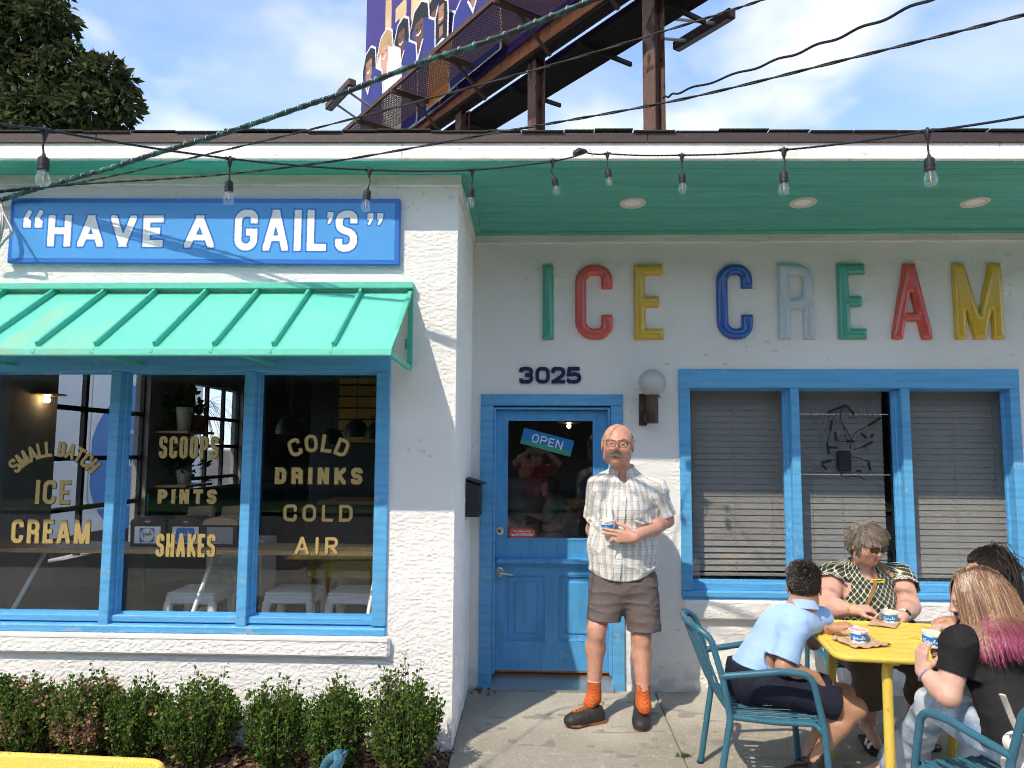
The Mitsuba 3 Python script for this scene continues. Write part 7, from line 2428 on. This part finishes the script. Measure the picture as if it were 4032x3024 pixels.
# handbag hanging on her chair
hbk = thing('handbag', 'white handbag hanging inside the back of the armchair of the woman in black', 'bag')
hx = A(2.03, 3.075, 0)
bagm = [limb(A(1.86, 3.035, .40), A(2.20, 3.11, .40), .055, .055, .02), limb(A(1.85, 3.035, .56), A(2.21, 3.11, .56), .045, .045, .02), limb(A(1.86, 3.035, .48), A(2.20, 3.11, .48), .065, .065, .02)]
v, f = net(bagm, .006, wrinkle(.006, 12, 3))
obj('body', (v, f), 'bag_white', hbk, smooth=True)
bsdf('bag_white', (.66, .62, .55), .5, .4)
obj('strap', tube(smooth_path([(1.726, 2.900, 0.787), (1.759, 2.930, 0.736), (1.793, 2.950, 0.671), (1.831, 2.950, 0.588)], 6), .012, 6, True, .3), 'bag_white', hbk, smooth=True)
obj('ring', tube([A(1.83, 3.02, .59) + .012 * A(math.cos(t), 0, math.sin(t)) for t in np.linspace(0, 2 * math.pi, 14)], .0025, 5, False), 'steel', hbk)

# ---- the girl with the ponytail, mostly hidden
GO = thing('seated_girl', 'girl in light blue polo with a dark ponytail, behind the woman in black', 'person')
hg = Head((2.448, 4.200, 1.028), (-.90, .05, -.36), (-.2, 0, 1), .98, 1.0)
J = {k: A(v) for k, v in dict(neck=(2.527, 4.200, 0.895), chest=(2.66, 4.20, .74), pel=(2.76, 4.24, .52), ls=(2.504, 4.070, 0.829), rs=(2.62, 4.36, .80), le=(2.328, 3.980, 0.765), lw=(2.154, 3.950, 0.805), re=(2.52, 4.40, .66), rw=(2.32, 4.32, .75),
                              lh=(2.70, 4.15, .50), rh=(2.70, 4.35, .50), lk=(2.38, 4.12, .48), rk=(2.38, 4.36, .48), la=(2.45, 4.12, .07), ra=(2.45, 4.36, .07)).items()}
hp1, gt1 = hand(J['lw'], A(-.95, -.05, -.02), A(0, 0, -1), A(0, .9, .1), (.35, .35, .35, .35), .8)
hp2, _t = hand(J['rw'], A(-.95, -.1, 0), A(0, 0, -1), A(0, -.9, .1), (.35,) * 4, .8)
sk = hg.prims(J['neck'], .044) + arm(J, 'ls', 'le', 'lw', (.045, .037, .034, .021)) + arm(J, 'rs', 're', 'rw', (.045, .037, .034, .021)) + hp1 + hp2
sk += [limb(J['neck'], J['chest'], .05, .10, .05), limb(J['chest'], J['pel'], .10, .10, .05), limb(J['rs'], J['ls'], .05, .05, .05)] + leg(J, 'lh', 'lk', 'la', (.07, .05, .05, .03)) + leg(J, 'rh', 'rk', 'ra', (.07, .05, .05, .03))
v, f = body_mesh(sk, .0075, [hg.box()], .0035)
col = hg.tint(v, skin_colors(v, SKIN_B * 1.15, 35, .05), SKIN_B * 1.15, (.35, .13, .10), .3)
scene[GO + '__body'] = mikit.ply((v, f), 'skin', True, color=col)
gp_ = [limb(J['chest'], J['pel'], .125, .13, .05), limb(J['rs'], J['ls'], .062, .062, .05), limb(J['neck'] + A(.01, 0, -.03), J['chest'], .06, .11, .05)] + [limb(J[s], J[s] * .3 + J[e] * .7, .058, .066, .04) for s, e in (('ls', 'le'), ('rs', 're'))]
ct = [(J[s] * .35 + J[e] * .65, unit(J[e] - J[s]), .10) for s, e in (('ls', 'le'), ('rs', 're'))]
v, f = cloth(gp_, .006, ct, .009, wrinkle(.006, 9, 141), lambda p, d, d0: np.maximum(d, (1 - np.linalg.norm((p - J['neck'] - A(-.01, 0, .035)) / A(.055, .055, .07), axis=1)) * .05))
obj('polo_shirt', (v, f), 'polo_blue', GO, smooth=True)
shirt_collar(GO, J['neck'], (.9, -.1, 0), .056, .036)
v, f = net([limb(J['pel'] + A(0, 0, .02), J['pel'] - A(0, 0, .03), .12, .125, .04), limb(J['lh'], J['lk'] * .8 + J['lh'] * .2, .085, .078, .03), limb(J['rh'], J['rk'] * .8 + J['rh'] * .2, .085, .078, .03)], .007)
obj('shorts', (v, f), 'navy_cloth', GO, smooth=True)
girlh = lambda v: (v[:, 2] > -.045) & ((v[:, 1] < .045) | (v[:, 2] > .085))  # noqa: E731
scalp(hg, None, (.012, .009, .008), GO, 1.0, girlh, 1.04)
tie = hg.w((0, -.085, .105))
backd = A(.8, -.05, .1)
m, c = cap_hair(hg, 2600, lambda r, g: g.uniform(.05, .09, len(r)), tones([(.018, .013, .011), (.035, .025, .020), (.010, .008, .007)]), lambda r, o, g: (A(0, -.085, .105) - r) * 6 + g.normal(size=(len(r), 3)) * .05, girlh, 19, .006, .0017, 6, 1.0, 1.04)
obj('hair', m, 'hair', GO, color=c)
g = np.random.default_rng(8)
n, mseg = 900, 10
s0 = tie + g.normal(size=(n, 3)) * .010
target = [tie, (2.525, 4.200, 1.086), (2.565, 4.200, 1.000), (2.567, 4.180, 0.904), (2.565, 4.160, 0.823), (2.565, 4.150, 0.764)]
pth = smooth_path(target, 4)
idx = np.linspace(0, len(pth) - 1, mseg)
base = np.stack([np.interp(idx, np.arange(len(pth)), pth[:, k]) for k in range(3)], 1)
off = g.normal(size=(n, 3)) * .024
wd = np.array([.4, 1, 1.3, 1.35, 1.3, 1.25, 1.15, 1.0, .8, .5])[None, :, None]
ln = g.uniform(.75, 1.0, (n, 1, 1))
pts = base[0] + (base[None] - base[0]) * ln + off[:, None] * wd + .006 * np.sin(np.arange(mseg)[None, :, None] * 1.1 + g.uniform(0, 6, (n, 1, 1)))
m, c = strands(pts, .0018 * np.array([1.0] * 8 + [.7, .3]), np.repeat(np.array([(.018, .013, .011), (.045, .032, .026), (.010, .008, .007)])[g.choice(3, n)][:, None] * g.uniform(.7, 1.3, (n, 1, 1)), mseg, 1))
obj('ponytail', m, 'hair', GO, color=c)
obj('hair_tie', tube([tie + .017 * (A(0, 1, 0) * math.cos(t) + A(.5, 0, .85) * math.sin(t)) for t in np.linspace(0, 2 * math.pi, 14)], .006, 6, False), 'black', GO)

# ---- the photographer behind the camera and the child inside, seen in the door's glass
PH = thing('photographer', 'woman in crimson top with both arms raised, mirrored in the door glass', 'person')
y0 = -.42
hp = Head((-.03, y0 + .02, 1.58), (.0, 1, 0), (0, 0, 1), 1.0)
J = {k: A(v) for k, v in dict(neck=(-.03, y0 - .03, 1.44), chest=(-.03, y0 - .02, 1.28), pel=(-.03, y0, .90), ls=(-.21, y0 - .02, 1.40), rs=(.15, y0 - .02, 1.40), le=(-.36, y0 + .14, 1.50), re=(.30, y0 + .14, 1.50), lw=(-.16, y0 + .28, 1.68), rw=(.11, y0 + .28, 1.68), lh=(-.12, y0, .90), rh=(.06, y0, .90), lk=(-.13, y0 + .02, .40), rk=(.07, y0 + .02, .40), la=(-.14, y0, -.08), ra=(.08, y0, -.08)).items()}
sk = hp.prims(J['neck'], .05) + arm(J, 'ls', 'le', 'lw', (.052, .042, .04, .026)) + arm(J, 'rs', 're', 'rw', (.052, .042, .04, .026)) + [limb(J['neck'], J['chest'], .06, .12, .05), limb(J['chest'], J['pel'], .12, .12, .05), limb(J['rs'], J['ls'], .055, .055, .05)] + leg(J, 'lh', 'lk', 'la') + leg(J, 'rh', 'rk', 'ra')
sk += hand(J['lw'], A(.75, .3, .3), A(.3, .8, 0), A(0, 0, -1), (.6,) * 4, .9)[0] + hand(J['rw'], A(-.75, .3, .3), A(-.3, .8, 0), A(0, 0, -1), (.6,) * 4, .9)[0]
v, f = net(sk, .008)
scene[PH + '__body'] = mikit.ply((v, f), 'skin', True, color=skin_colors(v, SKIN_W, 4))
v, f = cloth([limb(J['chest'], J['pel'], .165, .17, .05, (A(0, 1, 0), .7)), limb(J['rs'], J['ls'], .07, .07, .05), limb(J['neck'] - A(0, 0, .03), J['chest'], .06, .15, .05)] + [limb(J[s], J[s] * .2 + J[e] * .8, .066, .062, .04) for s, e in (('ls', 'le'), ('rs', 're'))], .009, [], .01, wrinkle(.006, 8, 5))
bsdf('crimson', (.30, .025, .05), .8, .2)
obj('top', (v, f), 'crimson', PH, smooth=True)
v, f = net([limb(J['pel'] + A(0, 0, .03), J['pel'] - A(0, 0, .05), .15, .16, .05), limb(J['lh'], J['lk'], .095, .07, .03), limb(J['lk'], J['la'] + A(0, 0, .08), .07, .055, .03), limb(J['rh'], J['rk'], .095, .07, .03), limb(J['rk'], J['ra'] + A(0, 0, .08), .07, .055, .03)], .01)
obj('trousers', (v, f), 'khaki', PH, smooth=True)
m, c = cap_hair(hp, 1200, lambda r, g: g.uniform(.05, .08, len(r)), tones([(.45, .42, .38), (.30, .27, .24)]), lambda r, o, g: o * .3 + A(0, -.3, -.8), face_open, 3, .012, .003, 5)
obj('hair', m, 'hair', PH, color=c)

CH = thing('toddler', 'small child in grey shirt held behind the door glass', 'person')
hc = Head((0.097, 7.000, 1.345), (-.97, -.2, -.02), (0, 0, 1), .80, 1.12)
C0 = hc.c
J = {k: A(v) for k, v in dict(neck=C0 + A(.02, 0, -.10), chest=C0 + A(.05, 0, -.22), pel=C0 + A(.06, .02, -.46), ls=C0 + A(.05, -.10, -.15), rs=C0 + A(.04, .10, -.15), le=C0 + A(-.02, -.14, -.28), lw=C0 + A(-.16, -.12, -.25), re=C0 + A(0, .14, -.28), rw=C0 + A(-.12, .14, -.22), lh=C0 + A(.05, -.07, -.46), rh=C0 + A(.05, .07, -.46), lk=C0 + A(-.12, -.12, -.50), rk=C0 + A(-.12, .12, -.50), la=C0 + A(-.08, -.12, -.72), ra=C0 + A(-.08, .12, -.72)).items()}
sk = hc.prims(J['neck'], .045) + arm(J, 'ls', 'le', 'lw', (.036, .031, .028, .019)) + arm(J, 'rs', 're', 'rw', (.036, .031, .028, .019)) + leg(J, 'lh', 'lk', 'la', (.06, .042, .042, .026)) + leg(J, 'rh', 'rk', 'ra', (.06, .042, .042, .026)) + [limb(J['chest'], J['pel'], .085, .09, .05)] + hand(J['lw'], A(-.9, 0, .2), A(0, 0, -1), A(0, 1, 0), (.3,) * 4, .6)[0]
v, f = net(sk, .007)
scene[CH + '__body'] = mikit.ply((v, f), 'skin', True, color=hc.tint(v, skin_colors(v, SKIN_W * 1.1, 44), SKIN_W * 1.1))
v, f = net([limb(J['chest'], J['pel'], .105, .11, .05), limb(J['ls'], J['rs'], .055, .055, .04), limb(J['ls'], J['ls'] * .3 + J['le'] * .7, .05, .05, .03), limb(J['rs'], J['rs'] * .3 + J['re'] * .7, .05, .05, .03)], .008, wrinkle(.005, 12, 3))
bsdf('grey_cloth', P(lambda p, n, uv: mix((.16, .17, .19), (.30, .31, .33), fb(p.x * 14, p.y * 14, p.z * 7))), .85, .2)
obj('shirt', (v, f), 'grey_cloth', CH, smooth=True)
m, c = cap_hair(hc, 2200, lambda r, g: g.uniform(.03, .05, len(r)), tones([(.16, .075, .04), (.11, .05, .03)]), lambda r, o, g: o * .3 + A(0, .1, -.8), face_open, 13, .006, .002, 5, 1.12)
obj('hair', m, 'hair', CH, color=c)
AD = thing('adult', 'adult in grey tie dye shirt holding the child behind the door glass', 'person')
ha = Head(C0 + A(-.22, .16, .22), (.5, -.85, 0), (0, 0, 1), 1.0)
J = {k: A(v) for k, v in dict(neck=C0 + A(-.22, .18, .06), chest=C0 + A(-.22, .18, -.10), pel=C0 + A(-.22, .2, -.48), ls=C0 + A(-.03, .14, -.0), rs=C0 + A(-.40, .16, .0), le=C0 + A(.18, .06, -.26), lw=C0 + A(.10, -.14, -.36), re=C0 + A(-.48, .08, -.28), rw=C0 + A(-.28, -.06, -.38), lh=C0 + A(-.13, .2, -.48), rh=C0 + A(-.31, .2, -.48), lk=C0 + A(-.13, .2, -.9), rk=C0 + A(-.31, .2, -.9), la=C0 + A(-.13, .22, -1.28), ra=C0 + A(-.31, .22, -1.28)).items()}
sk = ha.prims(J['neck'], .055) + arm(J, 'ls', 'le', 'lw') + arm(J, 'rs', 're', 'rw') + leg(J, 'lh', 'lk', 'la') + leg(J, 'rh', 'rk', 'ra') + [limb(J['chest'], J['pel'], .13, .13, .05), limb(J['rs'], J['ls'], .06, .06, .05)] + hand(J['lw'], A(-.95, -.1, -.1), A(0, 1, 0), A(0, 0, 1), (.4,) * 4, 1.0)[0] + hand(J['rw'], A(.9, -.1, 0), A(0, 1, 0), A(0, 0, 1), (.4,) * 4, 1.0)[0]
v, f = net(sk, .009)
scene[AD + '__body'] = mikit.ply((v, f), 'skin', True, color=skin_colors(v, SKIN_W, 54))
v, f = net([limb(J['chest'], J['pel'], .18, .18, .05, (A(0, 1, 0), .75)), limb(J['ls'], J['rs'], .075, .075, .05), limb(J['ls'], J['ls'] * .3 + J['le'] * .7, .07, .07, .03), limb(J['rs'], J['rs'] * .3 + J['re'] * .7, .07, .07, .03)], .01, wrinkle(.008, 9, 6))
obj('shirt', (v, f), 'grey_cloth', AD, smooth=True)
v, f = net([limb(J['lh'], J['lk'], .1, .085, .03), limb(J['lk'], J['la'] + A(0, 0, .05), .085, .08, .03), limb(J['rh'], J['rk'], .1, .085, .03), limb(J['rk'], J['ra'] + A(0, 0, .05), .085, .08, .03)], .012)
obj('trousers', (v, f), 'khaki', AD, smooth=True)
m, c = cap_hair(ha, 1200, lambda r, g: g.uniform(.03, .05, len(r)), tones([(.05, .035, .025)]), lambda r, o, g: o * .3 + A(0, -.2, -.8), face_open, 23, .008, .003, 4)
obj('hair', m, 'hair', AD, color=c)


# ---------------------------------------------------------------- inside the shop, dim behind the panes
ctr = thing('window_bar', 'plywood bar shelf running along the inside of the lettered window', 'counter')
obj('top', box(-3.75, -.80, WF + .24, WF + .62, 1.030, 1.052, .002), 'wood', ctr)
obj('edge', box(-3.75, -.80, WF + .225, WF + .24, 1.026, 1.056, .002), 'ply_edge', ctr)
for x in (-3.3, -2.15, -1.05):
    obj('bracket', tube([(x, WF + .18, .60), (x, WF + .55, 1.03)], .014, 6), 'white_metal', ctr)
for px, lab, kind in ((317, 'black napkin dispenser with a round logo card, left of three on the bar', 0), (400, 'black napkin dispenser with a blue logo card, middle of three on the bar', 1), (475, 'dispenser with a tan lid and pale front, right of three on the bar', 2)):
    x = (px - 1164) / 1591 * 4.78
    x = x + .02
    d = thing('napkin_dispenser', lab, 'dispenser', 'napkin dispensers on the window bar')
    yb = WF + .36
    prof = Polygon([(-.112, 0), (.112, 0), (.116, .145), (.10, .168), (.05, .182), (-.05, .182), (-.10, .168), (-.116, .145)])
    obj('body', plate(prof, .16, (x, yb + .16, 1.053)), 'dark_plastic', d)
    obj('lid', plate(Polygon([(-.119, .143), (.119, .143), (.104, .174), (.052, .188), (-.052, .188), (-.104, .174)]), .176, (x, yb + .168, 1.053)), 'kraft' if kind == 2 else 'dark_plastic', d)
    obj('card', box(x - .085, x + .085, yb - .004, yb - .001, 1.075, 1.182), 'white' if kind < 2 else 'galvanized', d)
    if kind == 0:
        obj('card_print', box(x - .05, x + .045, yb - .0055, yb - .0042, 1.083, 1.172), 'cup_blue', d)
        obj('card_disc', wall_plate(LineString([(x, 1.128), (x + .001, 1.128)]).buffer(.043), yb - .0060, .001), 'white', d)
    if kind == 1:
        obj('card_print', wall_plate(round_rect(x - .06, x + .06, 1.080, 1.176, .014), yb - .0045, .001), 'cup_blue', d)
    if kind < 2:
        scr = [(-.9, .3), (-.7, .75), (-.95, .8), (-1.1, .4), (-.95, .05), (-.72, .2), (-.75, -.35), (-1.0, -.4), (-.7, .05), (-.45, .3), (-.35, .45), (-.5, .4), (-.5, .1), (-.3, .15), (-.25, .4), (-.22, .08), (-.05, .1), (0, .4), (.03, .08), (.2, .3), (.38, .9), (.3, .95), (.25, .3), (.35, .08), (.55, .3), (.65, .45), (.7, .2), (.6, .05)]
        s = smooth_path([(x + .008 + a * .035, yb - .0085, 1.125 + b * .03) for a, b in scr], 4)
        obj('card_script', tube(s, .0016, 5), 'black' if kind == 0 else 'white', d)
        obj('latch', box(x - .02, x + .02, yb - .008, yb, 1.205, 1.222, .003), 'brushed', d)
for px, y in ((425, 4.98), (500, 5.02)):
    x = (px - 1164) / 1591 * y
    n_ = np.array([[x - .1, y, 1.06], [x + .1, y, 1.06], [x + .09, y + .02, 1.30], [x - .08, y + .03, 1.29]])
    single('paper_bag', trimesh.convex.convex_hull(np.vstack([n_, n_ + A(0, .05, -.01)])), 'kraft', f'folded brown paper bag behind the {"middle" if px < 450 else "right hand"} dispenser', 'bag')


def stool(x, y, lab):
    k = thing('metal_stool', lab, 'stool', 'white metal stools in the shop')
    obj('seat', cat(box(x - .16, x + .16, y - .16, y + .16, .715, .735, .01), box(x - .165, x + .165, y - .165, y + .165, .66, .716, .01)), 'white_metal', k)
    for sx in (-1, 1):
        for sy in (-1, 1):
            obj('leg', beam((x + sx * .145, y + sy * .145, .68), (x + sx * .20, y + sy * .20, .05), .05, .05, .01), 'white_metal', k)
    obj('brace', cat(*[beam((x - .18, y + s * .18, .35), (x + .18, y + s * .18, .35), .02, .02) for s in (-1, 1)], *[beam((x + s * .18, y - .18, .35), (x + s * .18, y + .18, .35), .02, .02) for s in (-1, 1)]), 'white_metal', k)


stool(-2.30, 5.05, 'white metal stool behind the SHAKES pane')
stool(-1.66, 5.10, 'white metal stool at the left of the COLD AIR pane')
stool(-1.24, 5.10, 'white metal stool at the right of the COLD AIR pane')
wb = thing('woven_planter', 'white woven plastic planter standing behind the SHAKES pane', 'planter')
for r_ in range(7):
    for q in range(7):
        x = -2.42 + q * .052 + (.026 if r_ % 2 else 0)
        obj('weave', box(x, x + .047, 5.38 - .012 * ((q + r_) % 2), 5.40, .72 + r_ * .042, .72 + r_ * .042 + .036, .006), 'white', wb)
obj('liner', box(-2.43, -2.02, 5.40, 5.70, .62, 1.02), 'white', wb)
tb2 = cafe_table('yellow cafe table inside the shop behind the COLD AIR pane', (-1.75, 5.55), 0.0, .85, .7, [((-1.3, 5.9, .72), (-1.62, 5.68, .72), (-1.64, 5.66, .05)), ((-1.3, 5.9, .72), (-1.62, 6.1, .72), (-1.64, 6.12, .05)), ((-1.3, 5.9, .72), (-1.03, 5.68, .72), (-1.02, 5.66, .05)), ((-1.3, 5.9, .72), (-1.03, 6.1, .72), (-1.02, 6.12, .05))], .75)
for px, py, y, lab in ((621, 940, 6.6, 'dark dome pendant lamp at the left of the COLD DRINKS pane'), (768, 945, 7.4, 'dark dome pendant lamp before the menu board'), (815, 950, 7.0, 'dark dome pendant lamp at the right edge of the COLD DRINKS pane'), (715, 960, 8.2, 'dark dome pendant lamp in the middle of the COLD DRINKS pane'), (505, 812, 6.2, 'dark dome pendant lamp at the top of the SCOOPS pane')):
    x, z = (px - 1164) / 1591 * y, 1.68 - (py - 974) / 1591 * y
    k = thing('pendant_lamp', lab, 'lamp', 'dark pendant lamps in the shop')
    obj('shade', lathe([(.02, .17), (.05, .165), (.10, .12), (.125, .05), (.13, 0), (.125, 0), (.118, .05), (.09, .11), (.02, .15)], 24, (x, y, z)), 'dark_plastic', k, smooth=40)
    obj('cord', tube([(x, y, z + .16), (x, y, 3.2)], .005, 5), 'black', k)
mx, mz = -2.25, 2.14
mbd = thing('menu_board', 'yellow menu board with black slots on the back wall', 'menu board')
obj('board', box(-2.62, -1.75, 9.55, 9.58, 1.78, 2.62), 'menu_yellow', mbd)
bsdf('menu_yellow', (.62, .43, .10), .6, .3)
for z in np.arange(1.92, 2.6, .15):
    obj('rail', box(-2.62, -1.75, 9.535, 9.55, z, z + .02), 'black', mbd)
for s, x, z in (('MILK &', -2.08, 2.31), ('COOKIES', -2.12, 2.235), ('FRESH', -2.06, 2.155), ('STRAWBERRY', -2.2, 2.085), ('SEA SALT', -2.12, 2.0), ('CARAMEL', -2.1, 1.945)):
    m = text_mesh(s, .045, .004, True)
    obj('menu_text', (np.stack([x + m.vertices[:, 0], 9.549 - m.vertices[:, 2], z + m.vertices[:, 1]], 1), m.faces), 'black', mbd)
part('menu_wall', box(-3.0, .7, 9.60, 9.70, .05, 3.2), 'wall_dark')
bsdf('wall_dark', (.09, .10, .10), .8, .3)
cnt = thing('service_counter', 'dark service counter at the back of the shop', 'counter')
obj('front', box(-2.4, .5, 8.2, 8.8, .05, 1.08), 'wall_dark', cnt)
obj('top', box(-2.45, .55, 8.15, 8.85, 1.08, 1.12, .004), 'wood', cnt)
# wall shelves with pots
for i, z in enumerate((1.84, 1.30, .98)):
    sh = thing('wall_shelf', ('wooden wall shelf with potted plants behind the SCOOPS lettering', 'small wooden shelf in the middle of the three on the left wall', 'lowest wooden shelf on the left wall')[i], 'shelf', 'wooden shelves on the left wall')
    obj('board', box(-3.84, -3.50, 7.25, 7.85, z, z + .025, .003), 'wood', sh)
    obj('bracket', beam((-3.83, 7.5, z - .2), (-3.55, 7.5, z), .02, .02), 'white_metal', sh)
for x, y, z, hh, r, mt, lab, kind in ((-3.62, 7.4, 1.866, .24, .085, 'ceramic', 'pale green pot with a leafy plant on the wall shelf', 0), (-3.6, 7.68, 1.866, .17, .09, 'terracotta', 'terracotta pot with drooping grassy leaves on the wall shelf', 1), (-3.62, 7.45, 1.326, .15, .08, 'white', 'patterned white pot on the middle shelf', 0)):
    k = thing('potted_plant', lab, 'plant')
    obj('pot', lathe([(0, 0), (r * .7, 0), (r, hh), (r * .9, hh), (r * .85, hh - .03), (0, hh - .03)], 20, (x, y, z)), mt, k, smooth=40)
    g = np.random.default_rng(int(z * 100) + kind)
    n = 60 if kind == 0 else 70
    if kind == 0:
        d = rand_unit(n, g) * A(1, 1, .7) + A(0, 0, .5)
        d /= np.linalg.norm(d, axis=1, keepdims=True)
        pos = A(x, y, z + hh) + d * g.uniform(.03, .2, (n, 1))
        m, c = leaves(pos, perp(d, g), d, g.uniform(.06, .12, n), .03, np.tile(A(.03, .08, .02), (n, 1)) * g.uniform(.6, 1.4, (n, 1)))
        obj('leaves', m, 'leaf', k, color=c)
    else:
        bl = []
        for _ in range(n):
            a, el = g.uniform(0, 6.28), g.uniform(.6, 1.5)
            o = A(math.cos(a), math.sin(a), 0)
            L_ = g.uniform(.35, .7)
            t_ = np.linspace(0, 1, 9)[:, None]
            pth = A(x, y, z + hh) + o * L_ * .75 * t_ + A(0, 0, 1) * L_ * (el * t_ - 1.45 * t_ ** 2)
            bl.append(tube(pth, np.linspace(.005, .0015, 9), 4, False, .4))
        obj('leaves', cat(*bl), 'dark_leaf', k)
bsdf('dark_leaf', (.03, .06, .02), .5, .4)
for p, lab in (((-3.80, 5.55, 2.10), 'small lit brass wall lamp inside the left pane'), ((.33, 8.1, 2.0), 'small lit brass ceiling lamp inside the door glass')):
    k = thing('lit_lamp', lab, 'lamp')
    p = A(p)
    obj('disc', lathe([(0, 0), (.13, .0), (.13, -.008), (.03, -.02), (0, -.02)], 24, p), 'brass', k, smooth=40)
    m = ball(p - A(0, 0, .045), .024, 2)
    key = obj('bulb', m, 'glow_warm', k)
    scene[key]['emitter'] = {'type': 'area', 'radiance': {'type': 'rgb', 'value': [7.0, 4.6, 2.2]}}

steel_window(5.75, 7.15, .78, 2.78, 3, (1.18, 1.6, 2.02, 2.44))
steel_window(8.1, 9.45, .55, 2.42, 3, (.95, 1.35, 1.72, 2.05))

# ---------------------------------------------------------------- food trailer outside the left wall
trl = thing('food_trailer', 'pale aluminium food trailer with a blue disc, seen through the left window', 'trailer')
TX = -7.2
sidep = round_rect(8.2, 15.5, .35, 3.5, .35)
obj('body', plate(sidep, 2.2, (TX - 2.2, 0, 0), (0, 1, 0), (0, 0, 1)), 'trailer_skin', trl)
bsdf('trailer_skin', (.72, .75, .77), .35, .5)
bsdf('trailer_blue', (.02, .20, .55), .4, .5)
disc = LineString([(12.75, 1.45), (12.751, 1.45)]).buffer(1.15, quad_segs=16)
obj('blue_disc', plate(disc, .006, (TX, 0, 0), (0, 1, 0), (0, 0, 1)), 'trailer_blue', trl)
wn = round_rect(12.3, 13.4, 1.95, 2.85, .14)
obj('window_frame', plate(wn.difference(wn.buffer(-.06)), .03, (TX, 0, 0), (0, 1, 0), (0, 0, 1)), 'cream', trl)
obj('window_glass', plate(wn.buffer(-.06), .012, (TX, 0, 0), (0, 1, 0), (0, 0, 1)), 'trailer_blue', trl)
dd_ = round_rect(11.6, 13.6, .7, 3.2, .25)
obj('door_trim', plate(dd_.difference(dd_.buffer(-.035)), .012, (TX, 0, 0), (0, 1, 0), (0, 0, 1)), 'brushed', trl)
s = smooth_path([(TX + .012, 12.75 + a * .52, 1.35 + b * .34) for a, b in scr], 4)
obj('script', tube(s, .016, 6), 'white', trl)
obj('skirt', box(TX - 2.1, TX - .1, 8.6, 15.2, -.1, .38), 'dark_steel', trl)
